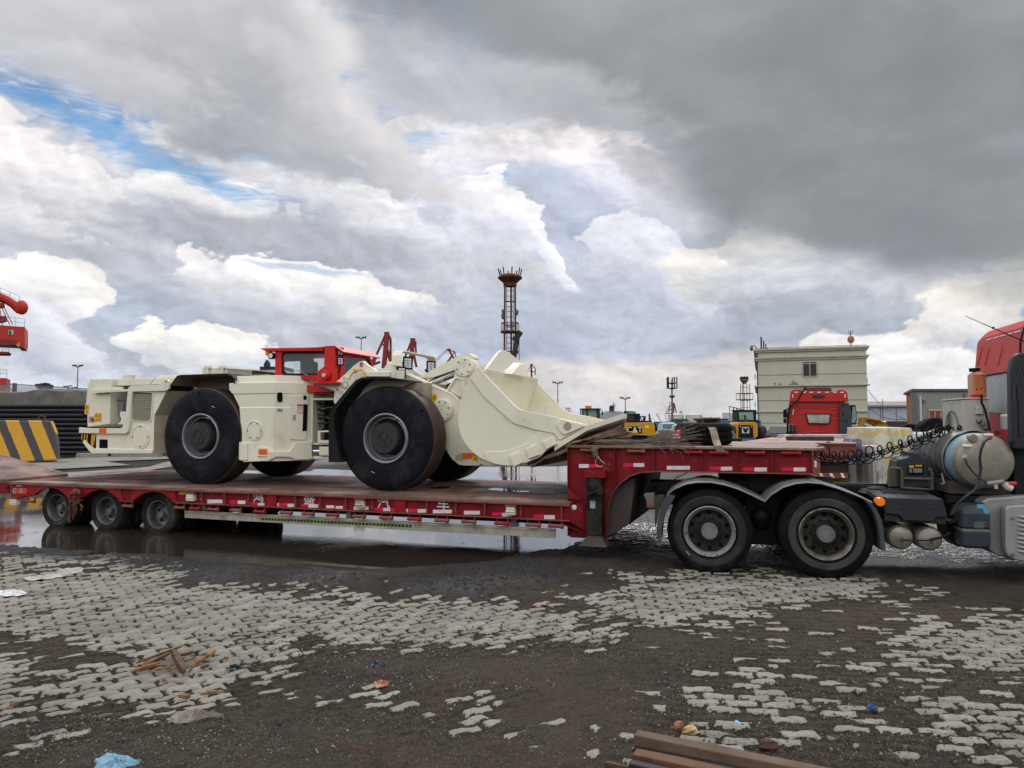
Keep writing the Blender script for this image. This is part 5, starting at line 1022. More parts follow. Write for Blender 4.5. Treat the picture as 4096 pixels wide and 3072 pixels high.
# ------------------------------------------------------------------ tractor unit under the gooseneck
K = Fr(14.3);DT = 9.05
def kp(v,pts,D=DT): return [K.S(v(*q),D) for q in pts]
TTY = mat('truck_tyre',(.007,.007,.007),.8,spec=.08,var=.3,dirt=.3,dcol=(.045,.042,.04),ds=3,bump=.12,bs=35)
SIDEW = mat('dusty_sidewall',(.026,.025,.025),.85,spec=.08,var=.2,dirt=.6,dcol=(.055,.051,.047),ds=4,bump=.08)
MUDW = mat('muddy_sidewall',(.052,.052,.054),.85,spec=.2,var=.3,dirt=.9,dcol=(.022,.021,.021),ds=6,bump=.25)
RIMS = mat('worn_rim',(.18,.165,.14),.35,metal=.6,var=.4,vs=9,dirt=.5,dcol=(.05,.04,.03),ds=7,rust=.1)
RIMB = mat('worn_rim_white',(.30,.30,.30),.35,metal=.4,var=.5,vs=14,dirt=.7,dcol=(.02,.02,.02),ds=14)
DISC = mat('oily_wheel_disc',(.018,.0175,.016),.42,var=.3,dirt=.4,dcol=(.055,.05,.045),ds=7)
FEND = mat('plastic_mudguard',(.15,.145,.135),.3,var=.2,dirt=.4,dcol=(.20,.19,.17),ds=3,coat=.3)
PLG = mat('grey_plastic_cover',(.022,.025,.030),.45,var=.12,dirt=.3,dcol=(.08,.078,.075),ds=3,bump=.03)
ALU = mat('dull_aluminium',(.30,.30,.30),.42,metal=.45,var=.12,dirt=.4,dcol=(.17,.165,.155),ds=2.5,bump=.03)
TNK = mat('dull_tank_metal',(.27,.25,.205),.42,metal=.4,var=.22,vs=5,dirt=.4,dcol=(.16,.13,.10),ds=3,fine=.25)
KRED = mat('tractor_red',(.46,.035,.026),.42,var=.08,dirt=.25,dcol=(.33,.08,.06),ds=2)
tr = thing('tractor_truck','red tractor truck cut by the right edge of the photo, coupled under the gooseneck','truck',K,(K.S(V4(1783,638),DT)[0],10.3,0))
def twheel(cx,cy,muddy):
    a,z = kp(V4,[(cx,cy)])[0];R_ = z;ch = []
    m = MB();m.cm = 0;m.lathe((a,DT,z),(0,1,0),[(.30,.03),(.315,.012),(.33,.005)],72)
    m.cm = 1;m.lathe((a,DT,z),(0,1,0),[(.33,.005),(.36,-.002),(.40,-.006),(R_-.10,.006)] if muddy else [(.33,.005),(.36,-.002),(.40,-.006),(R_-.075,.012)],72)
    m.cm = 0;rr = R_-.10 if muddy else R_-.075;m.lathe((a,DT,z),(0,1,0),[(rr,.006 if muddy else .012),(R_-.05,.016),(R_-.016,.035),(R_,.055),(R_,.09),(R_-.012,.092),(R_-.012,.10),(R_,.102),(R_,.19),(R_-.012,.192),(R_-.012,.20),(R_,.202),(R_,.27),(R_-.05,.30),(.32,.30)],72)
    ty = m.build('tyre',[TTY,MUDW if muddy else SIDEW],tr)
    m = MB();pr = [(.30,.028),(.303,.006),(.292,-.004),(.283,.004),(.275,.02),(.262,.03),(.252,.05),(.25,.10)];m.lathe((a,DT,z),(0,1,0),pr,64);rm = m.build('rim',RIMS if muddy else RIMB,ty)
    m = MB();m.lathe((a,DT,z),(0,1,0),[(.25,.10),(.235,.13),(.20,.135),(.15,.12),(.135,.10),(.12,.10),(.11,.12),(0,.12)],48);dc = m.build('wheel_disc',DISC,ty)
    m = MB();m.lathe((a,DT,z),(0,-1,0),[(.10,-.12),(.098,-.01),(.092,.0),(.0,.004)],36);hb = m.build('hub',HUB,ty)
    m = MB()
    for k in range(10): an = 2*math.pi*k/10+.2;m.lathe((a+.082*math.cos(an),DT-.001,z+.082*math.sin(an)),(0,-1,0),[(.010,0),(.010,.010),(0,.010)],6,smooth=False)
    m.builds('hub_bolt',HUB,hb)
    m = MB()
    for k in range(10): an = 2*math.pi*k/10;m.lathe((a+.155*math.cos(an),DT+.118,z+.155*math.sin(an)),(0,-1,0),[(.017,0),(.017,.02),(.011,.03),(0,.03)],6,smooth=False)
    m.builds('wheel_nut',DISC,dc)
    m = MB()
    for k in range(10):
        an = 2*math.pi*(k+.5)/10;m.lathe((a+.213*math.cos(an),DT+.1315,z+.213*math.sin(an)),(0,-1,0),[(.026,0),(.026,.003),(0,.003)],14)
    m.builds('hand_hole',BLKP,dc)
    if not muddy: m = MB();c = kp(V4,[(555,797)],DT-.006)[0];m.beam((c[0]-.02,DT-.006,c[1]+.02),(c[0]+.022,DT-.004,c[1]-.03),.016,.004);m.build('balance_mark',TAPEW,ty)
    # inner dual and far pair
    m = MB();m.lathe((a,DT+.34,z),(0,1,0),[(.28,.02),(.40,-.0),(R_-.02,.03),(R_,.06),(R_,.24),(R_-.03,.27),(.28,.27)],48);inner = m.build('tyre',TTY,tr)
    for dd in (1.55,1.92): c = copy_tree(inner,tr);c.location.y += dd-.0
    return a,z,R_
w1 = twheel(748,612,False);w2 = twheel(1783,638,True)
m = MB()
for w_ in (w1,w2): m.lathe((w_[0],DT+.3,w_[1]),(0,1,0),[(.12,0),(.12,1.9)],16,caps=(1,1));m.blob((w_[0],10.3,w_[1]),.28,.3,.24,12,8)
m.builds('axle',BLK,tr)
# mudguards
def guard(pts,D0_,D1_,name='mudguard',mt=FEND,th=.012):
    q = kp(V4,pts,D0_);m = MB();m.smooth = True
    m.loft([[(p[0],D0_,p[1]-.02),(p[0],D0_+.02,p[1]-.004),(p[0],D0_+.06,p[1]),(p[0],D1_,p[1]),(p[0],D1_,p[1]-th),(p[0],D0_+.02,p[1]-th-.02)] for p in q]);return m.build(name,mt,tr)
g1_ = [(365,290),(400,250),(445,218),(540,178),(640,162),(760,163),(880,185),(1000,222),(1120,275),(1238,333)]
g2_ = [(1238,333),(1300,270),(1400,207),(1510,174),(1620,164),(1740,174),(1880,215),(2010,262),(2110,305),(2190,345)]
guard(g1_,DT-.02,DT+.62);guard(g2_,DT-.02,DT+.62)
fg = [(x+ (1.5),y) for x,y in g1_]
for gg in (g1_,g2_):
    q = kp(V4,gg,DT-.02);m = MB();m.smooth = True;m.loft([[(p[0],10.95,p[1]),(p[0],11.6,p[1]),(p[0],11.6,p[1]-.012),(p[0],10.95,p[1]-.012)] for p in q]);m.build('mudguard',FEND,tr)
# splash flaps
def flap(v,o_,i_,D0_,D1_,name):
    a = kp(v,o_,D0_);b = kp(v,i_,D0_);m = MB();m.smooth = True
    m.loft([[(p[0],D0_,p[1]),(q[0],D0_,q[1]),(q[0],D1_,q[1]),(p[0],D1_,p[1])] for p,q in zip(a,b)]);return m.build(name,mat(name+'_rubber',(.045,.05,.058),.55,var=.15,dirt=.4,dcol=(.09,.09,.09)),tr,bevel=.004)
flap(V4,[(372,285),(330,370),(298,460),(282,560),(275,672)],[(445,298),(395,385),(350,470),(328,560),(320,680)],DT-.03,DT+.5,'splash_flap')
flap(VG,[(0,890),(60,960),(115,1060),(150,1180),(165,1300),(175,1442)],[(60,905),(125,985),(175,1080),(205,1200),(215,1320),(228,1446)],DT-.03,DT+.5,'mud_flap')
# chassis
zc1 = kp(V4,[(190,190)],9.85)[0];zc0 = kp(V4,[(190,300)],9.85)[0]
m = MB();aE = 4.4
for b in (9.85,10.65): m.box(zc1[0],aE,b,b+.09,zc0[1]-.1,zc1[1])
m.builds('chassis_rail',BLK,tr,bevel=.004)
m = MB()
for a in (zc1[0]+.02,w1[0]-.1,(w1[0]+w2[0])/2,w2[0]+.35,w2[0]+1.2): m.box(a,a+.12,9.8,10.75,zc0[1]-.16,zc1[1]-.02)
m.builds('cross_member',BLK,tr)
m = MB();m.prism(kp(V4,[(190,185),(280,175),(350,160),(520,150),(900,160),(1240,165),(1600,160),(1900,195),(2212,205),(2212,235),(1240,260),(300,262),(190,262)],9.8),9.8,9.84);m.build('frame_skirt',BLK,tr)
m = MB();m.box(w1[0]+.15,w2[0]-.1,9.9,10.7,zc1[1],zc1[1]+.12);m.lathe(((w1[0]+w2[0])/2+.05,10.3,zc1[1]+.10),(0,0,1),[(.48,0),(.5,.02),(.5,.05),(0,.05)],32);m.box(w1[0]+.5,w2[0]+.2,9.75,9.85,zc1[1]-.05,zc1[1]+.14);m.build('fifth_wheel',BLK,tr)
m = MB();m.box(w1[0]+.45,w2[0]-.45,DT+.55,DT+.75,.28,zc1[1]-.1);m.blob((w1[0]+.63,DT+.5,.62),.12,.14,.14,12,8);m.box(w1[0]+.3,w2[0]-.3,DT+.7,DT+.8,.42,.52);m.build('suspension',BLK,tr)
m = MB();m.prism(kp(V4,[(165,285),(255,280),(262,398),(235,405),(195,400),(190,340)],DT+.3),DT+.3,DT+.55);tl = m.build('tail_lamp_box',mat('lamp_box_grey',(.13,.12,.11),.5,dirt=.5),tr,bevel=.006)
m = MB();m.prism(kp(V4,[(200,370),(240,368),(240,400),(200,398)],DT+.29),DT+.285,DT+.3);m.build('tail_lens',mat('tail_lens',(.30,.05,.02),.3),tl)
m = MB();m.prism(kp(V4,[(262,300),(330,282),(352,300),(330,380),(300,430),(275,560),(265,560)],DT+.3),DT+.3,DT+.36);m.build('guard_arm',mat('muddy_steel_arm',(.05,.043,.036),.65,dirt=.4),tr)
# tool and battery cover
cv = kp(VG,[(862,872),(245,856),(200,950),(232,1040),(340,1052),(385,1062),(430,1115),(560,1120),(742,1128),(800,1078),(915,1080),(915,1062)],DT+.02)
m = MB();m.prism(cv,DT+.02,DT+.5)
bt = m.build('battery_cover',PLG,tr,bevel=.012)
tp = kp(VG,[(150,850),(868,872)],DT+.02);zT = kp(VG,[(60,790)],DT+.5)[0][1]
m = MB();a0,a1 = kp(VG,[(245,858)],DT+.02)[0][0],kp(VG,[(862,874)],DT+.02)[0][0];z0 = tp[0][1]-.01
m.loft([[(a0-.02,DT+.04,z0),(a1,DT+.04,z0-.005),(a1,DT+.75,z0),(a0-.2,DT+.75,z0)],[(a0+.02,DT+.12,z0+.03),(a1-.05,DT+.12,z0+.025),(a1-.08,DT+.72,z0+.05),(a0-.12,DT+.72,z0+.05)]]);m.build('cover_lid',PLG,bt,bevel=.01)
m = MB()
for i in range(5): m.beam((a0+.0+i*.01,DT+.2+i*.1,z0+.045),(a1-.1,DT+.2+i*.1,z0+.045),.02,.016)
m.builds('lid_ridge',PLG,bt)
m = MB();lo = kp(VG,[(225,1045),(345,1055),(385,1070),(425,1120),(560,1128),(735,1132),(790,1085),(918,1084),(918,1165),(230,1125)],DT+.0);m.prism(lo,DT+.06,DT+.5);m.build('battery_tray',PLG,bt,bevel=.008)
m = MB()
for x0,y0,x1,y1 in ((340,912,462,924),(660,924,790,933),(315,962,468,972),(660,976,828,986)): p,q = kp(VG,[(x0,y0),(x1,y1)],DT+.015);m.beam((p[0],DT+.018,p[1]),(q[0],DT+.018,q[1]),.008,.008)
m.builds('cover_rib',PLG,bt)
m = MB();m.prism(kp(VG,[(55,795),(150,852),(205,940),(240,1040),(200,1040),(160,960),(120,900),(60,840)],DT+.25),DT+.2,DT+.45);m.build('cover_arm',PLG,tr,bevel=.006)
c = kp(VG,[(174,909)],DT-.02)[0];m = MB();m.lathe((c[0],DT+.1,c[1]),(0,-1,0),[(.05,0),(.052,.1),(.045,.115),(.0,.12)],28);m.build('marker_lamp',mat('amber_round',(.9,.20,.012),.25,coat=.5),tr)
c = kp(VG,[(172,972)],DT+.1)[0];m = MB();m.lathe((c[0],DT+.3,c[1]),(0,-1,0),[(.04,0),(.04,.2),(.03,.2),(.03,.1)],18);m.build('pipe_end',BLK,tr)
# air tanks
for x,y,r_ in ((394,1300,135),(716,1315,136)):
    c = kp(VG,[(x,y)],DT+.12)[0];rr = abs(kp(VG,[(x,y-r_)],DT+.12)[0][1]-c[1]);m = MB();m.lathe((c[0],DT+.12,c[1]),(0,1,0),[(0,-.035),(rr*.5,-.028),(rr*.85,-.008),(rr*.98,.02),(rr,.05),(rr,1.0),(0,1.04)],48);at2 = m.build('air_tank',TNK,tr)
    m = MB();m.lathe((c[0]+.01,DT+.09,c[1]-.01),(0,-1,0),[(.018,0),(.018,.05),(.01,.06),(0,.06)],10);m.beam((c[0]+.0,DT+.03,c[1]+.01),(c[0]+.03,DT+.03,c[1]-.05),.02,.02);m.build('drain_valve',STEEL,at2)
q = [kp(VG,[p],DT+.02)[0] for p in ((420,1328),(560,1332),(720,1330),(850,1305),(945,1258))]
m = MB();m.tube([(p[0],DT+.02,p[1]) for p in q],.008,6);m.tube([(p[0],DT+.02,p[1]+.012) for p in q[2:]],.008,6);m.build('air_line',BLK2,tr)
# step bracket behind the jerrycan
m = MB();m.prism(kp(VG,[(905,1160),(1095,1160),(1105,1400),(1020,1400),(960,1340),(925,1290)],DT+.3),DT+.3,DT+.7);m.prism(kp(VG,[(915,1112),(1085,1120),(1085,1150),(915,1150)],DT+.1),DT+.1,DT+.6);m.prism(kp(VG,[(960,930),(1100,915),(1340,900),(1340,1000),(1090,1000),(1080,1100),(985,1100),(950,1060)],DT+.35),DT+.35,DT+.8);m.builds('step_bracket',BLK,tr,bevel=.006)
# fuel tank with pressed end cover
ft = kp(VG,rpoly([(1300,900),(1360,865),(2300,800),(2300,1500),(1620,1560),(1560,1520),(1440,1490),(1330,1400)],[20,20,0,0,40,20,30,40]),DT+.12)
m = MB();m.prism(ft,DT+.12,DT+.72);fk = m.build('fuel_tank',ALU,tr,bevel=.02,seg=3)
pc_ = kp(VG,rpoly([(1550,960),(1640,945),(2300,930),(2300,1560),(1680,1562),(1570,1500),(1552,1420)],[40,60,0,0,80,50,40]),DT-.02)
m = MB();m.prism(pc_,DT-.03,DT+.1);fc = m.build('tank_guard',ALU,fk,bevel=.015,seg=3)
m = MB()
for k in range(9): y = 1060+k*48;p,q_ = kp(VG,[(1670,y),(1800,y+22)],DT-.03);m.tube([(p[0],DT-.03,p[1]),((p[0]+q_[0])/2,DT-.035,(p[1]+q_[1])/2),(q_[0],DT-.03,q_[1]),(q_[0]+.4,DT-.03,q_[1]-.02)],[.004,.018,.02,.02],8)
m.builds('pressed_ridge',ALU,fc)
m = MB()
for x,y in ((1633,1088),(1633,1490)): c = kp(VG,[(x,y)],DT-.03)[0];m.lathe((c[0],DT-.03,c[1]),(0,-1,0),[(.022,0),(.02,.006),(.01,.008),(0,.008)],16)
m.builds('guard_bolt',STEEL,fc)
# cab
aK = 3.79;bN,bF = 9.22,11.55
prof = [(aK,.9),(aK-.02,1.9),(aK,2.45),(aK+.05,2.92),(aK+.14,3.03),(aK+1.2,3.2),(aK+2.2,3.15),(aK+2.6,2.4),(aK+2.7,1.2),(aK+2.7,.7)]
m = MB();inset = [0,0,.02,.06,.12,.16,.16,.1,.02,0]
m.loft([[(p[0],bN+.05,p[1]) for p in prof],[(p[0],bN+.14+i_,p[1]+.04*(i_ > .05)) for p,i_ in zip(prof,inset)],[(p[0],bF-.14-i_,p[1]+.04*(i_ > .05)) for p,i_ in zip(prof,inset)],[(p[0],bF-.05,p[1]) for p in prof]]);cb = m.build('cab',KRED,tr,bevel=.03,seg=3)
def KX(pts,a): return [X_(K,VF(*q),a) for q in pts]
def kxplate(pts,a,th,name,mt,par,holes=(),bevel=0):
    m = MB();m.plate(KX(pts,a),[KX(h,a) for h in holes],-th,0);m.v = [(a+p[1],p[0],p[2]) for p in m.v];return m.build(name,mt,par,bevel=bevel)
wr = kxplate([(968,458),(1125,430),(1125,690),(968,670)],aK-.02,.02,'rear_window',mat('dusty_glass',(.30,.32,.31),.25,var=.25,vs=4,spec=.6,dirt=.5,dcol=(.20,.20,.19)),cb)
m = MB();m.tube([(aK-.045,*p) for p in KX([(968,458),(1125,430)],aK-.04)],.012,6);m.tube([(aK-.045,*p) for p in KX([(968,458),(968,670)],aK-.04)],.012,6);m.build('window_seal',BLK2,wr)
for pts in ([(925,228),(1180,152),(1180,176),(925,246)],):
    q = KX(pts,aK-.05);n = 6
    for i in range(n):
        t0,t1 = i/n+.01,(i+.9)/n;lerp = lambda A,B,t: (A[0]+(B[0]-A[0])*t,A[1]+(B[1]-A[1])*t)
        m = MB();pp = [lerp(q[0],q[1],t0),lerp(q[0],q[1],t1),lerp(q[3],q[2],t1),lerp(q[3],q[2],t0)]
        # follow the sloping roof skin
        def sk(z): return np.interp(z,[p[1] for p in prof[:6]],[p[0] for p in prof[:6]])
        m.quad(*[(sk(z)-.012,b,z) for b,z in pp]);m.quad(*[(sk(z)+.03,b,z) for b,z in pp][::-1]);m.build('reflective_strip',TAPEW,cb)
m = MB()
for x in (915,960,1040): q = KX([(x,395),(x+14,285)],aK);m.tube([(np.interp(q[0][1],[p[1] for p in prof[:6]],[p[0] for p in prof[:6]])-.001,*q[0]),(np.interp(q[1][1],[p[1] for p in prof[:6]],[p[0] for p in prof[:6]])-.001,*q[1])],.010,6)
m.builds('cab_rib',KRED,cb)
m = MB();sp_ = kp(VF,rpoly([(1120,420),(1135,345),(1165,320),(1260,310),(1260,900),(1145,900),(1140,870),(1125,860)],[20,20,20,0,0,0,8,8]),DT+.08);m.prism(sp_,DT+.08,DT+.2);ex = m.build('side_fairing',PLG,tr,bevel=.02,seg=3)
m = MB()
for pts in ([(1150,470),(1140,560),(1145,700),(1150,850)],[(1185,400),(1160,470),(1175,640),(1180,820)]): m.tube([(p[0],DT+.08,p[1]) for p in kp(VF,pts,DT+.08)],.018,8)
m.builds('fairing_rib',PLG,ex)
m = MB();zb_,ab_ = kp(VF,[(1150,880)],DT+.2)[0][1],kp(VF,[(1150,880)],DT+.2)[0][0];m.box(ab_,ab_+1.5,DT+.25,11.4,.75,zb_);m.box(aK-.02,aK+.2,bN+.1,bF-.1,.8,1.1)
for i in range(7): m.box(ab_-.01,ab_,DT+.25,DT+.6,zb_-.12-i*.05,zb_-.09-i*.05)
m.build('engine_shield',BLK,tr)
m = MB();p = kp(VF,[(1240,330)],9.6)[0];a_,b_ = kp(VF,[(847,97)],9.6)[0],kp(VF,[(1212,255)],9.6)[0];m.tube([(a_[0],9.6,a_[1]),(b_[0],9.6,b_[1])],[.003,.008],6)
c_ = kp(VF,[(1010,165),(1020,171)],9.6);m.tube([(c_[0][0],9.6,c_[0][1]),(c_[1][0],9.6,c_[1][1])],.014,6);m.build('aerial',BLK,tr)
m = MB();m.tube([(x,9.5,z) for x,z in kp(VF,[(1178,320),(1180,250),(1195,190),(1210,150)],9.5)],.012,6);m.build('roof_cable',BLK2,tr)
m = MB()
for x,y in ((1360,850),(1600,850)): p,q_ = kp(VG,[(x,y),(x+150,y+0)],9.6);m.box(p[0],p[0]+.22,9.5,9.9,p[1]-.03,p[1]+.03)
p = kp(VG,[(900,820),(2300,790)],9.45);m.box(p[0][0],p[0][0]+2.5,9.4,9.5,p[0][1]-.09,p[0][1]-.01);m.builds('deck_bracket',BLK,tr)
# ------------------------------------------------------------------ things riding on the tractor
zfr = zc1[1]
c = kp(VG,[(1328,455)],9.2)[0];rt = abs(kp(VG,[(1328,148)],9.2)[0][1]-c[1]);print('tank',c,rt,'frame z',zfr)
wt = thing('water_tank','large cylindrical metal tank with a blue band and black wrap lying across the tractor','tank',K,(c[0],10.0,zfr))
m = MB();m.lathe((c[0],9.2,c[1]),(0,1,0),[(0,-.05),(rt*.5,-.045),(rt*.8,-.025),(rt*.93,.0),(rt*.985,.04),(rt,.08)],64);m.build('tank_end',TNK,wt)
BLU = mat('peeling_blue_paint',(.16,.27,.32),.5,var=.1,dirt=.5,dcol=(.05,.055,.06),ds=4,rust=.15,rcol=(.1,.09,.08))
m = MB();m.lathe((c[0],9.2,c[1]),(0,1,0),[(rt,.08),(rt*1.002,.09),(rt*1.002,.36)],64);m.build('tank_shell',BLU,wt)
m = MB();m.smooth = True;lp_ = [];rnd = random.Random(9)
for i in range(26):
    t = i/25;lp_.append([(c[0]+math.cos(an)*(rt+.015+.012*math.sin(t*37+an*1.3)+.006*math.sin(an*9+t*11)),9.54+t*1.26,c[1]+math.sin(an)*(rt+.015+.012*math.sin(t*37+an*1.3)+.006*math.sin(an*9+t*11))-(.03 if math.sin(an) < -.5 else 0)) for an in [2*math.pi*j/56 for j in range(56)]])
m.loft(lp_);m.build('tank_wrap',mat('black_tarp_wrap',(.05,.05,.052),.45,var=.25,dirt=.4,dcol=(.09,.085,.085),ds=4,coat=.1),wt)
m = MB();m.lathe((c[0],10.8,c[1]),(0,1,0),[(rt*1.0,.0),(rt,.2),(rt*.8,.25),(0,.27)],48);m.build('tank_shell',BLU,wt)
m = MB();m.lathe((c[0],9.5,c[1]),(0,1,0),[(rt+.028,.0),(rt+.036,.01),(rt+.036,.03),(rt+.028,.04)],64);p = kp(VG,[(850,700)],9.5)[0];m.tube([(p[0]-.0,9.5,p[1]+.12),(p[0]+.02,9.48,p[1]),(p[0]-.02,9.47,p[1]-.01)],.012,6);m.build('tank_strap',STEEL,wt)
m = MB();m.box(c[0]-.3,c[0]+.32,9.4,10.9,zfr,c[1]-rt*.8);m.build('tank_cradle',mat('cradle_brown',(.05,.042,.036),.7,rust=.3),wt)
m = MB();p = kp(VG,[(1197,200)],9.16)[0];m.lathe((p[0],9.2,p[1]),(0,-1,0),[(.045,-.05),(.045,.05),(.04,.055),(0,.055)],24);m.build('filler_plug',TNK,wt)
VLV = mat('pale_valve',(.45,.42,.38),.4,var=.2,dirt=.4);RV = mat('red_valve_handle',(.5,.03,.02),.4)
for pts,r_,mt,nm in (([(1310,172),(1385,168),(1410,172)],.022,VLV,'valve'),([(1395,160),(1385,200),(1378,220)],.018,RV,'valve_handle'),([(1075,288),(1120,290),(1175,292)],.022,VLV,'valve'),([(1085,405),(1110,415)],.026,VLV,'valve'),
                        ([(1345,705),(1420,695),(1530,680)],.024,mat('pipe_grey',(.2,.2,.2),.4),'drain_pipe'),([(1540,700),(1570,740),(1625,760)],.036,VLV,'drain_valve'),([(1560,705),(1670,702)],.022,RV,'valve_handle'),([(1440,710),(1452,760)],.02,VLV,'valve')):
    q = kp(VG,pts,9.08);m = MB();m.tube([(x,9.08,z) for x,z in q],r_,12);m.build(nm,mt,wt)
HOSE = mat('dark_hose',(.02,.03,.045),.45,var=.1)
m = MB();q = kp(VG,[(1370,205),(1310,240),(1275,320),(1268,420),(1290,540),(1278,640),(1245,730),(1190,790),(1110,840),(1050,900),(1000,970),(955,1060)],9.06);m.tube([(x,9.06-.03*math.sin(i),z) for i,(x,z) in enumerate(q)],.014,8);tag(m.build('water_hose',HOSE,None,K,(q[5][0],9.06,q[-1][1])),'dark blue hose hanging down the end of the cylindrical tank','hose')
m = MB();q = kp(VG,[(1105,420),(1130,490),(1180,560),(1260,640),(1350,695),(1330,730),(1250,760),(1160,800),(1090,860),(1030,930),(970,1040)],9.07);m.tube([(x,9.07,z) for x,z in q],.010,8);tag(m.build('drain_hose',mat('brown_hose',(.035,.022,.018),.5),None,K,(q[5][0],9.07,q[-1][1])),'thin brown hose sagging across the tank end to its lower valve','hose')
# jerrycan with blue rag
jc = thing('jerrycan','dark blue-grey plastic jerrycan with a blue rag on its neck strapped beside the fuel tank','jerrycan',K,(kp(VG,[(1250,1400)])[0][0],DT+.1,kp(VG,[(1250,1425)])[0][1]))
JC = mat('jerrycan_plastic',(.030,.038,.050),.42,var=.15,dirt=.3,dcol=(.07,.07,.07),ds=4)
q = kp(VG,[(1090,1420),(1410,1422),(1410,960)],DT-.04);a0,a1,z0,z1 = q[0][0],q[1][0],q[0][1],kp(VG,[(1250,1010)],DT-.04)[0][1]
m = MB();pl = lambda s: rpoly([(a0+s,DT-.04+s),(a1-s,DT-.04+s),(a1-s,DT+.3-s),(a0+s,DT+.3-s)],.05,4)
m.loft([[(x,y,z) for x,y in pl(s)] for z,s in ((z0,.02),(z0+.03,0),(z0+.17,0),(z0+.19,.015),(z0+.21,.015),(z0+.23,0),(z1-.03,0),(z1,.01),(z1+.06,.07),(z1+.065,.09))]);m.build('body',JC,jc,bevel=.006)
c = kp(VG,[(1265,990)],DT+.08)[0];m = MB();m.lathe((c[0],DT+.08,z1+.03),(0,0,1),[(.05,0),(.05,.05),(0,.05)],16);m.build('cap',JC,jc)
m = MB();m.lathe(((a0+a1)/2,DT+.13,z0+.20),(0,0,1),[(.01,0)],4);m = MB();m.loft([[(x,y,z) for x,y in rpoly([(a0-.008,DT-.048),(a1+.008,DT-.048),(a1+.008,DT+.3),(a0-.008,DT+.3)],.05,4)] for z in (z0+.185,z0+.215)],(0,0));m.build('strap',STEEL,jc)
m = MB()
for i in range(6): y = 1130+i*12;p,q_ = kp(VG,[(1212,y),(1335-15*(i % 3),y+4)],DT-.045);m.box(p[0],q_[0],DT-.0425,DT-.040,p[1]-.004,p[1])
m.build('label_print',mat('faded_print',(.20,.21,.22),.5),jc)
m = MB();rnd = random.Random(3);m.blob((c[0],DT+.05,c[1]+.02),.065,.07,.045,16,12,.08,5);m.blob((c[0]+.03,DT+.0,c[1]-.02),.05,.04,.04,14,10,.08,8);tag(m.build('rag',mat('cyan_rag',(.06,.22,.31),.7,var=.3,vs=20),None,K,(c[0],DT+.05,c[1]-.04)),'crumpled cyan plastic rag stuffed over the jerrycan neck','rag')
# generator
q = kp(VG,[(258,760),(752,770),(752,345),(258,345)],9.5);a0,a1,z0,z1 = q[0][0]+.06,q[1][0],zfr+.01,kp(VG,[(400,530)],9.5)[0][1]
gnr = thing('generator','black portable generator in a tubular frame between the battery cover and the tank','generator',K,((a0+a1)/2,9.7,zfr))
GB = mat('grimy_frame_tube',(.075,.068,.060),.55,dirt=.4)
m = MB();q = kp(VG,[(380,750),(700,750),(700,415),(640,405),(610,370),(500,350),(495,405),(380,440)],9.52);m.prism(q,9.54,9.95);gb = m.build('engine_housing',mat('black_plastic',(.022,.024,.027),.5,dirt=.3),gnr,bevel=.015)
q = kp(VG,[(475,490),(650,488),(650,605),(475,605)],9.53);m = MB();m.prism(q,9.525,9.54);pn = m.build('control_panel',BLKP,gb)
for (x0,y0,x1,y1),mt,nm in (((485,500,540,528),YELP,'panel_label'),((555,497,632,515),YELP,'panel_label'),((535,533,632,582),mat('outlet_grey',(.16,.17,.17),.4),'outlet'),((488,535,520,580),STEEL,'switch')):
    q = kp(VG,[(x0,y1),(x1,y1),(x1,y0),(x0,y0)],9.52);m = MB();m.prism(q,9.515,9.525);m.build(nm,mt,pn)
for b in (9.5,9.98):
    for pts in ([(270,735),(262,560),(275,530),(385,535),(410,570),(410,750)],[(410,750),(640,765),(745,768),(742,580),(725,550),(700,545)],[(425,645),(738,655)]):
        m = MB();m.tube([(x,b,z) for x,z in kp(VG,pts,b)],.016,8);m.build('frame_tube',GB,gnr)
m = MB();m.prism(kp(VG,[(310,740),(410,745),(405,540),(380,440),(340,450),(320,560)],9.6),9.6,9.9);m.build('fuel_tank',GB,gnr,bevel=.01)
q = kp(VG,[(155,758)],9.6)[0];m = MB();m.lathe((q[0],9.7,zfr),(0,0,1),[(.12,0),(.12,.02),(.07,.04),(0,.04)],24);tag(m.build('rubber_pad',BLK2,None,K,(q[0],9.7,zfr)),'round black rubber pad lying on the chassis left of the generator','pad')
# outdoor air-conditioner unit behind the cab
acq = kp(VF,[(830,600),(990,600),(990,800),(830,800)],10.0);aA0 = acq[0][0];aA1 = acq[1][0];zA1 = acq[0][1];zA0 = zfr+.3
acu = thing('air_conditioner_unit','dirty white outdoor air-conditioner unit mounted behind the tractor cab','air conditioner',K,((aA0+aA1)/2,10.3,zA0))
ACM = mat('aged_white_metal',(.42,.41,.36),.5,var=.08,dirt=.35,dcol=(.24,.21,.17),ds=3)
m = MB();m.box(aA0,aA1,10.0,10.78,zA0,zA1);ab = m.build('casing',ACM,acu,bevel=.015)
m = MB();m.box(aA0-.01,aA1+.01,9.99,10.79,zA1-.0,zA1+.02);m.build('top_panel',ACM,ab,bevel=.006)
cz = (zA0+zA1)/2;m = MB();m.lathe((aA0,10.4,cz),(-1,0,0),[(.27,0),(.27,.01),(.25,.012),(.25,.004),(0,.004)],36);fgz = m.build('fan_opening',mat('fan_grey',(.15,.14,.12),.6),ab)
for r_ in (.05,.08,.11,.14,.17,.20,.23): m = MB();m.lathe((aA0,10.4,cz),(-1,0,0),[(r_-.004,.012),(r_,.018),(r_+.004,.012)],32);m.build('fan_guard_ring',ACM,fgz)
q = kp(VF,[(905,640),(950,640),(950,690),(905,690)],9.99);m = MB();m.prism(q,9.96,10.0);m.build('side_handle',ACM,ab,bevel=.008)
m = MB()
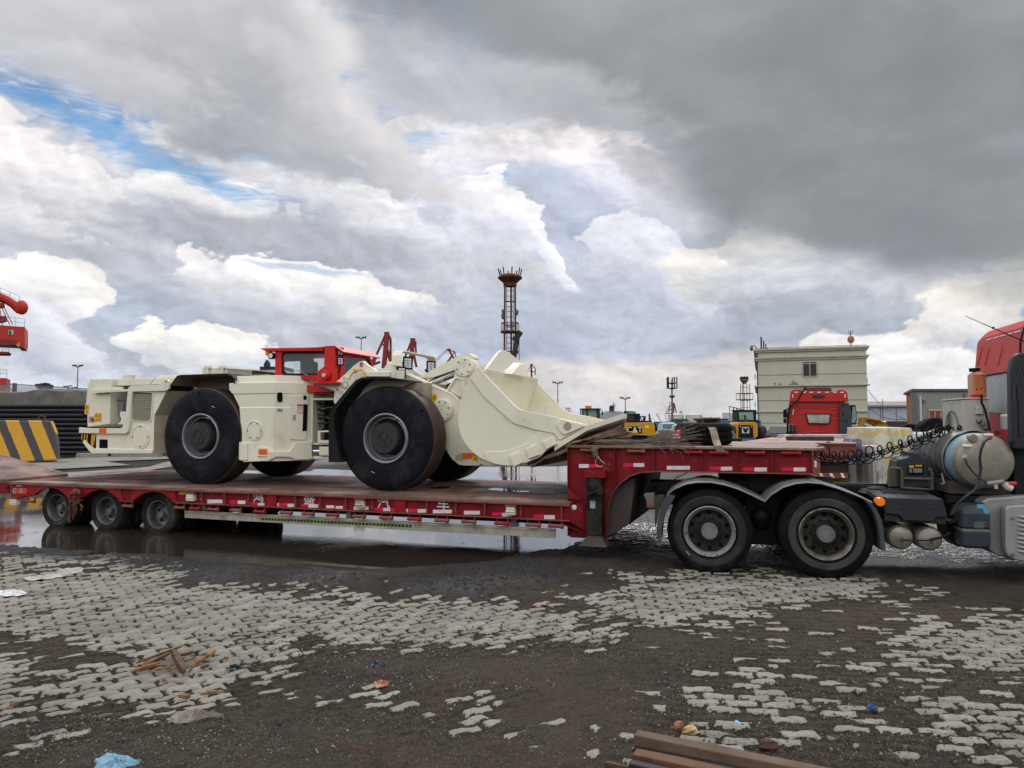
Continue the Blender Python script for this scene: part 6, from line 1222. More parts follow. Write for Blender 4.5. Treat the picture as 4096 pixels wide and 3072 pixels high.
for x,y in ((930,730),(950,750),(965,770)): p = kp(VF,[(x,y)],9.98)[0];m.lathe((p[0],10.0,p[1]),(0,-1,0),[(.03,0),(.03,.05),(.015,.07),(0,.07)],10)
m.builds('pipe_valve',STEEL,ab)
m = MB();m.tube([(x,9.95,z) for x,z in kp(VF,[(945,570),(945,620),(965,660),(975,700),(990,760),(995,790)],9.95)],.013,6);m.build('cable',BLK2,acu)
m = MB();m.box(aA0+.02,aA1+.3,10.05,10.75,zfr,zA0);m.build('shelf',BLK,tr)
# amber jerrycan standing on the unit
q = kp(VF,[(893,590),(970,590),(978,430),(905,430)],10.2);zc_ = zA1+.022
oj = thing('plastic_jug','translucent amber plastic jug with a black lid standing on the air-conditioner unit','jug',K,(q[0][0]+.1,10.3,zc_))
AMB = mat('amber_plastic',(.42,.15,.055),.35,var=.2,vs=4,dirt=.3,dcol=(.25,.16,.12),coat=.3)
h_ = q[2][1]-zc_;a0,a1 = q[0][0],q[1][0]
m = MB();m.loft([[(x,y,z) for x,y in rpoly([(a0+s,10.15+s),(a1-s,10.15+s),(a1-s,10.4-s),(a0+s,10.4-s)],.04,4)] for z,s in ((zc_,.02),(zc_+.02,0),(zc_+h_*.88,0),(zc_+h_*.97,.03),(zc_+h_,.06))]);m.build('body',AMB,oj)
m = MB();m.lathe(((a0+a1)/2-.02,10.27,zc_+h_),(0,0,1),[(.055,0),(.06,.01),(.06,.045),(0,.045)],20);m.build('lid',BLK2,oj)
m = MB()
for x,y in ((918,540),(945,535),(955,455)): p = kp(VF,[(x,y)],10.145)[0];m.lathe((p[0],10.152,p[1]),(0,-1,0),[(.012,0),(.012,.004),(0,.004)],10)
m.builds('dimple',mat('dark_amber',(.15,.05,.02),.5),oj)
q = kp(VF,[(880,596),(945,596),(945,582),(880,582)],10.05);m = MB();m.box(q[0][0],q[1][0],10.0,10.1,zA1+.021,zA1+.06);tag(m.build('red_bar',RV,None,K,(q[0][0],10.05,zA1+.021)),'short red bar lying at the foot of the amber jug','bar')
# white jug hung on the cab wall
q = KX([(1055,690),(1118,690),(1118,786),(1055,786)],aK-.2);b0_,b1_ = min(p[0] for p in q),max(p[0] for p in q);z0_,z1_ = min(p[1] for p in q),max(p[1] for p in q)
wj = thing('plastic_jug','white plastic jug with a pale cap against the red cab wall','jug',K,(aK-.15,(b0_+b1_)/2,z0_))
WJ = mat('white_plastic',(.50,.50,.50),.4,var=.06,dirt=.2,dcol=(.3,.28,.26))
m = MB();m.box(aK-.2,aK-.06,b0_,b1_,z0_,z1_);m.build('body',WJ,wj,bevel=.025,seg=3)
m = MB();m.lathe((aK-.13,b0_+.1,z1_),(0,0,1),[(.035,0),(.035,.04),(0,.04)],16);m.build('cap',mat('pale_blue_cap',(.25,.33,.38),.4),wj)
m = MB();m.box(aK-.22,aK,b0_-.3,b1_+.1,z0_-.06,z0_-.005);m.build('jug_shelf',KRED,tr)
# ------------------------------------------------------------------ coiled air lines from gooseneck to cab
def coil(name,pts,D,r_,n,th,mt,label,ph=0):
    q = [T.w((0,0,0))]*0;P = [Vector((0,0,CH))+ray(*VF(*p))*0 for p in []]
    C = []
    for p,d in zip(pts,D): s = K.S(VF(*p),d);C.append(Vector((s[0],d,s[1])))
    out = [];N_ = n*16
    for i in range(N_+1):
        t = i/N_*(len(C)-1);k = min(int(t),len(C)-2);f = t-k;p0 = C[max(k-1,0)];p1 = C[k];p2 = C[k+1];p3 = C[min(k+2,len(C)-1)]
        c = p1*1.0+(p2-p0)*.5*f+(p0-2.5*p1+2*p2-.5*p3)*f*f+(1.5*(p1-p2)+.5*(p3-p0))*f**3 if False else .5*((2*p1)+(-p0+p2)*f+(2*p0-5*p1+4*p2-p3)*f*f+(-p0+3*p1-3*p2+p3)*f**3)
        an = 2*math.pi*i/16+ph;rr = r_*(1+.3*math.sin(i*.113)*math.sin(i*.047)) ;out.append(c+Vector((rr*.95*math.cos(an),rr*.8*math.cos(an+.3),rr*math.sin(an))))
    m = MB();m.tube(out,th,6);o = m.build(name,mt,None,K,tuple(C[0]));return tag(o,label,'air hose','coiled lines between trailer and cab')
cpts = [(-45,915),(30,935),(120,940),(210,935),(320,912),(430,880),(540,842),(640,800),(740,782),(850,790)]
coil('coiled_hose',cpts,[9.9,9.9,9.9,9.9,9.9,9.9,9.9,9.95,10.0,10.1],.072,16,.0085,BLK2,'thick black coiled air hose whose loops arch highest between gooseneck and tank')
coil('coiled_hose',[(x,y+28) for x,y in cpts[:8]]+[(720,800),(800,800)],[10.05]*10,.060,17,.007,BLK2,'black coiled air hose with smaller loops hanging just below the thick one',1.5)
coil('coiled_cable',[(x,y+8) for x,y in cpts[:8]]+[(710,775),(760,770)],[10.0]*10,.024,70,.005,mat('green_black_cable',(.02,.035,.02),.5),'thin tightly coiled cable running inside the loops of the air hoses')
# ------------------------------------------------------------------ cargo and clutter on the trailer
def gd(q,z,f=T): return f.H(q,z)
# spare tyre lying on the gooseneck
c0 = VK(1100,400);c1 = VK(1965,400)
sD = 10.35;pa = T.S(c0,sD)[0];pb = T.S(c1,sD)[0];zt0 = ztop;htyre = .30;Rs = (pb-pa)/2*.97;ca = (pa+pb)/2
stt = thing('spare_tyre','big black spare tyre lying flat on the gooseneck','tyre',T,(ca,sD+.0,zt0+.001))
m = MB();m.lathe((ca,sD,zt0),(0,0,1),[(Rs*.58,.05),(Rs*.62,.01),(Rs*.8,0),(Rs*.93,.015),(Rs,.05),(Rs,.095),(Rs-.012,.097),(Rs-.012,.107),(Rs,.109),(Rs,.175),(Rs-.012,.177),(Rs-.012,.187),(Rs,.189),(Rs,.25),(Rs*.93,.285),(Rs*.8,.30),(Rs*.62,.29),(Rs*.58,.25)],96);m.build('carcass',TTY,stt)
m = MB()
for j,zz in enumerate((.055,.115,.195)):
    for k in range(44):
        an = 2*math.pi*(k+.5*(j % 2))/44
        m.lathe((ca+(Rs-.012)*math.cos(an),sD+(Rs-.012)*math.sin(an),zt0+zz+.02),(math.cos(an),math.sin(an),0),[(.026,0),(.024,.02),(0,.021)],6,smooth=False)
tag(m.build('tread',TTY,stt),kind='stuff')
# strap
q = [T.S(VK(*p),d) for p,d in (((1785,615),9.43),((1742,540),9.42),((1710,440),9.75),((1690,360),9.76),((1665,275),9.80),((1640,258),10.2))]
m = MB();dd = (9.42,9.41,9.70,9.71,9.74,10.1);m.loft([[(p[0]-.045,d,p[1]),(p[0]+.045,d,p[1]),(p[0]+.045,d+.006,p[1]+.006),(p[0]-.045,d+.006,p[1]+.006)] for p,d in zip(q,dd)]);tag(m.build('ratchet_strap',mat('dirty_webbing',(.26,.21,.155),.8,var=.2,dirt=.6,dcol=(.06,.05,.04),ds=9),None,T,(q[0][0],9.42,q[0][1])),'dirty beige webbing strap tying down the spare tyre','strap')
# bundle of thin wires / twigs fanning to the right
rnd = random.Random(12);m = MB()
for i in range(150):
    b = rnd.uniform(9.5,10.3);y0 = rnd.uniform(440,510);s = T.S(VK(rnd.uniform(-120,30),y0),b);x1 = rnd.uniform(900,1560);fan = rnd.gauss(0,1)
    mid = T.S(VK(620+rnd.uniform(-60,60),470+rnd.uniform(-25,30)),b);e_ = T.S(VK(x1,470-(x1-700)*.12+fan*(x1-560)*.13),b-.05);zmin = ztop+.008
    pts = [(s[0],b,max(zmin,s[1])),((s[0]+mid[0])/2,b,max(zmin,(s[1]+mid[1])/2+rnd.uniform(-.01,.01))),(mid[0],b-.02,max(zmin,mid[1])),((mid[0]*.5+e_[0]*.5),b-.04,max(zmin,(mid[1]+e_[1])/2+rnd.uniform(-.012,.012))),(e_[0],b-.06,max(zmin,e_[1]) if b > 9.56 or e_[1] > ztop else e_[1])]
    m.tube(pts,[.0035,.0035,.003,.0025,.002],4,smooth=False)
for ex_,ey_ in ((980,715),(1085,650),(1225,735),(1310,665),(1270,640),(1420,560),(1330,590),(1060,610)):
    p = [T.S(VK(*q_),9.42) for q_ in ((720,490),((720+ex_)/2+20,530+(ey_-600)*.2),(ex_-30,(ey_+520)/2),(ex_,ey_))];m.tube([(x,9.42,z) for x,z in p],.003,4,smooth=False)
tag(m.build('twig_bundle',mat('dry_twig',(.13,.105,.085),.7,var=.5,vs=30),None,T,(T.S(VK(600,500),9.9)[0],9.9,ztop)),'long bundle of dry twigs fanning out over the gooseneck towards the spare tyre','twigs')
# red and white sack behind the twigs
q = [T.S(VK(*p),9.8) for p in ((1068,395),(1187,420),(1187,302),(1075,300))];m = MB();m.prism(q,9.78,9.9);pk = m.build('printed_packet',mat('packet_red',(.60,.02,.03),.4),None,T,(q[0][0],9.8,ztop),bevel=.01);tag(pk,'red and white printed packet propped against the spare tyre','packet')
q0 = T.S(VK(1066,428),9.8);q[0] = (q[0][0],q[0][1])
m = MB();rnd = random.Random(8)
for i in range(7):
    for j in range(6):
        if rnd.random() < .5: x = q[0][0]+.006+j*(q[1][0]-q[0][0]-.012)/6;z = q[0][1]+.012+i*(q[3][1]-q[0][1]-.02)/7;m.box(x,x+.016*rnd.uniform(.6,1.2),9.777,9.78,z,z+.006)
m.box(q[0][0],q[1][0],9.776,9.779,q[1][1]+.0,q[0][1]-.001);m.build('packet_print',TAPEW,pk,)
# timber packing under the bucket lip
WD = mat('grey_brown_timber',(.125,.085,.06),.8,var=.35,vs=5,dirt=.5,dcol=(.05,.035,.028),ds=6,bump=.3,bs=50)
WD2 = mat('split_timber',(.20,.115,.065),.8,var=.4,vs=8,dirt=.4,dcol=(.07,.045,.03),bump=.3,bs=60)
pls = [((1480,905),(2010,715),9.9,.05,WD),((1560,870),(2090,668),10.3,.06,WD),((1650,852),(1960,712),9.72,.03,WD2),((1590,868),(1790,800),9.65,.04,WD),((1680,860),(2120,680),10.7,.05,WD2),((1700,872),(2110,655),11.2,.05,WD),
       ((1745,775),(1950,722),9.6,.025,WD2),((1640,800),(2050,700),10.1,.07,WD),((1540,895),(1740,862),10.0,.06,WD),((1720,775),(2140,700),9.95,.04,WD),((1800,772),(2160,715),10.4,.04,WD2)]
labs = ['long weathered timber lowest under the bucket lip','wide weathered plank tight under the bucket lip','pale splintered batten lying along the near edge of the lip packing','short dark plank end under the near lip corner','pale plank sticking out furthest beyond the lip','dark plank deepest behind under the lip','pale splinter lying on the gooseneck corner','thick plank in the middle of the lip packing','short block end hanging below the lip near the riser','flat plank between lip and twig bundle','thin pale slat pointing towards the yellow excavator']
for (p0,p1,d,h_,mt),lb in zip(pls,labs):
    a = T.S(VB(*p0),d);b = T.S(VB(*p1),d);m = MB();rnd = random.Random(int(p0[0]));n = 7;lo = []
    for i in range(n):
        t = i/(n-1);x = a[0]+(b[0]-a[0])*t;z = a[1]+(b[1]-a[1])*t;j = lambda: rnd.uniform(-.008,.008);hw = .07*(1 if 0 < i < n-1 else .55)
        lo.append([(x+j(),d-hw+j(),z-h_/2+j()),(x+j(),d+hw+j(),z-h_/2+j()),(x+j(),d+hw+j(),z+h_/2+j()),(x+j(),d-hw+j(),z+h_/2+j())])
    m.loft(lo);tag(m.build('timber_plank',mt,None,T,(a[0],d,a[1]),bevel=.004),lb,'plank','timbers under the bucket lip')
# rag and wire hanging on the first roller
c = T.S(VE(255,560),DG-.08);m = MB();m.blob((c[0],DG-.09,c[1]),.045,.03,.085,9,8,.4,2);m.blob((c[0]+.02,DG-.09,c[1]-.05),.03,.025,.05,8,7,.4,6);tag(m.build('glove',mat('dirty_glove',(.13,.10,.08),.85,var=.5,vs=25),None,T,(c[0],DG-.09,c[1])),'dirty grey work glove hanging on the first tie-down roller','glove')
m = MB();m.tube([(x,DG-.09,z) for x,z in [T.S(VE(*p),DG-.09) for p in ((275,580),(280,600),(262,635),(262,665),(300,678),(318,668))]],.004,5);m.tube([(x,DG-.09,z) for x,z in [T.S(VE(*p),DG-.09) for p in ((280,600),(300,630),(328,652))]],.003,5);tag(m.build('loose_wire',SIL,None,T,(c[0],DG-.09,c[1]-.1)),'bent silver wire dangling below the glove','wire')
# rusty chains at the trailer axles
def chain(pts,D,r_,nm,lb):
    P = [Vector((x,D,z)) for x,z in [T.S(V1(*p),D) for p in pts]];m = MB();acc = []
    for i in range(len(P)-1):
        n = max(1,int((P[i+1]-P[i]).length/(r_*2.4)))
        for k in range(n): acc.append((P[i].lerp(P[i+1],k/n),(P[i+1]-P[i]).normalized()))
    for k,(p,t) in enumerate(acc):
        s = t.cross(Vector((0,1,0) if k % 2 else (.7,.7,.1))).normalized();ring = [p+t*math.cos(2*math.pi*j/8)*r_*1.7+s*math.sin(2*math.pi*j/8)*r_ for j in range(9)];m.tube(ring,r_*.33,5,smooth=True)
    return tag(m.build(nm,RUST,None,T,tuple(P[0])),lb,'chain','chains hung on the trailer side')
chain([(835,455),(780,490),(770,620),(762,780),(785,800)],DB-.05,.026,'hanging_chain','rusty chain hanging leftmost between the first two trailer wheels')
chain([(840,450),(820,500),(812,640),(808,790)],DB-.08,.026,'hanging_chain','rusty chain reaching the water between the first two trailer wheels')
chain([(835,440),(855,470),(850,560),(835,700),(825,610),(800,560)],DB-.03,.024,'hanging_chain','rusty chain looping back up beside the second trailer wheel')
c = T.S(V1(835,470),DB-.06);m = MB();m.blob((c[0],DB-.05,c[1]),.085,.05,.06,10,7,.3,4);m.tube([(c[0]+.1,DB-.04,c[1]-.2),(c[0]+.14,DB-.04,c[1]-.25),(c[0]+.12,DB-.04,c[1]-.3)],.018,6);tag(m.build('chain_binder',RUST,None,T,(c[0],DB-.05,c[1])),'rusty lump of chain binder above the hanging chains','binder')
# standing rain water on the bed
def sheet(pts,z,nm,mt,lb,cat,fr=T,th=.003):
    q = [fr.H(p,z) for p in pts];m = MB();m.hprism(rpoly(q,.08,4),z,z+th);return tag(m.build(nm,mt,None,fr,(q[0][0],q[0][1],z)),lb,cat)
WATER2 = mat('rain_water',(.05,.035,.03),.03,var=.05,spec=.8)
sheet([V3(*p) for p in ((1100,160),(1160,145),(1290,150),(1290,165),(1440,170),(1440,180),(1300,178),(1200,168))],ZD+.006,'rain_puddle',WATER2,'bright rain puddle on the trailer bed near the gooseneck','puddle')
sheet([V3(*p) for p in ((625,145),(700,135),(810,133),(800,145),(700,152))],ZD+.006,'oil_puddle',mat('oil_stain',(.03,.02,.02),.12),'dark wet stain on the trailer bed right of the front wheel','puddle')
# ------------------------------------------------------------------ the yard and harbour behind
def wp(v,pts,Y): return [W0.S(v(*q),Y) for q in pts]
ID = lambda x,y: (x,y)
CWALL = mat('cream_render_wall',(.44,.42,.345),.75,var=.05,vs=.5,dirt=.25,dcol=(.30,.28,.23),ds=.5,streak=True)
CTRIM = mat('cream_trim',(.40,.375,.30),.7,var=.1,dirt=.4,dcol=(.22,.20,.16),ds=.7)
JOINT = mat('wall_joint',(.10,.095,.085),.8)
PLAST = mat('bare_plaster',(.20,.18,.155),.85,var=.2)
SHEDW = mat('white_shed_wall',(.40,.43,.48),.6,var=.04,dirt=.1,dcol=(.32,.33,.36))
CORR = mat('corrugated_grey',(.33,.33,.30),.6,var=.06,dirt=.15,dcol=(.25,.24,.21))
ORB = mat('orange_rust_wall',(.27,.11,.04),.65,var=.2,dirt=.2)
BRR = mat('brown_red_door',(.20,.035,.028),.6,var=.4,dirt=.3)
DK = mat('far_dark',(.03,.03,.032),.6,var=.3)
CRD = mat('crane_dark_red',(.20,.026,.02),.6,var=.2,dirt=.3)
CRR = mat('crane_bright_red',(.42,.03,.018),.5,var=.12,dirt=.2)
TRUST = mat('tower_rust',(.085,.03,.016),.7,var=.3,rust=.3)
STL = mat('far_steel',(.11,.11,.115),.5,var=.2)
EXY = mat('machine_yellow',(.50,.235,.018),.42,var=.08,dirt=.2,dcol=(.25,.13,.04))
BLUC = mat('far_blue',(.03,.12,.25),.5)
LWH = mat('far_white',(.46,.46,.43),.6,var=.06,dirt=.15)
GLG = mat('green_cab_glass',(.16,.26,.23),.12,var=.2,vs=2,spec=.6)
# --- lattice light tower with rusty bowl
def W_(x,y,Y): return wp(VW,[(x,y)],Y)[0]
Yt = 62.0;c = W_(1696,250,Yt)[0];zb = .0;ztw = W_(1696,320,Yt)[1];g = abs(W_(1750,320,Yt)[0]-c)
tw = thing('light_tower','tall rusty three-legged light tower with a bowl-shaped lamp crown and ladder','light tower',W0,(c,Yt,0))
for dx_,dy_ in ((-g,0),(g,.2),(.1,1.2)): m = MB();m.tube([(c+dx_*1.12,Yt+dy_,0),(c+dx_*.92,Yt+dy_,ztw)],.085,10);m.build('leg',TRUST,tw)
m = MB();r_ = abs(W_(1816,270,Yt)[0]-c);z0,z1 = W_(0,318,Yt)[1],W_(0,236,Yt)[1];m.lathe((c,Yt+.5,z0),(0,0,1),[(r_*.55,-.25),(r_*.55,0),(r_*.62,.1),(r_,(z1-z0)*.6),(r_,(z1-z0)*.75),(r_*.8,z1-z0),(0,z1-z0)],32);bw = m.build('bowl',TRUST,tw)
for an in range(0,360,45):
    x,y = c+r_*.88*math.cos(R(an+10)),Yt+.5+r_*.88*math.sin(R(an+10));m = MB();m.beam((x,y,z1-.2),(x,y,z1+.1),.05,.05);m.beam((x,y,z1+.05),(x+.10*math.cos(R(an+10)),y,z1+.55),.26,.10);m.build('floodlight',DK,bw)
m = MB();zl = 0.0
for s in (-.28,.28): m.beam((c+s,Yt-.15,0),(c+s,Yt-.15,ztw),.06,.06)
z = .5
while z < ztw: m.beam((c-.28,Yt-.15,z),(c+.28,Yt-.15,z),.05,.05,(0,1,0));z += .45
m.build('ladder',TRUST,tw)
zr0,zr1 = W_(0,800,Yt)[1],W_(0,712,Yt)[1];rr = abs(W_(1782,800,Yt)[0]-c)
m = MB()
for zz,th in ((zr0,.16),(zr1,.06)): m.tube([(c+rr*math.cos(2*math.pi*i/28),Yt+.4+rr*.8*math.sin(2*math.pi*i/28),zz) for i in range(29)],th*.6,6)
for k in range(10): an = 2*math.pi*k/10;m.beam((c+rr*math.cos(an),Yt+.4+rr*.8*math.sin(an),zr0),(c+rr*math.cos(an),Yt+.4+rr*.8*math.sin(an),zr1),.05,.05)
for k in range(4): an = 2*math.pi*k/4+.4;m.beam((c,Yt+.4,zr0),(c+rr*math.cos(an),Yt+.4+rr*.8*math.sin(an),zr0),.1,.1)
m.build('platform',TRUST,tw)
for x,y in ((1632,610),(1628,655),(1762,615)): p = W_(x,y,Yt);m = MB();m.beam((c+(g if x > c and x > 1700 else -g),Yt,p[1]+.25),(p[0],Yt,p[1]+.25),.06,.06);m.lathe((p[0],Yt,p[1]+.2),(0,0,-1),[(.16,0),(.17,.2),(.1,.42),(0,.45)],12);m.build('security_camera',STL,tw)
for y in (505,745,995): p = W_(0,y,Yt)[1];m = MB();m.beam((c-g*1.05,Yt,p),(c+g,Yt+.2,p),.1,.1);m.build('brace',TRUST,tw)
# mobile crane boom behind it
p0,p1 = wp(VB,[(1375,205)],Yt+4)[0],W_(1775,830,Yt+4);m = MB();m.beam((p0[0]-1.2,Yt+4,0),(p1[0],Yt+4,p1[1]),.5,.45);mcr = thing('boom_crane','dark mobile crane boom with hanging hook right behind the rusty light tower','crane',W0,(p0[0]-1.2,Yt+4,0));m.build('boom',DK,mcr)
m = MB();m.tube([(p1[0]+.1,Yt+4,p1[1]),(p1[0]+.1,Yt+4,2)],.03,4);m.tube([(p1[0]-.1,Yt+4,p1[1]),(p1[0]-.1,Yt+4,W_(0,960,Yt)[1])],.03,4);m.beam((p1[0]-.1,Yt+4,W_(0,940,Yt)[1]),(p1[0]-.1,Yt+4,W_(0,975,Yt)[1]),.25,.25);m.build('hoist_rope',DK,mcr)
m = MB();m.beam((p1[0]-.35,Yt+4,p1[1]-.6),(p1[0]+.25,Yt+4,p1[1]+.25),.6,.5);m.build('boom_head',DK,mcr)
# --- lamp masts
def mast(px,top_y,Y,lab,arm=.045,n=3,grp='tall lamp masts in the harbour',anten=True):
    p = W0.S((px,top_y),Y);x,z = p;s = Y/2900;t = thing('lamp_mast',lab,'lamp mast',W0,(x,Y,0),grp)
    m = MB();m.tube([(x,Y,0),(x,Y,z)],[2.4*s,1.7*s],8);m.build('pole',STL,t)
    m = MB();m.beam((x-12*s*n/3*1.6,Y,z),(x+12*s*n/3*1.6,Y,z),2*s,2*s);m.tube([(x-8*s,Y,z-3*s),(x+8*s,Y,z-3*s)],1.4*s,6);m.build('crossarm',DK,t)
    for k in (-1.5,-.8,.7,1.4): m = MB();m.box(x+k*12*s-3*s,x+k*12*s+3*s,Y-3*s,Y+3*s,z,z+5*s+abs(k)*s);m.build('floodlight',DK,t)
    if anten: m = MB();m.tube([(x,Y,z),(x,Y,z+14*s)],.4*s,4);m.build('rod',DK,t)
    return t
mast(1445,1352,130,'lamp mast rising behind the red cab roof',n=3.5)
mast(2231,1532,170,'lamp mast right of the bucket in front of open sky')
mast(2501,1594,230,'smaller lamp mast left of the yellow excavator cab')
mast(312,1465,150,'lamp mast above the tarpaulin at the left',n=2)
# --- telecom mast
p = wp(V5,[(1540,60),(1540,580)],160);x = p[0][0];tm = thing('telecom_mast','slim telecom mast with two antenna crowns beside the white storage tanks','mast',W0,(x,160,0))
m = MB();m.tube([(x,160,0),(x,160,p[0][1])],[.28,.14],8);m.build('pole',STL,tm)
for y in (100,165,275): 
    z = wp(V5,[(0,y)],160)[0][1];m = MB();r_ = 1.1 if y < 200 else .5;m.lathe((x,160,z-.3),(0,0,1),[(.2,0),(r_,.2),(r_,.3)],12,caps=(0,1))
    for k in range(5): an = 2*math.pi*k/5;m.box(x+r_*math.cos(an)-.12,x+r_*math.cos(an)+.12,160+r_*math.sin(an)-.1,160+r_*math.sin(an)+.1,z-.1,z+1.0*(r_ > .6)+.3)
    m.build('antenna_ring',DK,tm)
# --- second light tower by the building
p = wp(V6,[(360,650),(360,960),(405,640)],120);x = p[0][0];t2 = thing('light_tower','distant lattice light tower with an orange-brown bowl left of the cream building','light tower',W0,(x,120,0));g = .75
for dx_,dy_ in ((-g,0),(g,0),(0,1.3),(-.25,-.1),(.25,-.1)): m = MB();m.tube([(x+dx_,120+dy_,0),(x+dx_,120+dy_,p[0][1])],.06,6);m.build('leg',TRUST,t2)
m = MB();z = 1
while z < p[0][1]: m.beam((x-g,120,z),(x+g,120,z),.07,.07,(0,1,0));z += 1.1
m.build('rung_set',TRUST,t2)
m = MB();r_ = p[2][0]-x;m.lathe((x,120.4,p[0][1]),(0,0,1),[(r_*.4,0),(r_,.6),(r_,.75),(0,.8)],24);m.build('bowl',mat('tan_bowl',(.20,.11,.05),.6),t2)
m = MB()
for k in range(8): an = 2*math.pi*k/8;m.box(x+r_*.8*math.cos(an)-.15,x+r_*.8*math.cos(an)+.15,120.4+r_*.8*math.sin(an)-.1,120.4+r_*.8*math.sin(an)+.1,p[0][1]+.7,p[0][1]+1.2)
m.builds('floodlight',DK,t2)
z = wp(V6,[(0,830)],120)[0][1];m = MB();m.lathe((x,120.4,z),(0,0,1),[(.3,0),(1.4,0),(1.4,.12),(.3,.12)],16)
for k in range(10): an = 2*math.pi*k/10;m.beam((x+1.38*math.cos(an),120.4+1.38*math.sin(an),z),(x+1.38*math.cos(an),120.4+1.38*math.sin(an),z+1.1),.05,.05)
m.tube([(x+1.38*math.cos(2*math.pi*k/16),120.4+1.38*math.sin(2*math.pi*k/16),z+1.1) for k in range(17)],.04,4)
m.lathe((x,120.4,z),(0,0,1),[(1.39,0),(1.39,.01)],8);m.build('platform',TRUST,t2)
# --- harbour jib cranes
def jib(v,pts,Y,lab,mt=CRD,k=1.0):
    """pts: members as (p0,p1,w_px)"""
    s = Y/2900/(1.25 if v is VW else 2.4);q0 = wp(v,[pts[0][0]],Y)[0];t = thing('harbour_crane',lab,'crane',W0,(q0[0],Y,0),'harbour jib cranes beyond the yard')
    for i,mem in enumerate(pts):
        a,b = wp(v,[mem[0],mem[1]],Y);w_ = mem[2]*s*k;m = MB();typ = mem[3] if len(mem) > 3 else 'b';dy = (i % 2)*w_*.6
        if typ == 'l':       # lattice
            A,B = Vector((a[0],Y+dy,a[1])),Vector((b[0],Y+dy,b[1]));t_ = (B-A).normalized();n_ = Vector((-t_.z,0,t_.x));L_ = (B-A).length;th = w_*.22
            for s_ in (-.5,.5): m.beam(A+n_*w_*s_,B+n_*w_*s_,th,th)
            k_ = max(3,int(L_/w_/1.1))
            for j in range(k_): m.beam(A+t_*L_*j/k_+n_*w_*(-.5 if j % 2 else .5),A+t_*L_*(j+1)/k_+n_*w_*(.5 if j % 2 else -.5),th*.6,th*.6)
        elif typ == 'r': m.tube([(a[0],Y+dy,a[1]),(b[0],Y+dy,b[1])],.35*s,4)
        else: m.beam((a[0],Y+dy,a[1]),(b[0],Y+dy,b[1]),w_,w_)
        m.build(mem[4] if len(mem) > 4 else ('lattice_arm' if typ == 'l' else 'stay_rope' if typ == 'r' else 'arm'),mt,t)
    return t
jib(VW,[((480,820),(420,1160),0,'b')] and [((488,830),(432,1400),22),((478,815),(368,1060),10),((372,1060),(330,1130),18),((520,870),(520,1090),10),((495,820),(524,880),10),((458,815),(505,815),12),((470,915),(520,1095),14),((440,930),(500,925),8),((340,1130),(420,1100),12),((470,810),(395,980),2,'r'),((395,980),(350,1060),2,'r')],330,'harbour crane leftmost of the tall ones behind the red cab')
jib(VW,[((742,880),(690,1400),20),((730,880),(690,985),9),((765,900),(772,1010),9),((745,880),(772,915),9),((716,878),(764,878),11),((735,960),(775,1150),11),((690,985),(640,1120),9),((635,1130),(665,1150),14)],350,'harbour crane seen through the lamp hoop of the loader')
jib(VW,[((860,1190),(1080,980),9,'l'),((1075,980),(1110,975),9),((1095,985),(1150,1075),10),((1150,1000),(1168,1060),5),((1100,985),(1160,1005),5),((1125,1040),(1060,1130),9),((1060,1120),(1060,1500),20),((860,1190),(930,1160),12),((1120,1040),(1150,1005),4)],360,'harbour crane with long lattice jib behind the tilt link')
jib(VW,[((1905,1125),(1850,1229),6,'l'),((1905,1130),(1912,1330),9),((1912,1130),(1945,1165),4),((1945,1165),(1943,1229),5),((1897,1125),(1918,1125),7),((1890,1190),(1945,1200),5)],420,'small harbour crane just right of the bucket spill guard')
jib(V5,[((1535,355),(1460,490),10,'l'),((1515,380),(1500,490),8),((1560,350),(1560,480),16),((1575,380),(1600,480),9),((1460,485),(1530,490),6),((1545,430),(1500,440),7),((1568,358),(1580,400),9),((1500,350),(1535,352),6)],450,'cluster-like harbour crane behind the telecom mast')
jib(V5,[((1650,455),(1640,490),6),((1668,450),(1655,500),3),((1670,455),(1685,490),3),((1640,470),(1670,468),4)],480,'tiny dark crane head just above the left storage tank',DK)
jib(V5,[((205,410),(215,470),5),((235,410),(238,470),5),((250,420),(262,470),4),((192,430),(265,430),4),((200,458),(260,458),4),((215,412),(218,425),10),((240,412),(242,425),10),((265,465),(298,465),3)],420,'low red gantry crane showing over the bucket rim',CRR)
jib(V5,[((1342,488),(1395,582),3.5),((1352,487),(1408,585),3.5),((1448,510),(1475,580),2.5),((1462,508),(1487,580),2.5),((1448,512),(1475,490),2)],380,'thin grey ship derricks left of the telecom mast',STL)
# --- big red crane at the left edge
def wpc(v,pts,Y): return [FC.S(v(*q),Y) for q in pts]
FC = Fr(-30);YC = 139.0
bc = thing('portal_crane','bright red harbour crane cut by the left edge of the photo','crane',FC,(wpc(V7,[(-60,900)],YC)[0][0],YC,0))
q = wpc(V7,[(-120,405),(130,425),(205,430),(205,560),(195,603),(150,598),(132,578),(-120,562)],YC);m = MB();m.prism(q,YC,YC+7);mh = m.build('machine_house',CRR,bc,bevel=.05)
q = wpc(V7,[(-120,572),(135,580),(132,540),(-120,528)],YC-.1);m = MB();m.prism(q,YC-.12,YC-.02);m.build('house_base',CRD,mh)
q = wpc(V7,[(68,458),(112,458),(112,495),(68,493)],YC-.1);m = MB();m.prism(q,YC-.12,YC-.02);wi = m.build('window',LWH,mh);q = wpc(V7,[(74,463),(92,463),(92,490),(74,490)],YC-.14);m = MB();m.prism(q,YC-.16,YC-.12);m.build('pane',DK,wi)
q = wpc(V7,[(132,578),(165,558),(165,590),(150,598)],YC-.1);m = MB();m.prism(q,YC-.14,YC-.02);m.build('hazard_mark',YELP,mh)
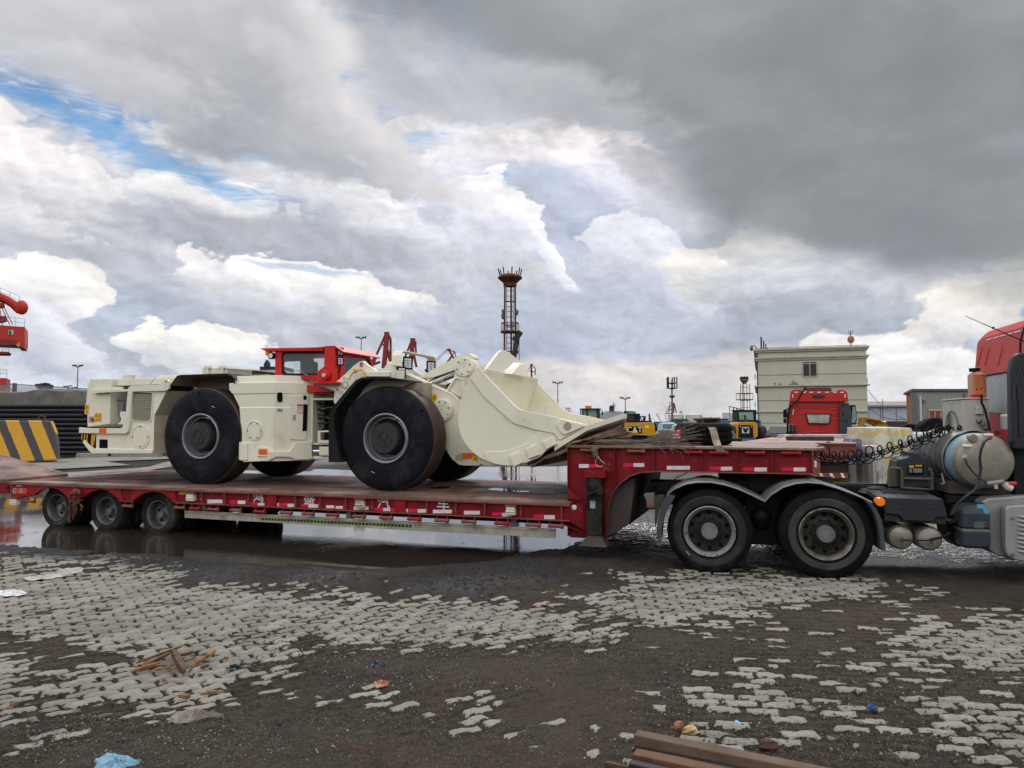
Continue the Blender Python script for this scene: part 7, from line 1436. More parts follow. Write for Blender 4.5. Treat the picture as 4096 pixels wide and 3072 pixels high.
m = MB();pts = wpc(V7,[(-120,140),(0,185),(60,210),(110,240),(140,270),(165,290),(185,300)],YC+3);m.tube([(x,YC+3,z) for x,z in pts],[.8,.75,.7,.7,.7,.75,.4],10);m.blob((pts[-1][0]-.1,YC+3,pts[-1][1]+.6),.9,.9,1.2,16,10);m.build('jib',CRR,bc)
def rail_(pts,h_,Y,par,name='handrail',mt=STL,step=.9,r_=.05):
    m = MB()
    for i in range(len(pts)-1):
        a,b = Vector((pts[i][0],Y,pts[i][1])),Vector((pts[i+1][0],Y,pts[i+1][1]));n = max(1,int((b-a).length/step))
        for f in (1,.5): m.beam(a+Vector((0,0,h_*f)),b+Vector((0,0,h_*f)),r_,r_)
        for k in range(n+1): p = a.lerp(b,k/n);m.beam(p,p+Vector((0,0,h_)),r_,r_)
    return m.build(name,mt,par)
rail_(wpc(V7,[(-120,125),(0,168),(80,200),(162,242)],YC+2),1.2,YC+2,bc);rail_(wpc(V7,[(-120,405),(20,412),(130,424),(204,432)],YC),1.3,YC-.1,bc)
q = wpc(V7,[(-120,632),(70,636),(78,645),(60,655),(-120,652)],YC);m = MB();m.prism(q,YC,YC+4);m.build('lower_platform',CRD,bc);rail_(wpc(V7,[(-120,632),(20,634),(74,640)],YC),1.1,YC-.1,bc)
m = MB()
for a_,b_ in (((15,270),(80,415)),((35,270),(105,415)),((0,290),(20,415))): a,b = wpc(V7,[a_,b_],YC+2);m.beam((a[0],YC+2,a[1]),(b[0],YC+2,b[1]),.12,.12)
q = wpc(V7,[(-120,335),(48,340),(48,375),(10,388),(-120,385)],YC+2);m.prism(q,YC+2,YC+4);q = wpc(V7,[(-120,225),(30,232),(30,262),(-120,270)],YC+2);m.prism(q,YC+2,YC+4);m.build('tie_frame',CRD,bc)
q = wpc(V7,[(-120,855),(56,855),(52,965),(-120,965)],YC);m = MB();m.prism(q,YC,YC+6);m.box(q[0][0],q[1][0],YC,YC+6,0,q[2][1]);m.build('portal_leg',CRR,bc);rail_(wpc(V7,[(-120,853),(56,853)],YC),1.3,YC-.1,bc)
q = wpc(V7,[(50,905),(100,960)],YC);m = MB();m.beam((q[0][0],YC-.3,q[0][1]),(q[1][0],YC-.3,q[1][1]),.5,.1);m.build('stair',DK,bc)
q = wpc(V7,[(-95,100),(-25,100)],YC);m = MB();m.box(q[0][0],q[1][0],YC+2.2,YC+5,0,q[0][1]);m.build('tower',CRD,bc)
# --- ship superstructures
q = wp(V5,[(680,478),(740,478),(742,455),(895,460),(960,485),(960,560),(680,560)],520);sh_ = thing('cargo_ship','grey-white ship superstructure with a maroon twin funnel beyond the bucket','ship',W0,(q[0][0]+15,520,0))
m = MB();m.prism([(x,max(z,0)) for x,z in q[:-2]]+[(q[-2][0],0),(q[-1][0],0)],520,545);m.build('superstructure',mat('ship_pale',(.33,.34,.36),.6,var=.1),sh_)
m = MB();q = wp(V5,[(757,455),(757,400),(815,400),(815,455)],519);m.prism(q,519,523);m.build('funnel',mat('ship_maroon',(.10,.03,.035),.6),sh_)
for x in (770,793): q = wp(V5,[(x-8,405),(x+8,405),(x+8,385),(x-8,385)],518);m = MB();m.prism(q,518,521);m.build('exhaust',DK,sh_)
m = MB();q = wp(V5,[(807,345),(807,455),(790,378),(835,378),(800,395),(830,400)],517)
for a,b in ((0,1),(2,3),(4,5)): m.beam((q[a][0],517,q[a][1]),(q[b][0],517,q[b][1]),.45,.45)
m.build('radar_mast',STL,sh_)
q = wp(VC,[(172,470),(440,478),(440,640),(172,640)],420);s2 = thing('cargo_ship','ship funnel block with navy top and round emblem behind the loader','ship',W0,(q[0][0]+3,420,0))
m = MB();m.box(q[0][0],q[1][0]+5,420,440,0,wp(VC,[(0,530)],420)[0][1]);m.build('deckhouse',LWH,s2);m = MB();m.box(q[0][0],q[1][0]+5,420,440,wp(VC,[(0,530)],420)[0][1],q[0][1]);m.build('funnel_top',mat('navy',(.018,.022,.045),.5),s2)
for pts,r_ in (([(262,480),(262,440),(250,425)],.55),([(318,480),(316,420),(300,395),(280,385)],1.5),([(345,480),(345,440)],.5)): m = MB();m.tube([(x,421,z) for x,z in wp(VC,pts,421)],r_,10);m.build('exhaust_pipe',mat('navy_pipe',(.03,.035,.06),.5),s2)
cc_ = wp(VC,[(377,588),(377,550)],419)[0];rr = abs(wp(VC,[(377,550)],419)[0][1]-cc_[1]);m = MB();m.plate(circ(*cc_,rr,28),[circ(*cc_,rr*.86,28)],419.8,419.95);m.build('emblem_ring',BRR,s2)
m = MB()
for a_,b_ in (((358,572),(366,598)),((366,598),(374,576)),((374,576),(382,598)),((382,598),(392,570))): a,b = wp(VC,[a_,b_],419);m.beam((a[0],419.8,a[1]),(b[0],419.8,b[1]),.55,.3)
m.build('emblem_letter',BRR,s2)
m = MB()
for x in (205,225,245,265,282):
    for y in (545,583): q = wp(VC,[(x-5,y+14),(x+5,y+14),(x+5,y-12),(x-5,y-12)],419.9);m.prism(q,419.8,420)
m.builds('window',DK,s2)
# --- storage tanks
def tank(v,x0,x1,yt,Y,lab):
    a,b = wp(v,[(x0,yt),(x1,yt)],Y);c = (a[0]+b[0])/2;r_ = (b[0]-a[0])/2;t = thing('storage_tank',lab,'storage tank',W0,(c,Y+r_,0),'storage tanks beyond the yard');m = MB()
    m.lathe((c,Y+r_,0),(0,0,1),[(r_,0),(r_,a[1])],48);m.build('shell',LWH,t);m = MB();m.lathe((c,Y+r_,a[1]),(0,0,1),[(r_*1.01,-.15),(r_*1.01,.1),(r_*.8,r_*.13),(r_*.4,r_*.21),(0,r_*.24)],48);m.build('roof',mat('tank_roof',(.36,.35,.31),.6),t)
    m = MB();m.beam((c+r_*.93,Y+r_*.5,0),(c+r_*.93,Y+r_*.5,a[1]),.5,.5);m.build('ladder',STL,t)
tank(V5,1515,1700,505,560,'white storage tank directly right of the telecom mast');tank(V5,1735,1935,508,560,'white storage tank left of the dark red hopper')
tank(V5,1940,2040,530,760,'far storage tank peeping over the left part of the hopper');tank(V5,2045,2150,535,800,'far storage tank peeping over the right part of the hopper');tank(V6,140,330,975,420,'pale storage tank behind the scaffold frames left of the cream building')
# --- cream building
def wpb(v,pts,Y): return [FB.S(v(*q),Y) for q in pts]
FB = Fr(19);YB = 98.8;q = wpb(V6,[(485,290),(1700,290),(1700,1400),(485,1400)],YB);bx0,bx1,bz = q[0][0],q[1][0],q[0][1]
bd = thing('office_building','cream three-storey building end wall with one window and peeling plaster','building',FB,((bx0+bx1)/2,YB+10,0))
m = MB();m.box(bx0,bx1,YB,YB+22,0,bz);wl_ = m.build('wall',CWALL,bd)
for y0,y1,o_ in ((283,302,.34),(302,322,.2),(376,390,.28),(390,412,.14),(680,692,.3),(960,968,.2)):
    z0,z1 = wpb(V6,[(0,y1)],YB)[0][1],wpb(V6,[(0,y0)],YB)[0][1];m = MB();m.box(bx0-o_,bx1+o_,YB-o_,YB+22+o_,z0,z1);m.build('cornice',CTRIM,bd)
for y in (567,842,1085): z = wpb(V6,[(0,y)],YB)[0][1];m = MB();m.box(bx0-.01,bx1+.01,YB-.02,YB-.0,z-.03,z+.03);m.build('wall_joint',JOINT,wl_)
q = wpb(V6,[(1003,412),(1146,412),(1146,560),(1003,560)],YB);m = MB();m.box(q[0][0]-.12,q[1][0]+.12,YB-.08,YB+.1,q[2][1]-.12,q[0][1]);wd = m.build('window',mat('window_surround',(.33,.31,.27),.6),bd)
xm = (q[0][0]+q[1][0])/2;zt1 = wpb(V6,[(0,452)],YB)[0][1]
for xa,xb,za,zb_ in ((q[0][0],xm-.06,q[2][1],zt1-.06),(xm+.06,q[1][0],q[2][1],zt1-.06),(q[0][0],xm-.06,zt1+.06,q[0][1]),(xm+.06,q[1][0],zt1+.06,q[0][1])): m = MB();m.box(xa,xb,YB-.1,YB-.078,za,zb_);m.build('pane',DGL,wd)
q = wpb(V6,[(1003,692),(1045,692),(1045,722),(1003,722)],YB);m = MB();m.prism(q,YB-.03,YB-.001);m.build('window',DGL,bd)
rnd = random.Random(31)
for x,y,w_,h_ in ((690,652,22,12),(748,656,22,11),(905,652,38,24),(858,655,26,10),(895,632,20,16),(935,655,22,8),(998,655,7,8),(1635,660,6,8),(1662,662,4,7),(1575,660,5,5),(578,545,3,10),(1035,598,3,14),(1060,630,22,2),(1215,632,3,3),(545,505,12,2),(810,655,5,4)):
    n = 14;pts = [(x+w_*math.cos(2*math.pi*i/n)*rnd.uniform(.55,1.15),y+h_*math.sin(2*math.pi*i/n)*rnd.uniform(.5,1.2)) for i in range(n)];m = MB();m.prism(wpb(V6,pts[::-1],YB),YB-.012,YB-.001);m.build('plaster_patch',PLAST,wl_)
for x,y,w_ in ((470,565,14),(470,875,14),(1713,612,20),(1716,900,22)):
    a = wpb(V6,[(x-w_/2,y-28),(x+w_/2,y+28)],YB);m = MB();m.box(a[0][0],a[1][0],YB+.6,YB+1.4,a[1][1],a[0][1]);m.build('air_conditioner',LWH if x < 600 else DK,bd)
m = MB();p = wpb(V6,[(490,300),(483,250),(470,232),(445,228)],YB);m.tube([(x,YB,z) for x,z in p],.07,6);m.blob((p[-1][0]-.15,YB,p[-1][1]-.35),.22,.2,.4,8,6);m.build('roof_camera',STL,bd)
m = MB();a = wpb(V6,[(491,300)],YB)[0];m.tube([(a[0],YB-.08,0),(a[0],YB-.08,a[1])],.06,6);m.build('downpipe',DK,bd)
SIGN = mat('maroon_sign_frame',(.06,.012,.018),.6)
for x,yt,w_ in ((539,135,9),(566,176,7),(588,212,6),(607,252,7),(628,282,4)): q = wpb(V6,[(x-w_,yt+rnd.uniform(0,5)),(x+w_,yt+8),(x+w_,296),(x-w_,296)],YB+6);m = MB();m.prism(q,YB+5,YB+7);m.build('roof_sign_panel',SIGN,bd)
m = MB();p = wpb(V6,[(1532,290),(1532,62),(1530,160)],YB+3);m.tube([(p[0][0],YB+3,bz-.2),(p[0][0],YB+3,p[1][1])],.07,6);m.blob((p[2][0],YB+3,p[2][1]),.42,.42,.5,14,10);m.tube([(p[0][0]-.25,YB+3,p[1][1]),(p[0][0]-.2,YB+3,p[1][1]-.4),(p[0][0]+.2,YB+3,p[1][1]-.4),(p[0][0]+.25,YB+3,p[1][1])],.04,5);m.build('lightning_rod',mat('copper_ball',(.25,.12,.06),.5),bd)
m = MB();m.tube([(bx0,YB-.3,bz+.35),(bx1,YB-.3,bz+.35)],.03,4)
for k in range(14): x = bx0+(bx1-bx0)*k/13;m.beam((x,YB-.3,bz),(x,YB-.3,bz+.35),.04,.04)
m.build('roof_cable',DK,bd)
# --- shed and corrugated warehouse
q = wp(V6,[(1708,870),(2250,878),(2250,905),(1728,900)],118);z0 = q[0][1];zE = wp(V6,[(0,902)],118)[0][1]
sdh = thing('white_shed','low white shed with a grey roof edge right of the cream building','shed',W0,(q[0][0]+8,122,0));m = MB();m.box(q[0][0]+.4,q[1][0]+5,118,134,0,zE);sw = m.build('wall',SHEDW,sdh)
m = MB();m.loft([[(q[0][0]-.3,117.4,zE),(q[1][0]+5,117.4,zE),(q[1][0]+5,126,z0+.3),(q[0][0]-.3,126,z0+.3)],[(q[0][0]-.3,117.4,zE+.2),(q[1][0]+5,117.4,zE+.2),(q[1][0]+5,126,z0+.6),(q[0][0]-.3,126,z0+.6)]]);m.build('roof',mat('shed_roof',(.22,.19,.17),.7,var=.2,dirt=.3),sdh)
m = MB()
for x in (1855,1880,2030): a = wp(V6,[(x,900)],118)[0];m.box(a[0]-.04,a[0]+.04,117.95,118,0,zE)
m.builds('panel_joint',STL,sw)
q = wp(V6,[(1790,1065),(2250,1065)],112);m = MB();m.box(q[0][0],q[1][0]+4,112,112.5,0,q[0][1]);tag(m.build('boundary_wall',mat('maroon_wall',(.075,.03,.03),.7,var=.2),None,W0,(q[0][0]+3,112,0)),'long dark maroon wall in front of the white shed','wall')
YW = 52.0;q = wp(VJ,[(1105,118),(2800,118),(1105,850),(1030,118),(968,205)],YW);x0,x1,z1 = q[0][0],q[1][0],q[0][1];xl = wp(VJ,[(968,205)],YW+7)[0][0]+.05
wh_ = thing('warehouse','grey corrugated warehouse with an orange-brown side wall and a red door','warehouse',W0,((x0+x1)/2,YW+4,0))
m = MB();n = 60
pts = []
for i in range(n): a = x0+(x1-x0)*i/n;s = (x1-x0)/n;pts += [(a,YW),(a+s*.12,YW-.05),(a+s*.26,YW-.05),(a+s*.38,YW)]
pts += [(x1,YW),(x1,YW+7),(xl,YW+7)];m.hprism(pts,0,z1-.05);ww = m.build('wall',CORR,wh_)
m = MB();m.loft([[(xl-.03,YW+7,0),(x0-.04,YW-.06,0),(x0-.04,YW+.1,0),(xl+.1,YW+7,0)],[(xl-.03,YW+7,z1-.07),(x0-.04,YW-.06,z1-.07),(x0-.04,YW+.1,z1-.07),(xl+.1,YW+7,z1-.07)]]);m.build('side_wall',ORB,wh_)
m = MB();m.hprism([(x0-.15,YW-.15),(x1,YW-.15),(x1,YW+7.2),(xl-.15,YW+7.2)],z1-.05,z1+.12);m.build('roof',mat('roof_blue_grey',(.07,.085,.095),.5),wh_)
m = MB();m.box(x0-.06,x0+.22,YW-.09,YW-.05,0,z1-.06);m.build('corner_trim',mat('trim_blue_grey',(.10,.13,.15),.5),wh_)
q = wp(VJ,[(1450,535),(1940,535),(1450,850)],YW-.1);m = MB();m.box(q[0][0],q[1][0],YW-.12,YW-.055,0,q[0][1]);dr_ = m.build('door',BRR,wh_)
m = MB()
for x in (1452,1575,1702,1828,1938): a = wp(VJ,[(x,560)],YW-.12)[0];m.box(a[0]-.02,a[0]+.02,YW-.14,YW-.12,0,a[1])
a = wp(VJ,[(1440,535)],YW)[0][1];m.box(q[0][0]-.05,q[1][0]+.05,YW-.16,YW-.12,a-.02,a+.06);m.builds('door_frame',LWH,dr_)
m = MB();p = wp(VJ,[(1272,240),(1272,850),(1330,330)],YW-.2);m.tube([(p[0][0],YW-.2,0),(p[0][0],YW-.2,p[0][1])],.075,8);m.build('vent_pipe',LWH,wh_)
m = MB();m.box(p[2][0]-.1,p[2][0]+.15,YW-.25,YW-.05,p[2][1]-.05,p[2][1]+.05);m.build('wall_camera',STL,wh_)
q = wp(VJ,[(2178,195),(2220,195),(2220,285),(2178,285)],YW-.1);m = MB();m.prism(q,YW-.1,YW-.05);m.build('wall_sign',BRR,wh_)
# power cables from building to warehouse
for k,(a_,b_) in enumerate((((1715,712),(2138,1050)),((1718,720),(2135,1045)),((1725,905),(2138,1050)),((1725,912),(2100,1045)))):
    a,b = wp(V6,[a_],92)[0],wp(V6,[b_],56)[0];m = MB();P0,P1 = Vector((a[0],92,a[1])),Vector((b[0],56,b[1]));m.tube([P0.lerp(P1,i/8)-Vector((0,0,.5*math.sin(math.pi*i/8))) for i in range(9)],.022,4)
    tag(m.build('power_cable',DK,None,W0,tuple(P0)),['upper thin cable falling from the building towards the warehouse','second thin cable close below the uppermost one','thin cable in front of the white shed wall','lowest thin cable crossing the white shed'][k],'cable','cables between building and warehouse')
p = wp(V6,[(1883,900),(1883,1110)],100);m = MB();m.tube([(p[0][0],100,0),(p[0][0],100,p[0][1]+1)],.05,6);tag(m.build('thin_pole',STL,None,W0,(p[0][0],100,0)),'thin grey pole standing before the white shed','pole')
# --- red truck seen from behind, with its own low-bed trailer
FR_ = Fr(20.5);YR = 30.0;Q = lambda x,y: FR_.S(V6(x,y),YR)
rt_ = thing('red_truck','red tractor truck seen from behind with a light strip along its roof edge','truck',FR_,(Q(1180,1200)[0],YR+2,0));RTR = mat('truck_red_paint',(.40,.018,.014),.38,var=.06,dirt=.25,dcol=(.20,.03,.025),ds=.8,coat=.2)
m = MB();lo = []
bp = rpoly([(818,1220),(830,1000),(850,860),(1500,860),(1530,1000),(1520,1220)],[0,0,10,10,0,0]);m.prism([Q(*p) for p in bp],YR,YR+2.3);body_ = m.build('cab',RTR,rt_,bevel=.06,seg=3)
m = MB();rp_ = rpoly([(852,848),(862,740),(895,712),(985,712),(1005,735),(1370,735),(1390,715),(1455,718),(1488,745),(1500,848)],[6,10,16,10,6,6,10,16,10,6]);m.prism([Q(*p) for p in rp_],YR-.12,YR+2.0);ra = m.build('roof_fairing',RTR,rt_,bevel=.06,seg=3)
m = MB();m.prism([Q(*p) for p in ((1040,712),(1062,684),(1305,684),(1325,712),(1320,730),(1050,730))],YR+.2,YR+.9);m.build('roof_unit',mat('dusty_dark_red',(.13,.035,.03),.7,dirt=.4),rt_,bevel=.03)
for x in (925,1012,1090,1177,1265,1350,1428): m = MB();m.prism([Q(*p) for p in ((x-20,752),(x+20,752),(x+20,740),(x-20,740))],YR-.14,YR-.11);m.build('reflective_strip',TAPEW,ra)
for x in (886,1463): m = MB();m.prism([Q(*p) for p in ((x-6,805),(x+6,805),(x+6,768),(x-6,768))],YR-.14,YR-.11);m.build('reflective_strip',TAPEW,ra)
m = MB();m.prism([Q(*p) for p in ((1100,772),(1246,772),(1232,812),(1112,812))],YR-.14,YR-.11);m.build('roof_vent',DGL,ra)
m = MB();m.prism([Q(*p) for p in rpoly([(1030,980),(1312,980),(1296,1098),(1055,1095)],10)],YR-.05,YR+.0);ws_ = m.build('rear_window',BLK,rt_);m = MB();m.prism([Q(*p) for p in rpoly([(1044,992),(1298,992),(1284,1086),(1066,1084)],8)],YR-.07,YR-.05);m.build('pane',mat('pale_rear_glass',(.30,.30,.26),.15,var=.35,vs=3,spec=.6),ws_)
m = MB()
for pts in ([(930,925),(960,912),(1390,930),(1392,1210)],[(930,925),(930,1210)],[(850,900),(1400,905)],[(1080,1110),(1080,1180)],[(1190,1110),(1190,1180)],[(935,985),(1010,975)],[(1320,985),(1385,975)],[(935,1045),(1010,1040)],[(1320,1045),(1385,1040)],[(1090,1112),(1250,1112)],[(1090,1180),(1240,1180)]):
    m.tube([(Q(*p)[0],YR-.0,Q(*p)[1]) for p in pts],.022,6)
m.build('pressed_rib',RTR,body_)
m = MB();m.prism([Q(*p) for p in rpoly([(1405,870),(1500,858),(1528,960),(1545,1205),(1397,1215)],8)],YR-.2,YR-.02);fr_ = m.build('side_fairing',mat('dark_grey_fairing',(.035,.038,.045),.5,dirt=.2),rt_,bevel=.02)
m = MB()
for x,y in ((1440,885),(1440,990),(1470,1065)): m.prism([Q(*p) for p in ((x-8,y+8),(x+8,y+8),(x+8,y-8),(x-8,y-8))],YR-.22,YR-.2)
m.builds('fairing_recess',BLKP,fr_)
m = MB();m.prism([Q(*p) for p in ((822,1000),(850,865),(870,900),(850,1000),(838,1200),(818,1200))],YR-.06,YR+.1);m.build('side_trim',BLK,rt_)
for pts,s_ in (([(782,930),(826,925),(826,1028),(780,1025)],0),([(782,1035),(818,1030),(820,1085),(784,1080)],0)): m = MB();m.prism([Q(*p) for p in pts],YR+.8,YR+.95);m.build('mirror',BLK,rt_,bevel=.03)
m = MB();a,b = Q(826,935),Q(845,915);m.beam((a[0]-.1,YR+.9,a[1]),(b[0]+.1,YR+.9,b[1]),.05,.05);m.build('mirror_arm',BLK,rt_)
m = MB();m.prism([Q(*p) for p in rpoly([(838,1098),(925,1102),(925,1185),(838,1185)],8)],YR-.35,YR-.02);gj = m.build('grey_bracket',mat('bracket_grey',(.12,.11,.09),.6),rt_,bevel=.02)
m = MB()
for k in range(6): x,y = 855+(k % 2)*38,1115+(k//2)*27;m.prism([Q(*p) for p in ((x,y+9),(x+24,y+9),(x+24,y-9),(x,y-9))],YR-.37,YR-.35)
m.builds('bracket_hole',BLKP,gj)
m = MB();m.tube([(Q(*p)[0],YR-.15,Q(*p)[1]) for p in ((1030,705),(990,745),(950,820),(900,875),(862,905))],.03,6);m.build('cable',BLK,rt_)
m = MB();m.prism([Q(*p) for p in ((892,935),(902,935),(896,970),(888,1003),(884,985))],YR-.04,YR-.0);m.build('flash_decal',TAPEW,rt_)
m = MB();m.box(Q(840,0)[0],Q(1500,0)[0],YR+.2,YR+2,.5,Q(0,1215)[1]);m.box(Q(900,0)[0],Q(1450,0)[0],YR-4,YR+.2,.7,1.05);m.build('chassis',BLK,rt_)
for x in (900,1440):
    for yy in (YR-.4,YR-1.8): p = Q(x,0)[0];m = MB();m.lathe((p-.25,yy,.52),(1,0,0),[(.3,0),(.5,.02),(.52,.06),(.52,.45),(.5,.5),(.3,.5)],32,caps=(1,1));m.build('wheel',TTY,rt_)
# its gooseneck (end face towards us)
def wpt(v,pts,Y): return [FT_.S(v(*q),Y) for q in pts]
FT_ = Fr(24);YT_ = 20.9;Q2 = lambda x,y,Y=YT_: FT_.S(V6(x,y),Y)
t2_ = thing('red_trailer','worn red trailer deck standing end-on before the red truck seen from behind','trailer',FT_,(Q2(950,1380)[0],YT_+2,0));zt_ = Q2(0,1288)[1]
xa,xb = Q2(320,0)[0],Q2(1548,0)[0];xa2,xb2 = Q2(520,0,26.0)[0],Q2(1548,0,26.0)[0]-.3
m = MB();m.box(xa-.0,xb,YT_,YT_+.25,zt_-.5,zt_-.035);m.box(xb-.12,xb,YT_+.25,YT_+6,zt_-.5,zt_-.035);m.build('end_beam',REDW,t2_,bevel=.01)
m = MB();m.hprism([(xa-.02,YT_-.05),(xb+.03,YT_-.05),(xb+.03,YT_+6.5),(xa+.2,YT_+6.5)],zt_-.035,zt_);dk2 = m.build('deck',mat('pink_worn_deck',(.30,.17,.14),.55,var=.25,dirt=.4,dcol=(.16,.10,.08),rust=.2),t2_)
m = MB()
for x,y in ((640,1272),(960,1262),(1020,1240),(1080,1216),(1320,1245)): p = V6(x,y);a,b = FT_.H(p,zt_);m.box(a-.2,a+.25,b-.05,b+.05,zt_+.0,zt_+.006)
m.builds('deck_slot',BLKP,dk2)
m = MB();p = Q2(1285,1325);m.lathe((p[0],YT_,p[1]),(0,-1,0),[(.09,0),(.09,.01),(.05,.02),(0,.02)],16);m.build('end_stain',RUST,t2_)
q = [wpt(VE,[(x,y)],YT_)[0] for x,y in ((1865,560),(1920,560),(1920,725),(2125,722),(2125,760),(1865,760))];m = MB();m.prism(q,YT_-.1,YT_+.1);bb = m.build('bumper_beam',REDW,t2_)
m = MB()
for x in (1910,1985,2065): m.prism([wpt(VE,[(a,b)],YT_-.1)[0] for a,b in ((x,724),(x+22,724),(x+38,758),(x+16,758))],YT_-.108,YT_-.1)
m.prism([wpt(VE,[(a,b)],YT_-.1)[0] for a,b in ((1877,630),(1893,630),(1893,680),(1877,680))],YT_-.108,YT_-.1);m.builds('stripe',TAPEW,bb)
q = [wpt(VE,[(x,y)],YT_)[0] for x,y in ((1915,590),(2140,600),(2140,770),(1915,770))];m = MB();m.prism(q,YT_+.2,YT_+1.2);m.build('dark_box',mat('dark_brown_box',(.045,.032,.026),.7),t2_)
m = MB();m.box(xa+.6,xb-.4,YT_+.4,YT_+5,.5,zt_-.5);m.build('underframe',BLK,t2_)
m = MB();p = wpt(VE,[(2155,680)],YT_)[0];m.tube([(p[0],YT_,0),(p[0],YT_,p[1]+.3)],.09,10);m.build('leg',STL,t2_)
# timber blocks and bundle on its deck
a,b = Q2(812,1250,22.9),Q2(1345,1192,22.9);m = MB();m.box(a[0],b[0],22.9,23.3,zt_+.003,zt_+.003+(b[1]-a[1])*.75);dbm = tag(m.build('timber_beam',mat('dark_wet_beam',(.045,.036,.028),.7,var=.3,bump=.2),None,FT_,(a[0],22.9,zt_),bevel=.02),'long dark timber beam lying across the second red trailer','beam')
m = MB();m.box(a[0]+1.2,b[0]-.15,23.0,23.2,zt_+.004+(b[1]-a[1])*.76,zt_+(b[1]-a[1])*.97);tag(m.build('steel_plate',mat('pale_plate',(.35,.34,.32),.4,var=.3),None,FT_,(a[0]+1.3,23.0,zt_)),'pale metal sheet lying on top of the dark beam','plate')
def lumpy(name,x0,x1,y0,y1,z0,z1,mt,lab,cat,seed,par=None,amp=.09,n=26,base=None,slump=.12,fn=None):
    m = MB();m.smooth = True;rnd = np.random.default_rng(seed);T_ = rnd.random((64,64));cx,cy = (x0+x1)/2,(y0+y1)/2;lv_ = 12;loops = []
    for i in range(lv_+1):
        t = i/lv_;loops.append([])
        for j in range(n*2):
            an = 2*math.pi*j/(n*2);c_,s_ = math.cos(an),math.sin(an);k = (1/max(abs(c_),abs(s_)))**.9
            fold = 1+amp*(.5*math.sin(an*9+seed)+.5*math.sin(an*17+seed*2.1+t*3))*(1-t*.4)-slump*t*t+amp*.8*(T_[i*3 % 64,j % 64]-.5)
            top = 1 if t < .8 else math.sqrt(max(0,1-((t-.8)/.2)**2));zz = z0+(z1-z0)*(min(t/.8,1) if t < .8 else 1)
            loops[-1].append((cx+(x1-x0)/2*c_*k*.9*fold*top,cy+(y1-y0)/2*s_*k*.9*fold*top,zz-(1-top)*-.02*(z1-z0)))
    m.loft(loops,(1,1));o = m.build(name,mt,par,W0,(cx,cy,z0)) if par is None else m.build(name,mt,par);return tag(o,lab,cat) if lab else o
lumpy('tarp_bundle',wp(V6,[(1550,0)],19.5)[0][0],wp(V6,[(1645,0)],19.5)[0][0],19.5,20.3,zt_-.55,zt_+.1,mat('patterned_cloth',(.22,.23,.30),.8,var=.6,vs=9,dirt=.5,dcol=(.35,.10,.12),ds=9),'crumpled patterned cloth hanging at the corner of the second red trailer','cloth',5,amp=.2)
lumpy('tarp_bundle',wp(V6,[(700,0)],25)[0][0],wp(V6,[(1560,0)],25)[0][0],24.6,25.6,zt_-.05,zt_+.12,mat('white_patch_cloth',(.36,.35,.37),.8,var=.4,vs=4,dirt=.4,dcol=(.25,.08,.10),ds=4),'flat white sheet spread along the back edge of the second trailer','cloth',6,amp=.15)
# --- wrapped cargo
def yw(name): 
    m = mat(name,(.52,.50,.42),.5,var=.12,vs=2,dirt=.2,dcol=(.40,.37,.28),ds=3,bump=.5,bs=6);nt = m.node_tree;p = nt.nodes['Principled BSDF'];src = p.inputs['Base Color'].links[0].from_socket
    tc = N(nt,'ShaderNodeTexCoord');s = N(nt,'ShaderNodeSeparateXYZ');L(nt,tc.outputs['Object'],s.inputs[0]);w_ = noise_(nt,tc.outputs['Object'],3,4,.6)
    st = math_(nt,'SINE',math_(nt,'ADD',math_(nt,'MULTIPLY',s.outputs[2],16.0),math_(nt,'MULTIPLY',w_,9.0)));st2 = math_(nt,'SINE',math_(nt,'ADD',math_(nt,'MULTIPLY',s.outputs[0],12.0),math_(nt,'MULTIPLY',w_,6.0)))
    c = mixc(nt,ramp(nt,st,.2,.5,0,.8),src,(.52,.38,.12));c = mixc(nt,ramp(nt,st2,.75,.95,0,.5),c,(.28,.32,.36));L(nt,c,p.inputs['Base Color']);return m
YWR = yw('yellow_white_wrap');q = wp(V6,[(1640,1136),(2100,1136)],21)
lumpy('wrapped_cargo',q[0][0]+.1,q[1][0]+.05,20.2,22.6,.12,q[0][1],YWR,'cargo block wrapped in yellow-striped white sheeting right of the second red trailer','cargo',2,amp=.075,slump=.07)
q2_ = wp(VJ,[(880,1020),(1560,990)],23);lumpy('wrapped_cargo',q2_[0][0],q2_[1][0]+1.0,22.6,24.5,.05,q2_[0][1],mat('white_blue_wrap',(.50,.49,.43),.55,var=.2,vs=3,dirt=.2,bump=.4,bs=5),'lower white wrapped cargo behind the coiled hoses next to the striped one','cargo',3,amp=.06,slump=.03)
lumpy('wrapped_cargo',wp(V6,[(1560,0)],20.5)[0][0],wp(V6,[(1700,0)],20.5)[0][0],19.6,20.6,.02,wp(V6,[(0,1330)],20.5)[0][1],mat('white_slump_wrap',(.50,.49,.46),.55,var=.15,dirt=.2,bump=.5,bs=6),'slumped white wrapped bundle at the left foot of the striped cargo','cargo',7,amp=.12)
q = wp(VG,[(40,385),(325,430)],20);m = MB();m.box(q[0][0]-.3,q[1][0]+.5,20.3,22.4,.02,.12);tag(m.build('pallet',mat('yellow_pallet',(.45,.32,.08),.7),None,W0,(q[0][0]+.5,21,0)),'yellow pallet under the striped wrapped cargo','pallet')
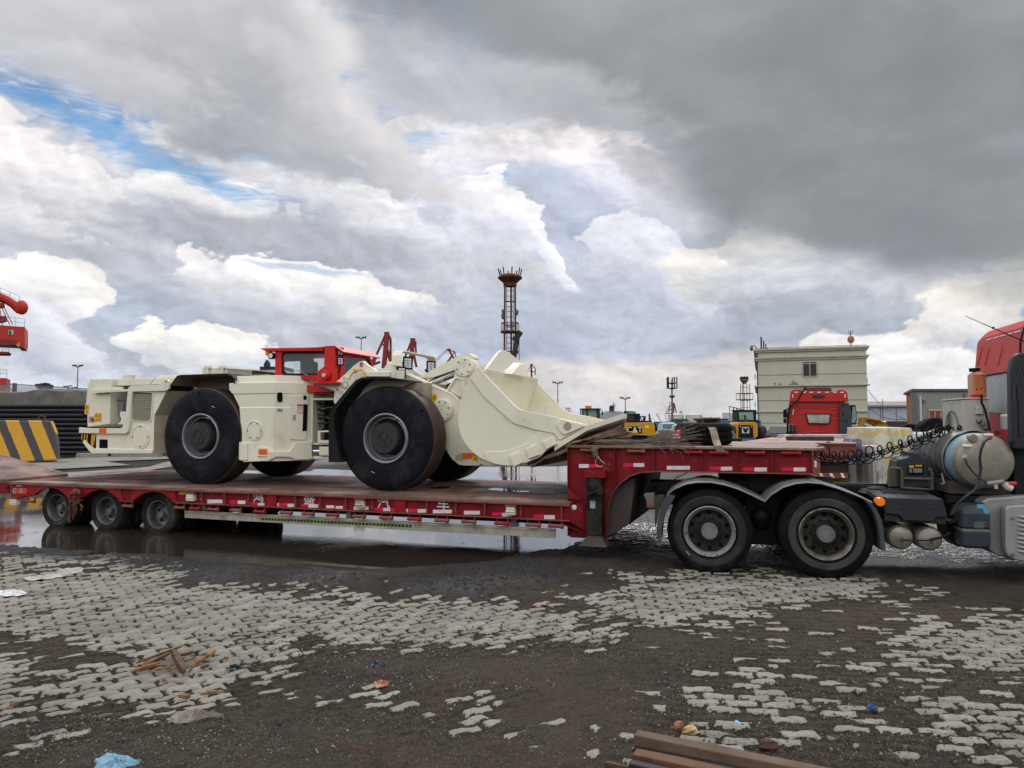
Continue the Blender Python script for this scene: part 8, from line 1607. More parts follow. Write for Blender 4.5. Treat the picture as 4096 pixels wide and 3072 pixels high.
# --- loose tyres stacked before the warehouse
def ring_tyre(cx,cy,cz,R_,w_,ax,name,lab,grp=None,cat='tyre'):
    m = MB();m.lathe((cx,cy,cz),ax,[(R_*.55,.02),(R_*.7,0),(R_*.93,.02),(R_,.07),(R_,w_-.07),(R_*.93,w_-.02),(R_*.7,w_),(R_*.55,w_-.02),(R_*.55,.02)],48);t = m.build('carcass',TTY,None,W0,(cx,cy,cz-R_)) ;t.name = name
    return tag(t,lab,cat,grp)
a = wp(VJ,[(1640,990),(1640,715)],30)[1];ring_tyre(a[0],30,a[1]-.85,.9,.5,(0,1,0),'large_tyre','large black tyre standing upright before the red warehouse door','tyres before the warehouse')
a = wp(VJ,[(1090,820)],31)[0];ring_tyre(a[0],31,a[1]-.65,.65,.45,(0,1,0),'large_tyre','black tyre before the orange-brown warehouse side wall','tyres before the warehouse')
a = wp(VJ,[(1250,870)],31.5)[0];ring_tyre(a[0]+.1,31.5,a[1]-.6,.6,.45,(0,1,0),'large_tyre','black tyre between the other two loose tyres','tyres before the warehouse')
q = wp(VJ,[(900,985),(1350,1030)],29);m = MB();m.box(q[0][0],q[1][0]+1,29,30.5,0,q[0][1]);tag(m.build('blue_container',BLUC,None,W0,(q[0][0]+.5,29.5,0),bevel=.03),'low blue bin behind the white wrapped cargo','bin')
# ------------------------------------------------------------------ machines and cars in the yard
def Wd(v,Y): return lambda x,y: wp(v,[(x,y)],Y)[0]
TG = mat('machine_tyre',(.02,.02,.02),.8,var=.2)
def part(t,name,mt,pts,Y0,Y1,q,bevel=.02,dY=0): m = MB();m.prism([q(*p) for p in pts],Y0,Y1);return m.build(name,mt,t,bevel=bevel)
# excavator
YE = 54.0;q = Wd(V5,YE);ex_ = thing('excavator','yellow excavator seen from behind with CAT lettering on its counterweight','excavator',W0,(q(1130,700)[0],YE+2,0))
cwt = part(ex_,'counterweight',EXY,rpoly([(925,625),(965,603),(1310,600),(1325,640),(1330,725),(1378,728),(1376,745),(1290,768),(1000,757),(975,738),(900,742),(895,715),(930,700)],[10,14,10,6,0,4,4,14,14,4,4,4,6]),YE,YE+1.2,q,.06)
lb_ = part(cwt,'logo_panel',BLKP,[(984,648),(1162,648),(1162,735),(984,735)],YE-.03,YE+.01,q,0)
text('CAT',V5,1070,690,70,YE-.03,lb_,TXT,fr=W0,th=.012);m = MB();m.prism([q(*p) for p in ((1030,732),(1112,732),(1071,696))],YE-.06,YE-.042);m.build('logo_triangle',YEL,lb_)
m = MB();m.prism([q(*p) for p in ((1200,666),(1252,668),(1252,643),(1200,641))],YE-.02,YE+.01);m.build('notice',mat('notice_yellow',(.75,.65,.03),.5),cwt)
part(ex_,'engine_hood',BLK,[(965,605),(975,490),(1145,484),(1148,575),(1300,578),(1305,603)],YE+.4,YE+2.2,q)
part(ex_,'hood_grille',DK,[(1000,515),(1075,512),(1078,575),(1000,575)],YE+.36,YE+.4,q,0)
ec = part(ex_,'cab',BLK,rpoly([(1030,486),(1032,455),(1025,448),(1152,455),(1150,486)],2),YE+2.4,YE+3.8,q);part(ec,'window',GLG,[(1045,483),(1046,462),(1140,464),(1138,483)],YE+2.35,YE+2.4,q,0)
m = MB()
for pts in (((1165,575),(1162,492),(1192,492),(1195,560)),((1180,522),(1265,522)),((1190,575),(1205,535),(1225,575)),((1330,640),(1315,485),(1318,485),(1340,600))): m.tube([(x,YE+2,z) for x,z in [q(*p) for p in pts]],.05,6)
m.builds('hose_rail',DK,ex_)
part(ex_,'boom_foot',BLK,[(1245,590),(1255,515),(1275,515),(1268,592)],YE+2,YE+2.5,q);part(ex_,'mirror',BLK,[(1293,555),(1322,540),(1326,556),(1300,566)],YE+1.5,YE+1.6,q)
part(ex_,'side_door',BLK,[(1312,600),(1345,610),(1365,700),(1330,725)],YE+.1,YE+3,q)
for x0,x1 in ((905,1010),(1210,1310)): a,b = q(x0,0)[0],q(x1,0)[0];m = MB();m.box(a,b,YE-.6,YE+3.4,0,.85);m.build('crawler_track',DK,ex_,bevel=.15)
m = MB();m.box(q(990,0)[0],q(1240,0)[0],YE+.5,YE+2.5,.4,.95);m.build('undercarriage',DK,ex_)
# wheel loaders
YL = 64.0;q = Wd(V6,YL);wl2 = thing('wheel_loader','yellow wheel loader seen from behind with black radiator grille and white emblem','wheel loader',W0,(q(400,1250)[0],YL+2,0))
part(wl2,'engine_hood',EXY,rpoly([(268,1250),(275,1090),(300,1073),(470,1073),(500,1095),(502,1235),(450,1252)],[4,8,10,10,10,6,4]),YL,YL+2.5,q,.04)
rg_ = part(wl2,'radiator_grille',BLK,rpoly([(285,1248),(288,1105),(443,1105),(452,1248)],6),YL-.04,YL,q,0)
m = MB();c = q(364,1162);m.prism([(c[0]-.32,c[1]-.28),(c[0]+.32,c[1]-.28),(c[0]+.32,c[1]+.28),(c[0]-.32,c[1]+.28)],YL-.05,YL-.04);em = m.build('emblem',LWH,rg_)
m = MB();m.plate([(c[0]-.28,c[1]+.2),(c[0]-.1,c[1]-.22),(c[0]+.1,c[1]-.22),(c[0]+.28,c[1]+.2),(c[0]+.12,c[1]+.2),(c[0],c[1]-.02),(c[0]-.12,c[1]+.2)],[],YL-.06,YL-.05);m.plate([(c[0]-.08,c[1]+.06),(c[0]+.08,c[1]+.06),(c[0],c[1]+.18)],[],YL-.06,YL-.05);m.build('emblem_mark',BLKP,em)
for x in (308,428): part(rg_,'hook',LWH,[(x-5,1128),(x+5,1128),(x+5,1115),(x-5,1115)],YL-.06,YL-.04,q,0)
cb2 = part(wl2,'cab',BLK,rpoly([(330,1075),(332,960),(318,935),(545,935),(545,1160),(500,1160)],3),YL+1.4,YL+2.9,q);part(cb2,'window',GLG,rpoly([(350,1050),(345,962),(505,960),(512,1050)],5),YL+1.36,YL+1.4,q,0)
for x in (222,520): part(wl2,'fender',EXY,[(x,1250),(x+10,1140),(x+55,1142),(x+55,1250)] if x < 300 else [(510,1190),(530,1155),(660,1165),(655,1228),(620,1225),(600,1190)],YL+1.5,YL+3,q)
part(wl2,'steps',DK,[(545,1160),(550,1060),(575,1048),(612,1060),(605,1085),(580,1080),(630,1160)],YL+1.8,YL+2.2,q,0)
m = MB();m.tube([(x,YL+.8,z) for x,z in (q(395,1073),q(394,1015),q(388,998),q(398,1003))],.1,8);m.build('exhaust',DK,wl2)
for x in (255,560): p = q(x,0)[0];m = MB();m.lathe((p-.3,YL+1,.75),(1,0,0),[(.3,0),(.7,.02),(.78,.1),(.78,.5),(.7,.6),(.3,.6)],28,caps=(1,1));m.build('wheel',TG,wl2)
YQ = 60.0;q = Wd(V5,YQ);l3 = thing('wheel_loader','wheel loader whose dark cab with green glass shows above the bucket lip','wheel loader',W0,(q(520,700)[0],YQ+1,0))
m = MB();m.prism([q(*p) for p in ((395,422),(640,420),(642,432),(398,434))],YQ-.2,YQ+1.8);m.build('cab_roof',mat('cab_roof_olive',(.05,.05,.03),.6),l3)
m = MB()
for x in (412,470,600,622): a = q(x,432);m.box(a[0]-.05,a[0]+.05,YQ-.05,YQ+.05,1.2,a[1]);m.box(a[0]-.05,a[0]+.05,YQ+1.5,YQ+1.6,1.2,a[1])
m.builds('cab_pillar',BLK,l3)
a,b = q(412,432),q(622,524);m = MB();m.box(a[0],b[0],YQ,YQ+.03,b[1],a[1]);m.build('window',GLG,l3);m = MB();m.box(a[0],b[0],YQ,YQ+2,.8,b[1]);m.box(a[0]+.3,a[0]+.8,YQ+.5,YQ+.9,b[1],b[1]+.9);m.build('body',EXY,l3)
part(l3,'mirror',BLK,[(650,463),(672,465),(670,502),(652,500)],YQ,YQ+.1,q);m = MB();m.tube([(x,YQ,z) for x,z in (q(630,462),q(640,445),q(658,445),q(660,465))],.03,5);m.build('mirror_arm',BLK,l3)
for x in (420,610): m = MB();p = q(x,0)[0];m.lathe((p-.3,YQ+1,.75),(1,0,0),[(.3,0),(.78,.05),(.78,.55),(.3,.6)],24,caps=(1,1));m.build('wheel',TG,l3)
YP = 70.0;q = Wd(V6,YP);l4 = thing('wheel_loader','wheel loader with a yellow lift arm reaching right, half hidden by the red truck','wheel loader',W0,(q(1600,1200)[0],YP,0))
la = part(l4,'lift_arm',mat('aged_yellow',(.33,.15,.02),.5,var=.2,dirt=.4),rpoly([(1640,1020),(1700,1020),(1920,1090),(1945,1125),(1900,1140),(1850,1135),(1690,1060),(1655,1180),(1600,1195),(1590,1110),(1635,1105)],6),YP,YP+.5,q)
text('山工机械',V6,1790,1092,17,YP-.0,la,BLKP,fr=W0,name='arm_lettering',th=.03)
m = MB();m.tube([(x,YP-.2,z) for x,z in (q(1705,1035),q(1850,1062))],.14,8);m.build('cylinder',mat('aged_yellow2',(.30,.13,.02),.5),l4);m = MB();m.tube([(x,YP-.2,z) for x,z in (q(1850,1062),q(1905,1075))],.08,8);m.build('cylinder_rod',CHR,l4)
part(l4,'cab',BLK,[(1500,1180),(1505,885),(1610,882),(1612,900),(1630,1020),(1615,1100),(1560,1105)],YP+.5,YP+2,q);part(l4,'window',GLG,[(1565,1080),(1575,905),(1600,903),(1622,1020),(1600,1085)],YP+.45,YP+.5,q,0)
p = q(1690,1190);m = MB();m.lathe((p[0],YP+.6,.8),(0,1,0),[(.3,0),(.8,.05),(.8,.6),(.3,.6)],28,caps=(1,1));m.build('wheel',TG,l4)
m = MB()
for i in range(6): y = 1118+i*13;a,b = q(1560,y),q(1590,y+6);m.beam((a[0],YP-.3,a[1]),(b[0],YP-.3,b[1]),.08,.1)
m.build('access_ladder',LWH,l4)
# hopper
YH = 75.0;q = Wd(V5,YH);hp_ = thing('hopper','dark red steel hopper flaring upwards behind the spare tyre','hopper',W0,(q(2040,600)[0],YH+2,0));HM = mat('hopper_red',(.11,.035,.035),.65,var=.2,dirt=.2)
m = MB();t_ = [q(1915,548),q(2165,552)];b_ = [q(1985,620),q(2095,620)];m.loft([[(t_[0][0],YH,t_[0][1]),(t_[1][0],YH,t_[0][1]),(t_[1][0],YH+4,t_[0][1]),(t_[0][0],YH+4,t_[0][1])],[(b_[0][0],YH+1,b_[0][1]),(b_[1][0],YH+1,b_[0][1]),(b_[1][0],YH+3,b_[0][1]),(b_[0][0],YH+3,b_[0][1])]]);m.build('bin',HM,hp_)
for x in (1940,2140): a = q(x,560);m = MB();m.beam((a[0],YH+.2,0),(a[0],YH+.2,a[1]),.18,.18);m.build('leg',HM,hp_)
q3 = Wd(V6,82);m = MB();m.prism([q3(*p) for p in ((-30,1030),(90,1030),(70,1110),(-10,1110))],82,86);m.box(q3(-20,0)[0],q3(175,0)[0],82.5,85,0,q3(0,1035)[1]);o = m.build('red_bin',HM,None,W0,(q3(50,0)[0],83,0));tag(o,'second dark maroon bin beside the scaffold frames','bin')
# scaffold frames
YS = 80.0;q = Wd(V6,YS);sf_ = thing('scaffold','row of thin grey scaffold frames left of the yellow wheel loader cab','scaffold',W0,(q(240,1050)[0],YS,0))
for i,x in enumerate((175,215,252,290,325)): z = q(0,898+i*9)[1];a = q(x,0)[0];m = MB();m.beam((a,YS,0),(a,YS,z),.07,.07);m.beam((a+.75,YS+1,0),(a+.75,YS+1,z-.15),.07,.07);m.beam((a,YS,z),(a+.75,YS+1,z-.15),.06,.06);m.beam((a,YS,z*.4),(a+.75,YS+1,z*.9),.05,.05);m.build('frame',STL,sf_)
m = MB();a,b = q(175,898),q(325,934);m.beam((a[0],YS,a[1]),(b[0],YS,b[1]),.06,.06);m.build('rail',STL,sf_)
m = MB();q = Wd(V6,78);a,b = q(157,1055),q(330,1055);m.box(a[0],b[0]+2,78,80.4,0,a[1]);tag(m.build('blue_container',BLUC,None,W0,(a[0]+1,79,0),bevel=.03),'blue container below the scaffold frames','container')
# low roofs, awnings, barriers
def slab(v,x0,x1,y0,Y,dep,mt,name,lab,cat,zb=0,bevel=.03):
    q = Wd(v,Y);a,b = q(x0,y0),q(x1,y0);m = MB();m.box(a[0],b[0],Y,Y+dep,zb,a[1]);return tag(m.build(name,mt,None,W0,(a[0],Y,zb),bevel=bevel),lab,cat)
DG_ = mat('awning_green',(.05,.085,.085),.6,var=.3); 
slab(V5,1340,1440,608,105,4,mat('teal_roof',(.10,.16,.17),.6),'low_hut','low teal-roofed hut left of the light blue car','hut');slab(V5,1380,1735,588,130,5,DG_,'low_hut','long dark green low roof beneath the storage tanks','hut')
slab(V5,1735,1800,588,118,3,mat('striped_panel',(.30,.31,.36),.6,var=.3,vs=8),'striped_hut','small pale striped hut beneath the second storage tank','hut');slab(V5,1800,1960,600,112,3,mat('grey_hut',(.11,.11,.13),.7,var=.3),'low_hut','dark grey low hut between the striped hut and the hopper','hut')
slab(V5,2130,2215,605,100,3,mat('grey_blue_hut',(.13,.20,.22),.6),'low_hut','grey-blue low hut right of the hopper','hut')
slab(V5,1380,1560,697,66,.6,mat('concrete_barrier',(.14,.135,.125),.85,var=.2),'concrete_barrier','grey concrete barrier in front of the light blue car','barrier');slab(V6,235,330,1252,44,.8,BLK,'dark_barrier','black low barrier with red lamps below the yellow wheel loader','barrier')
m = MB();rnd = random.Random(21);q = Wd(V5,140)
for i in range(60): c = q(rnd.uniform(1560,1720),rnd.uniform(575,588));m.blob((c[0],140+rnd.uniform(-1,1),c[1]),.5,.5,.4,6,5,.4,i)
for x in (1580,1640,1700): a = q(x,588);m.beam((a[0],140,0),(a[0],140,a[1]),.15,.15)
tag(m.build('hedge',mat('hedge_green',(.03,.045,.02),.8,var=.4),None,W0,(q(1640,0)[0],140,0)),'dark green bushes in front of the left storage tank','bushes',kind='stuff')
# cars
def car(px,v,ytop,Y,col,lab,yaw=0,el=False,tail=True,W_c=1.9,Lc=4.6,hatch=True):
    q = wp(v,[(px,ytop)],Y)[0];F_ = Fr(yaw);o = F_.inv((q[0],Y,0));x0,y0 = o.x,o.y;H = q[1]
    t = thing('parked_car',lab,'car',F_,(x0,y0,0),'cars parked in the yard');h2 = W_c/2;P = mat('car_paint',col,.3,var=.03,coat=.6);k = H/1.6
    prof = [(.0,.35),(-.04,.75),(.06,.98),(.55,1.55),(1.3,1.6),(2.5,1.56),(3.3,1.02),(4.5,.85),(4.6,.4),(4.4,.25),(.2,.25)]
    lo = []
    for s,ins,sc_ in ((-1,0,1),(-.86,0,1),(.86,0,1),(1,0,1)):
        lo.append([(x0+h2*s*(1-.16*max(0,(z-.95))/.65*1.0)*(1 if abs(s) < 1 or z < .9 else .98),y0+y*(Lc/4.6),z*k*(1 if abs(s) < .9 else .985)) for y,z in prof])
    m = MB();m.loft(lo);b = m.build('body',P,t,bevel=.06,seg=3)
    m = MB();m.loft([[(x0+h2*s*.80,y0+.02,1.0*k),(x0+h2*s*.72,y0+.45,1.44*k),(x0+h2*s*.72,y0+.5,1.44*k),(x0+h2*s*.80,y0+.1,1.0*k)] for s in (-1,1)]);m.build('rear_window',DGL,b)
    for s in (-1,1):
        m = MB();m.loft([[(x0+s*(h2*.97+.01),y0+.55,1.03*k),(x0+s*(h2*.97+.01),y0+3.1,1.03*k),(x0+s*(h2*.87+.01),y0+2.4,1.47*k),(x0+s*(h2*.87+.01),y0+.85,1.47*k)],[(x0+s*h2*.8,y0+.55,1.03*k),(x0+s*h2*.8,y0+3.1,1.03*k),(x0+s*h2*.7,y0+2.4,1.47*k),(x0+s*h2*.7,y0+.85,1.47*k)]]);m.build('side_window',DGL,b)
        m = MB();m.box(x0+s*h2*.5,x0+s*h2*.93,y0-.07,y0+.02,.80*k,.88*k);m.build('tail_lamp',TAPER,b)
        for yy in (.85,3.6): m = MB();m.lathe((x0+s*(h2-.2) if s > 0 else x0-h2,y0+yy*(Lc/4.6),.33),(1,0,0),[(.2,0),(.32,.02),(.33,.18),(.2,.2)],20,caps=(1,1));m.build('wheel',TG,t)
    m = MB();m.box(x0-.25,x0+.25,y0-.06,y0-.02,.56*k,.68*k);m.build('number_plate',mat('plate_green',(.15,.35,.16),.5) if el else BLUC,b)
car(1505,V5,600,84,(.16,.42,.52),'light blue car seen from behind beside the concrete barrier',4,True)
car(1615,V5,618,96,(.22,.25,.28),'grey-blue car just right of the light blue one',6)
car(1705,V5,622,60,(.30,.30,.36),'silver car left of the dark hatchback behind the spare tyre',8)
car(1790,V5,628,58,(.05,.045,.04),'dark car between the two silver ones behind the spare tyre',8)
car(1875,V5,618,66,(.33,.35,.40),'silver car right of the dark car below the grey hut',8)
car(1925,V5,632,60,(.15,.15,.15),'dark grey car lowest behind the spare tyre top',8)
car(245,V6,1085,52,(.10,.11,.13),'dark grey car with bright roof rail left of the yellow wheel loader',-72)
car(705,V6,1110,55,(.022,.025,.035),'black car between the yellow wheel loader and the red truck',50)
# ------------------------------------------------------------------ left: painted block, pipes, tarpaulin, fence
YB_ = 31.5;q = Wd(V7,YB_);BLC = bpy.data.materials.new('hazard_paint');BLC.use_nodes = True;nt = BLC.node_tree;p = nt.nodes['Principled BSDF'];p.inputs['Roughness'].default_value = .7
tc = N(nt,'ShaderNodeTexCoord');s = N(nt,'ShaderNodeSeparateXYZ');L(nt,tc.outputs['Object'],s.inputs[0])
st = math_(nt,'FRACT',math_(nt,'MULTIPLY',math_(nt,'ADD',math_(nt,'ADD',s.outputs[0],math_(nt,'MULTIPLY',s.outputs[2],.37)),math_(nt,'MULTIPLY',noise_(nt,tc.outputs['Object'],3,4,.6),.06)),1/.81))
w_ = noise_(nt,tc.outputs['Object'],4,8,.7);w2_ = noise_(nt,tc.outputs['Object'],14,6,.7)
c = mixc(nt,ramp(nt,st,.58,.60),mixc(nt,w_,(.50,.25,.02),(.68,.38,.035)),mixc(nt,w_,(.035,.035,.04),(.075,.072,.075)))
c = mixc(nt,ramp(nt,w2_,.62,.66,0,.8),c,(.20,.13,.07));c = mixc(nt,ramp(nt,w_,.66,.70,0,.7),c,(.035,.03,.028));L(nt,c,p.inputs['Base Color'])
b = N(nt,'ShaderNodeBump');b.inputs['Strength'].default_value = .5;L(nt,w2_,b.inputs['Height']);L(nt,b.outputs[0],p.inputs['Normal'])
FB2 = Fr(-28);YB_ = 37.4;q = lambda x,y: FB2.S(V7(x,y),YB_)
pts = [(-300,1205),(378,1207),(418,1212),(455,1300),(472,1400),(476,1535),(60,1555),(-300,1548)];P_ = [q(*x) for x in pts];zg = P_[-2][1]
m = MB();m.loft([[(x,YB_,max(0,z)) for x,z in P_],[(x+.02,YB_+1.2,max(0,z)) for x,z in P_]]);tag(m.build('concrete_block',BLC,None,FB2,(q(290,0)[0]+P_[1][1]*.37-.04,YB_,0),bevel=.05,seg=3),'big concrete block with diagonal yellow and black stripes at the left','concrete block')
m = MB();m.tube([(x,YB_+.4,z) for x,z in (q(305,1205),q(315,1172),q(345,1168),q(365,1175),q(370,1205))],.03,8);tag(m.build('lifting_loop',RUST,None,FB2,(q(340,0)[0],YB_+.4,q(0,1205)[1])),'rusty wire lifting loop on top of the striped block','loop')
PIP = mat('black_pipe',(.014,.014,.018),.32,var=.3,dirt=.15,dcol=(.06,.055,.05))
YP_ = 38.0;zt3 = wp(V7,[(0,1068)],YP_)[0][1];xe = wp(VI,[(160,600)],YP_)[0][0];pipe0 = None;r_ = .125
rows = int(zt3/(2*r_*.95));k_ = 0
nm_ = ['topmost','second','third','fourth','fifth','sixth','seventh','eighth','ninth','tenth','eleventh','twelfth','thirteenth','fourteenth']
rnd = random.Random(17)
for i in range(rows):
    z = zt3-r_-i*2*r_*.97
    if z < r_*.9: break
    for j in range(2 if i else 5):
        xr = xe+rnd.uniform(-.1,.8)+(1.6 if i > 2 else 0);m = MB();m.smooth = True;m.tube([(-34,YP_+j*2*r_,z),(xr,YP_+j*2*r_,z)],r_,14,caps=False);m.tube([(xr,YP_+j*2*r_,z),(xr-.02,YP_+j*2*r_,z)],r_*.85,14)
        o = m.build('steel_pipe',PIP,None,W0,(-22,YP_+j*2*r_,z));tag(o,f'black steel pipe, {nm_[min(i, 13)]} layer from the top, {["front row", "row behind the front", "third row back", "fourth row back", "rear row"][j]}','pipe','black pipes stacked at the left')
m = MB();m.box(-34,xe+.5,YP_-.05,YP_+1.3,0,.06);m.build
for x in (-20.5,-17.5,-14.8): m = MB();m.box(x,x+.2,YP_-.06,YP_+1.4,zt3-.9,zt3-.82);tag(m.build('spacer_beam',WD,None,W0,(x,YP_,zt3-.9)),{-20.5: 'wooden spacer in the pipe stack left of the striped block edge',-17.5: 'wooden spacer in the pipe stack above the striped block',-14.8: 'wooden spacer in the pipe stack nearest the loader'}[x],'spacer','spacers in the pipe stack')
TARP = mat('olive_tarpaulin',(.085,.082,.068),.6,var=.3,vs=.8,dirt=.35,dcol=(.05,.048,.04),ds=1.2,bump=.6,bs=2.5)
Yq = 41.5;m = MB();m.smooth = True;x0,x1 = -36.0,wp(VI,[(210,330)],Yq)[0][0]+6;n = 150;z1_ = wp(V7,[(0,957)],Yq)[0][1];lo = []
for i in range(n+1):
    x = x0+(x1-x0)*i/n;f = .12*math.sin(x*1.9)+.08*math.sin(x*4.3+1)+.05*math.sin(x*9.1);zz = z1_+.10*math.sin(x*.9+.5)+.05*math.sin(x*2.7)
    lo.append([(x,Yq-.25+f*.5,0),(x+.1*math.sin(x*3),Yq-.1+f,1.3),(x,Yq+.1+f,zz-.5),(x,Yq+.35+f*.4,zz-.08),(x,Yq+.9,zz),(x,Yq+4,zz+.1),(x,Yq+4.2,0)])
m.loft(lo);tag(m.build('tarpaulin_stack',TARP,None,W0,(-24,Yq,0)),'long goods stack under a creased olive tarpaulin behind the black pipes','tarpaulin')
YF = 60.0;q = Wd(V7,YF);fn = thing('mesh_fence','grey mesh fence panels on posts beyond the olive tarpaulin','fence',W0,(q(300,1000)[0],YF,0));z0,z1 = 2.2,q(0,905)[1]
for x in (-10,148,162,445,460,608,760,900): a = q(x,0)[0];m = MB();m.box(a-.09,a+.09,YF-.05,YF+.05,0,z1+.25-.0011*max(0,x));m.build('post',STL,fn)
a,b = q(-200,0)[0],q(1000,0)[0];m = MB();m.quad((a,YF,z0),(b,YF,z0),(b,YF,z1-.55),(q(148,0)[0],YF,z1),(a,YF,z1));msh = m.build('mesh_panel',mat('mesh_grey',(.22,.24,.26),.7,alpha=.55),fn)
m = MB();m.beam((q(148,0)[0],YF,z1),(b,YF,z1-.55),.06,.06);m.beam((a,YF,z1),(q(148,0)[0],YF,z1),.06,.06);m.build('top_rail',STL,fn)
m = MB();rnd = random.Random(3);q = Wd(V7,150)
for i in range(90): c = q(365+rnd.gauss(0,20),925+rnd.gauss(0,8));m.blob((c[0],150+rnd.uniform(-1,1),c[1]),.45,.45,.35,5,4,.4,i)
c = q(365,930);m.beam((c[0],150,0),(c[0],150,c[1]),.3,.3);tr_ = m.build('crown',mat('far_leaf',(.03,.035,.02),.8,var=.4),None,W0,(c[0],150,0));tr_.name = 'small_tree';tag(tr_,'small dark tree above the fence at the left','tree')
for x,y,lb in ((562,922,'dark mast head directly above the fence middle'),(600,935,'small rooftop aerial right of the dark mast head')): p = q(x,y);m = MB();m.beam((p[0],150,0),(p[0],150,p[1]),.15,.15);m.beam((p[0]-.9,150,p[1]-.1),(p[0]+.9,150,p[1]+.1),.2,.2);tag(m.build('aerial_mast',DK,None,W0,(p[0],150,0)),lb,'mast')
# concrete apron and kerb stones
CON = mat('worn_concrete',(.20,.19,.165),.8,var=.2,vs=1.2,dirt=.5,dcol=(.07,.063,.055),ds=.8,bump=.2,bs=12)
def gsheet(pts,z,nm,mt,th=.004,kind='structure'): m = MB();m.hprism([tuple(G(x,y)[:2]) for x,y in pts][::-1],z-.02,z);return tag(m.build(nm,mt,None,W0,(0,0,0)),kind=kind)
gsheet([(-400,1848),(110,1850),(400,1832),(660,1831),(680,1840),(640,1842),(420,1852),(520,1866),(110,1890),(-400,1872)],.075,'concrete_apron',CON);gsheet([(-400,1884),(150,1902),(520,1880),(600,1872),(650,1856),(690,1848),(720,1856),(690,1870),(600,1885),(420,1898),(160,1922),(-400,1905)],.055,'concrete_path',CON)
for x0,x1,y,lb in ((440,640,1834,'long pale kerb stone behind the loader rear wheel'),(300,420,1836,'short darker kerb stone under the loader tail')): a,b = G(x0,y),G(x1,y);m = MB();m.loft([[(a.x,a.y,0),(a.x,a.y+.3,0),(a.x,a.y+.3,.28),(a.x,a.y+.05,.28)],[(b.x,b.y,0),(b.x,b.y+.3,0),(b.x,b.y+.3,.3),(b.x,b.y+.05,.3)]]);tag(m.build('kerb_stone',CON,None,W0,tuple(a),bevel=.04),lb,'kerb stone')
a = G(200,1848);m = MB();m.blob((a.x,a.y-.2,.12),.35,.2,.2,10,7,.3,3);m.blob((a.x-.5,a.y-.1,.3),.2,.15,.3,10,7,.3,9);tag(m.build('rubble',mat('brown_rubble',(.09,.065,.045),.85,rust=.3),None,W0,(a.x,a.y,0)),'brown rubble lump at the foot of the pipe stack','rubble')
# ------------------------------------------------------------------ litter in the foreground
def lit(x,y): p = G(x,y,.02);return p
def stick(p0,p1,w_,h_,mt,lab,seed,z0=.02,z1=.02,sharp=.5):
    a,b = lit(*p0),lit(*p1);a.z,b.z = z0+h_/2,z1+h_/2;rnd = random.Random(seed);d = (b-a).normalized();s = d.cross(Vector((0,0,1))).normalized();n = 7;lo = [];m = MB()
    for i in range(n): t = i/(n-1);c = a.lerp(b,t);k = (1 if 0 < i < n-1 else sharp);j = lambda: rnd.uniform(-.15,.15);lo.append([c+s*w_*.36*(e1*k+j())+Vector((0,0,h_/2*(e2*k+j()))) for e1,e2 in ((-1,-1),(1,-1),(1,1),(-1,1))])
    m.loft(lo);return tag(m.build('wood_splinter',mt,None,W0,tuple(a)),lab,'wood piece','broken wood on the ground')
B0 = lambda x,y: (x/1.58,2200+y/1.58)
WD3 = mat('orange_wood',(.20,.095,.04),.8,var=.4,vs=14,dirt=.4,dcol=(.08,.04,.025),ds=10,bump=.4,bs=60);WD4 = mat('dark_wood',(.10,.05,.03),.8,var=.4,vs=12,dirt=.5,bump=.4,bs=60)
for i,(p0,p1,w_,h_,mt,lb,z0,z1) in enumerate((((1090,680),(1165,790),.055,.05,WD4,'thick hollow dark log end in the middle of the wood pile',.05,.02),((838,772),(1010,738),.035,.02,WD3,'long orange splinter lowest left in the wood pile',.02,.04),((895,748),(1080,690),.03,.02,WD4,'brown stick under the log on the left',.02,.06),((860,730),(1150,655),.025,.015,WD4,'longest thin stick crossing the top of the wood pile',.03,.07),
    ((980,765),(1080,755),.025,.015,WD3,'short flat splinter below the log',.02,.03),((1205,745),(1358,672),.035,.02,WD3,'orange-brown stick pointing to the upper right of the pile',.02,.05),((1140,690),(1225,682),.03,.02,WD4,'short reddish stick right of the log top',.04,.05),((1270,750),(1318,735),.035,.02,WD4,'small brown chip right of the log',.02,.02),
    ((1450,738),(1520,745),.03,.015,BLK,'small black charred chip right of the pile',.02,.02),((1128,930),(1200,935),.04,.02,WD3,'bright orange chip below the pile',.02,.02),((1265,918),(1385,898),.03,.015,WD3,'orange sliver right of the bright chip',.02,.02),((1028,830),(1050,832),.03,.02,WD3,'tiny orange chip between pile and bright chip',.02,.02),
    ((65,995),(115,972),.04,.02,WD3,'orange wood chip at the left edge',.02,.02),((1415,690),(1445,692),.02,.02,WD3,'tiny chip above the black charred one',.02,.02),((650,662),(740,652),.012,.01,WD4,'thin dark twig above the mud patch',.02,.02),((380,800),(415,812),.02,.015,WD4,'small curved twig on the left mud patch',.02,.02),((1250,800),(1280,793),.03,.015,WD4,'brown chip under the right end of the log',.02,.02))):
    stick(B0(*p0),B0(*p1),w_,h_,mt,lb,i,z0,z1)
def crumple(pts,h_,mt,nm,lab,cat,seed,folds=7,z=.02):
    P = [lit(*p) for p in pts];c = sum(P,Vector())/len(P);m = MB();rnd = random.Random(seed);n = len(P)*4;ring = []
    for i in range(n): k = i/4;a = P[int(k) % len(P)].lerp(P[(int(k)+1) % len(P)],k-int(k));ring.append(a)
    lo = []
    for j,(s,hh) in enumerate(((1.0,.0),(.93,.45),(.72,.85),(.5,.7),(.3,1.0),(.1,.8))): lo.append([c.lerp(a,s*rnd.uniform(.9,1.08))*1+Vector((0,0,z-c.lerp(a,s).z+h_*hh*rnd.uniform(.3,1.2))) for a in ring])
    m.loft(lo,(0,1));o = m.build(nm,mt,None,W0,(c.x,c.y,z));return tag(o,lab,cat)
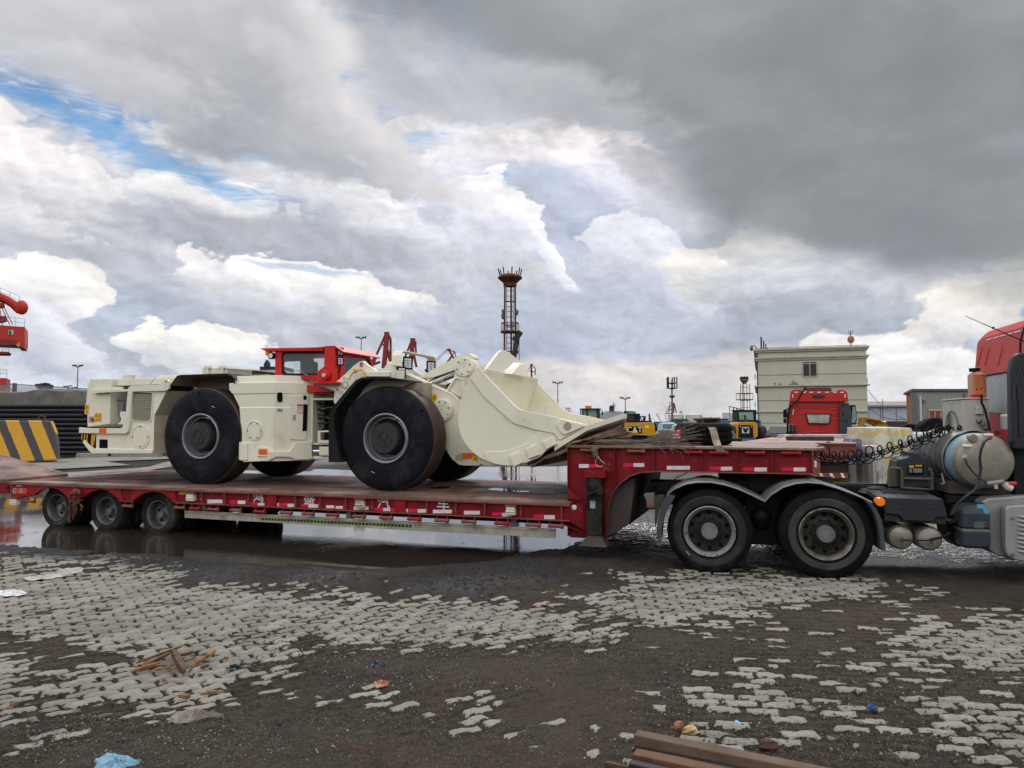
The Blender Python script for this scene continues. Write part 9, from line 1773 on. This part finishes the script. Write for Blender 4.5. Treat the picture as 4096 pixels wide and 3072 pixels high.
crumple([B0(*p) for p in ((1070,1078),(1085,1050),(1185,1018),(1260,1025),(1330,1050),(1415,1052),(1410,1062),(1300,1062),(1200,1090),(1110,1097))],.045,mat('pale_dirty_cloth',(.22,.19,.155),.8,var=.35,vs=12,dirt=.5,bump=.3),'dirty_cloth','crumpled pale beige cloth on the mud right below the wood pile','cloth',2)
crumple([B0(*p) for p in ((590,1420),(600,1340),(670,1298),(760,1310),(905,1345),(860,1370),(790,1400),(720,1450))],.035,mat('blue_film',(.13,.26,.35),.35,var=.35,vs=14,bump=.3),'plastic_bag','torn light blue plastic bag at the bottom edge','plastic bag',5)
crumple([B0(*p) for p in ((105,190),(230,178),(330,160),(375,128),(440,116),(535,114),(520,135),(430,160),(330,180),(220,192))],.03,mat('pale_plaster',(.34,.31,.26),.8,var=.3,vs=8),'plaster_scrap','flat pale scrap of sacking on the wet pavers at the left','scrap',7)
crumple([B0(*p) for p in ((-30,265),(60,255),(150,260),(175,280),(100,292),(-30,292))],.03,mat('white_foam',(.5,.5,.52),.6,var=.3,vs=20),'foam_scrap','white foamy scrap near the left edge','scrap',8)
C0 = lambda x,y: (1400+x/1.7015,2200+y/1.7015)
crumple([C0(*p) for p in ((152,915),(165,905),(268,898),(270,920),(200,938),(160,938))],.025,mat('food_wrapper',(.26,.06,.035),.35,var=.7,vs=35,dirt=.7,dcol=(.65,.50,.28),ds=30),'snack_wrapper','small red and cream snack wrapper on the mud','wrapper',9)
crumple([C0(*p) for p in ((1240,380),(1265,365),(1335,360),(1340,372),(1270,380))],.02,mat('pinkish_scrap',(.30,.20,.17),.7),'paper_scrap','small pinkish scrap beyond the snack wrapper near the pavers','scrap',10);crumple([C0(*p) for p in ((100,790),(130,770),(245,768),(250,790),(170,820),(130,810))],.03,mat('dark_film',(.02,.022,.03),.4,var=.3),'black_film','flat black plastic film above the snack wrapper','film',11)
crumple([C0(*p) for p in ((-110,1345),(40,1352),(150,1340),(140,1352),(30,1362))],.02,WD4,'bark_strip','thin dark curved strip of bark near the bottom','bark',12)
E0 = lambda x,y: (2700+x/1.5845,2200+y/1.5845)
p = lit(*E0(1250,1003));m = MB();m.lathe((p.x,p.y,.02),(0,0,1),[(.026,0),(.026,.014),(.022,.014),(.020,.004),(0,.004)],28);m.lathe((p.x,p.y,.025),(0,0,1),[(.0262,.0),(.029,.002),(.029,.005),(.0262,.006)],28);tag(m.build('bottle_cap',mat('blue_cap',(.02,.07,.25),.35),None,W0,(p.x,p.y,.02)),'dark blue plastic bottle cap on the gravel','bottle cap')
crumple([E0(*p) for p in ((368,1098),(385,1080),(425,1098),(415,1110))],.01,mat('blue_paper',(.22,.45,.70),.5),'paper_scrap','tiny bright blue paper scrap behind the beam','scrap',14)
# rusty timber beam at the bottom right
l_ = lambda x,y,z: G(*VL(x,y),z)
a0,a1 = l_(30,160,.20),l_(2300,600,.20);d = (a1-a0).normalized();s = Vector((d.y,-d.x,0));s = -s if s.y > 0 else s
bmn = thing('timber_beam','old rust-stained timber beam with a raised edge cut by the bottom of the photo','beam',W0,(a0.x,a0.y,0));RB_ = mat('rust_stained_timber',(.10,.045,.018),.6,var=.5,vs=5,dirt=.5,dcol=(.05,.032,.022),ds=5,bump=.3,bs=45);GB_ = mat('grey_timber',(.105,.068,.047),.75,var=.3,vs=5,dirt=.4,bump=.3,bs=45);BB_ = mat('black_beam_side',(.018,.014,.012),.6,var=.4)
def along(t,u_,z): p = a0+d*t+s*u_;return (p.x,p.y,z)
def plank(t0,t1,u0,u1,z0,z1,mt,nm): m = MB();n = 12;rnd = random.Random(int(z1*100));m.loft([[along(t0+(t1-t0)*i/n,u0+rnd.uniform(-.003,.003),z0),along(t0+(t1-t0)*i/n,u1,z0),along(t0+(t1-t0)*i/n,u1,z1+rnd.uniform(-.003,.003)),along(t0+(t1-t0)*i/n,u0+rnd.uniform(-.004,.004),z1+rnd.uniform(-.003,.003))] for i in range(n+1)]);return m.build(nm,mt,bmn,bevel=.006)
plank(0,2.6,0,.075,.02,.20,GB_,'top_board');plank(.01,2.6,.076,.12,.02,.155,BB_,'recess_board');plank(.03,2.6,.121,.20,.02,.16,RB_,'lower_board');plank(.03,2.6,.201,.26,.02,.14,BB_,'side_board')
for x,y,w_,h_,lb,mt in ((510,200,.032,.035,'orange brick fragment behind the beam end',mat('brick_orange',(.26,.12,.06),.8,var=.5,vs=20)),(640,235,.05,.03,'yellowish brick fragment beside the orange one',mat('brick_yellow',(.34,.23,.12),.8,var=.5,vs=20)),(1500,415,.06,.035,'dark brown lump half hidden behind the beam',mat('brown_lump',(.06,.025,.015),.7,var=.4,bump=.3))):
    p = l_(x,y,.02);m = MB();m.blob((p.x,p.y+.05,.02+h_*.4),w_,w_*.6,h_,9,6,.35,int(x));tag(m.build('brick_fragment',mt,None,W0,(p.x,p.y,.02)),lb,'fragment')
stick(VL(-330,540),VL(10,620),.03,.015,WD4,'reddish wooden splinter left of the beam end',40)
# loose gravel
for i,(x,y,dx_,dy_,lb) in enumerate(((905,722,55,-12,'thin dark splinter furthest left in the wood pile'),(940,765,50,4,'thin splinter lying flat below the long orange one'),(1010,700,40,-22,'thin reddish splinter leaning behind the log'),(1180,705,60,-8,'thin splinter just right of the log top'),(1190,775,40,-16,'thin pale splinter at the right foot of the log'),
    (1060,775,30,10,'thin splinter at the left foot of the log'),(1230,715,55,-20,'thin dark splinter under the stick pointing to the upper right'),(1300,690,45,-14,'thin splinter near the tip of the stick pointing to the upper right'),(980,715,60,-20,'thin brown splinter crossing the left sticks'))):
    stick(B0(x,y),B0(x+dx_,y+dy_),.014,.009,(WD3,WD4,WD4)[i % 3],lb,300+i,.02,.045)
m = MB();rnd = random.Random(77)
regs = [(1300,2300,2560,2760),(1500,4000,2600,3050),(2300,4090,2560,3050),(100,1500,2860,3060),(900,2600,2500,2700)]
for i in range(8500):
    r = regs[rnd.randrange(5)];x,y = rnd.uniform(r[0],r[1]),rnd.uniform(r[2],r[3])
    p = G(x,y,.02);sx = .003+.009*rnd.random()**3;b = len(m.v);an = rnd.uniform(0,6.28);c_,s_ = math.cos(an)*sx,math.sin(an)*sx;z = .022
    m.v += [(p.x+c_,p.y+s_,z),(p.x-s_*.8,p.y+c_*.8,z),(p.x-c_,p.y-s_*.9,z),(p.x+s_*.7,p.y-c_,z),(p.x+c_*.3,p.y+s_*.2,z+sx*rnd.uniform(.6,1.1)),(p.x-c_*.4,p.y-s_*.3,z+sx*rnd.uniform(.5,1))]
    m.cm = rnd.choice((0,0,1,2))
    for f in ((0,1,4),(1,2,5),(1,5,4),(2,3,5),(3,0,4),(3,4,5)): m.face([b+k for k in f])
tag(m.build('gravel',[mat('gravel_dark',(.06,.056,.05),.85),mat('gravel_mid',(.105,.095,.08),.85),mat('gravel_pale',(.19,.175,.15),.85)],None,W0,(0,0,0)),'loose dark and pale gravel scattered over the mud','gravel',kind='stuff')
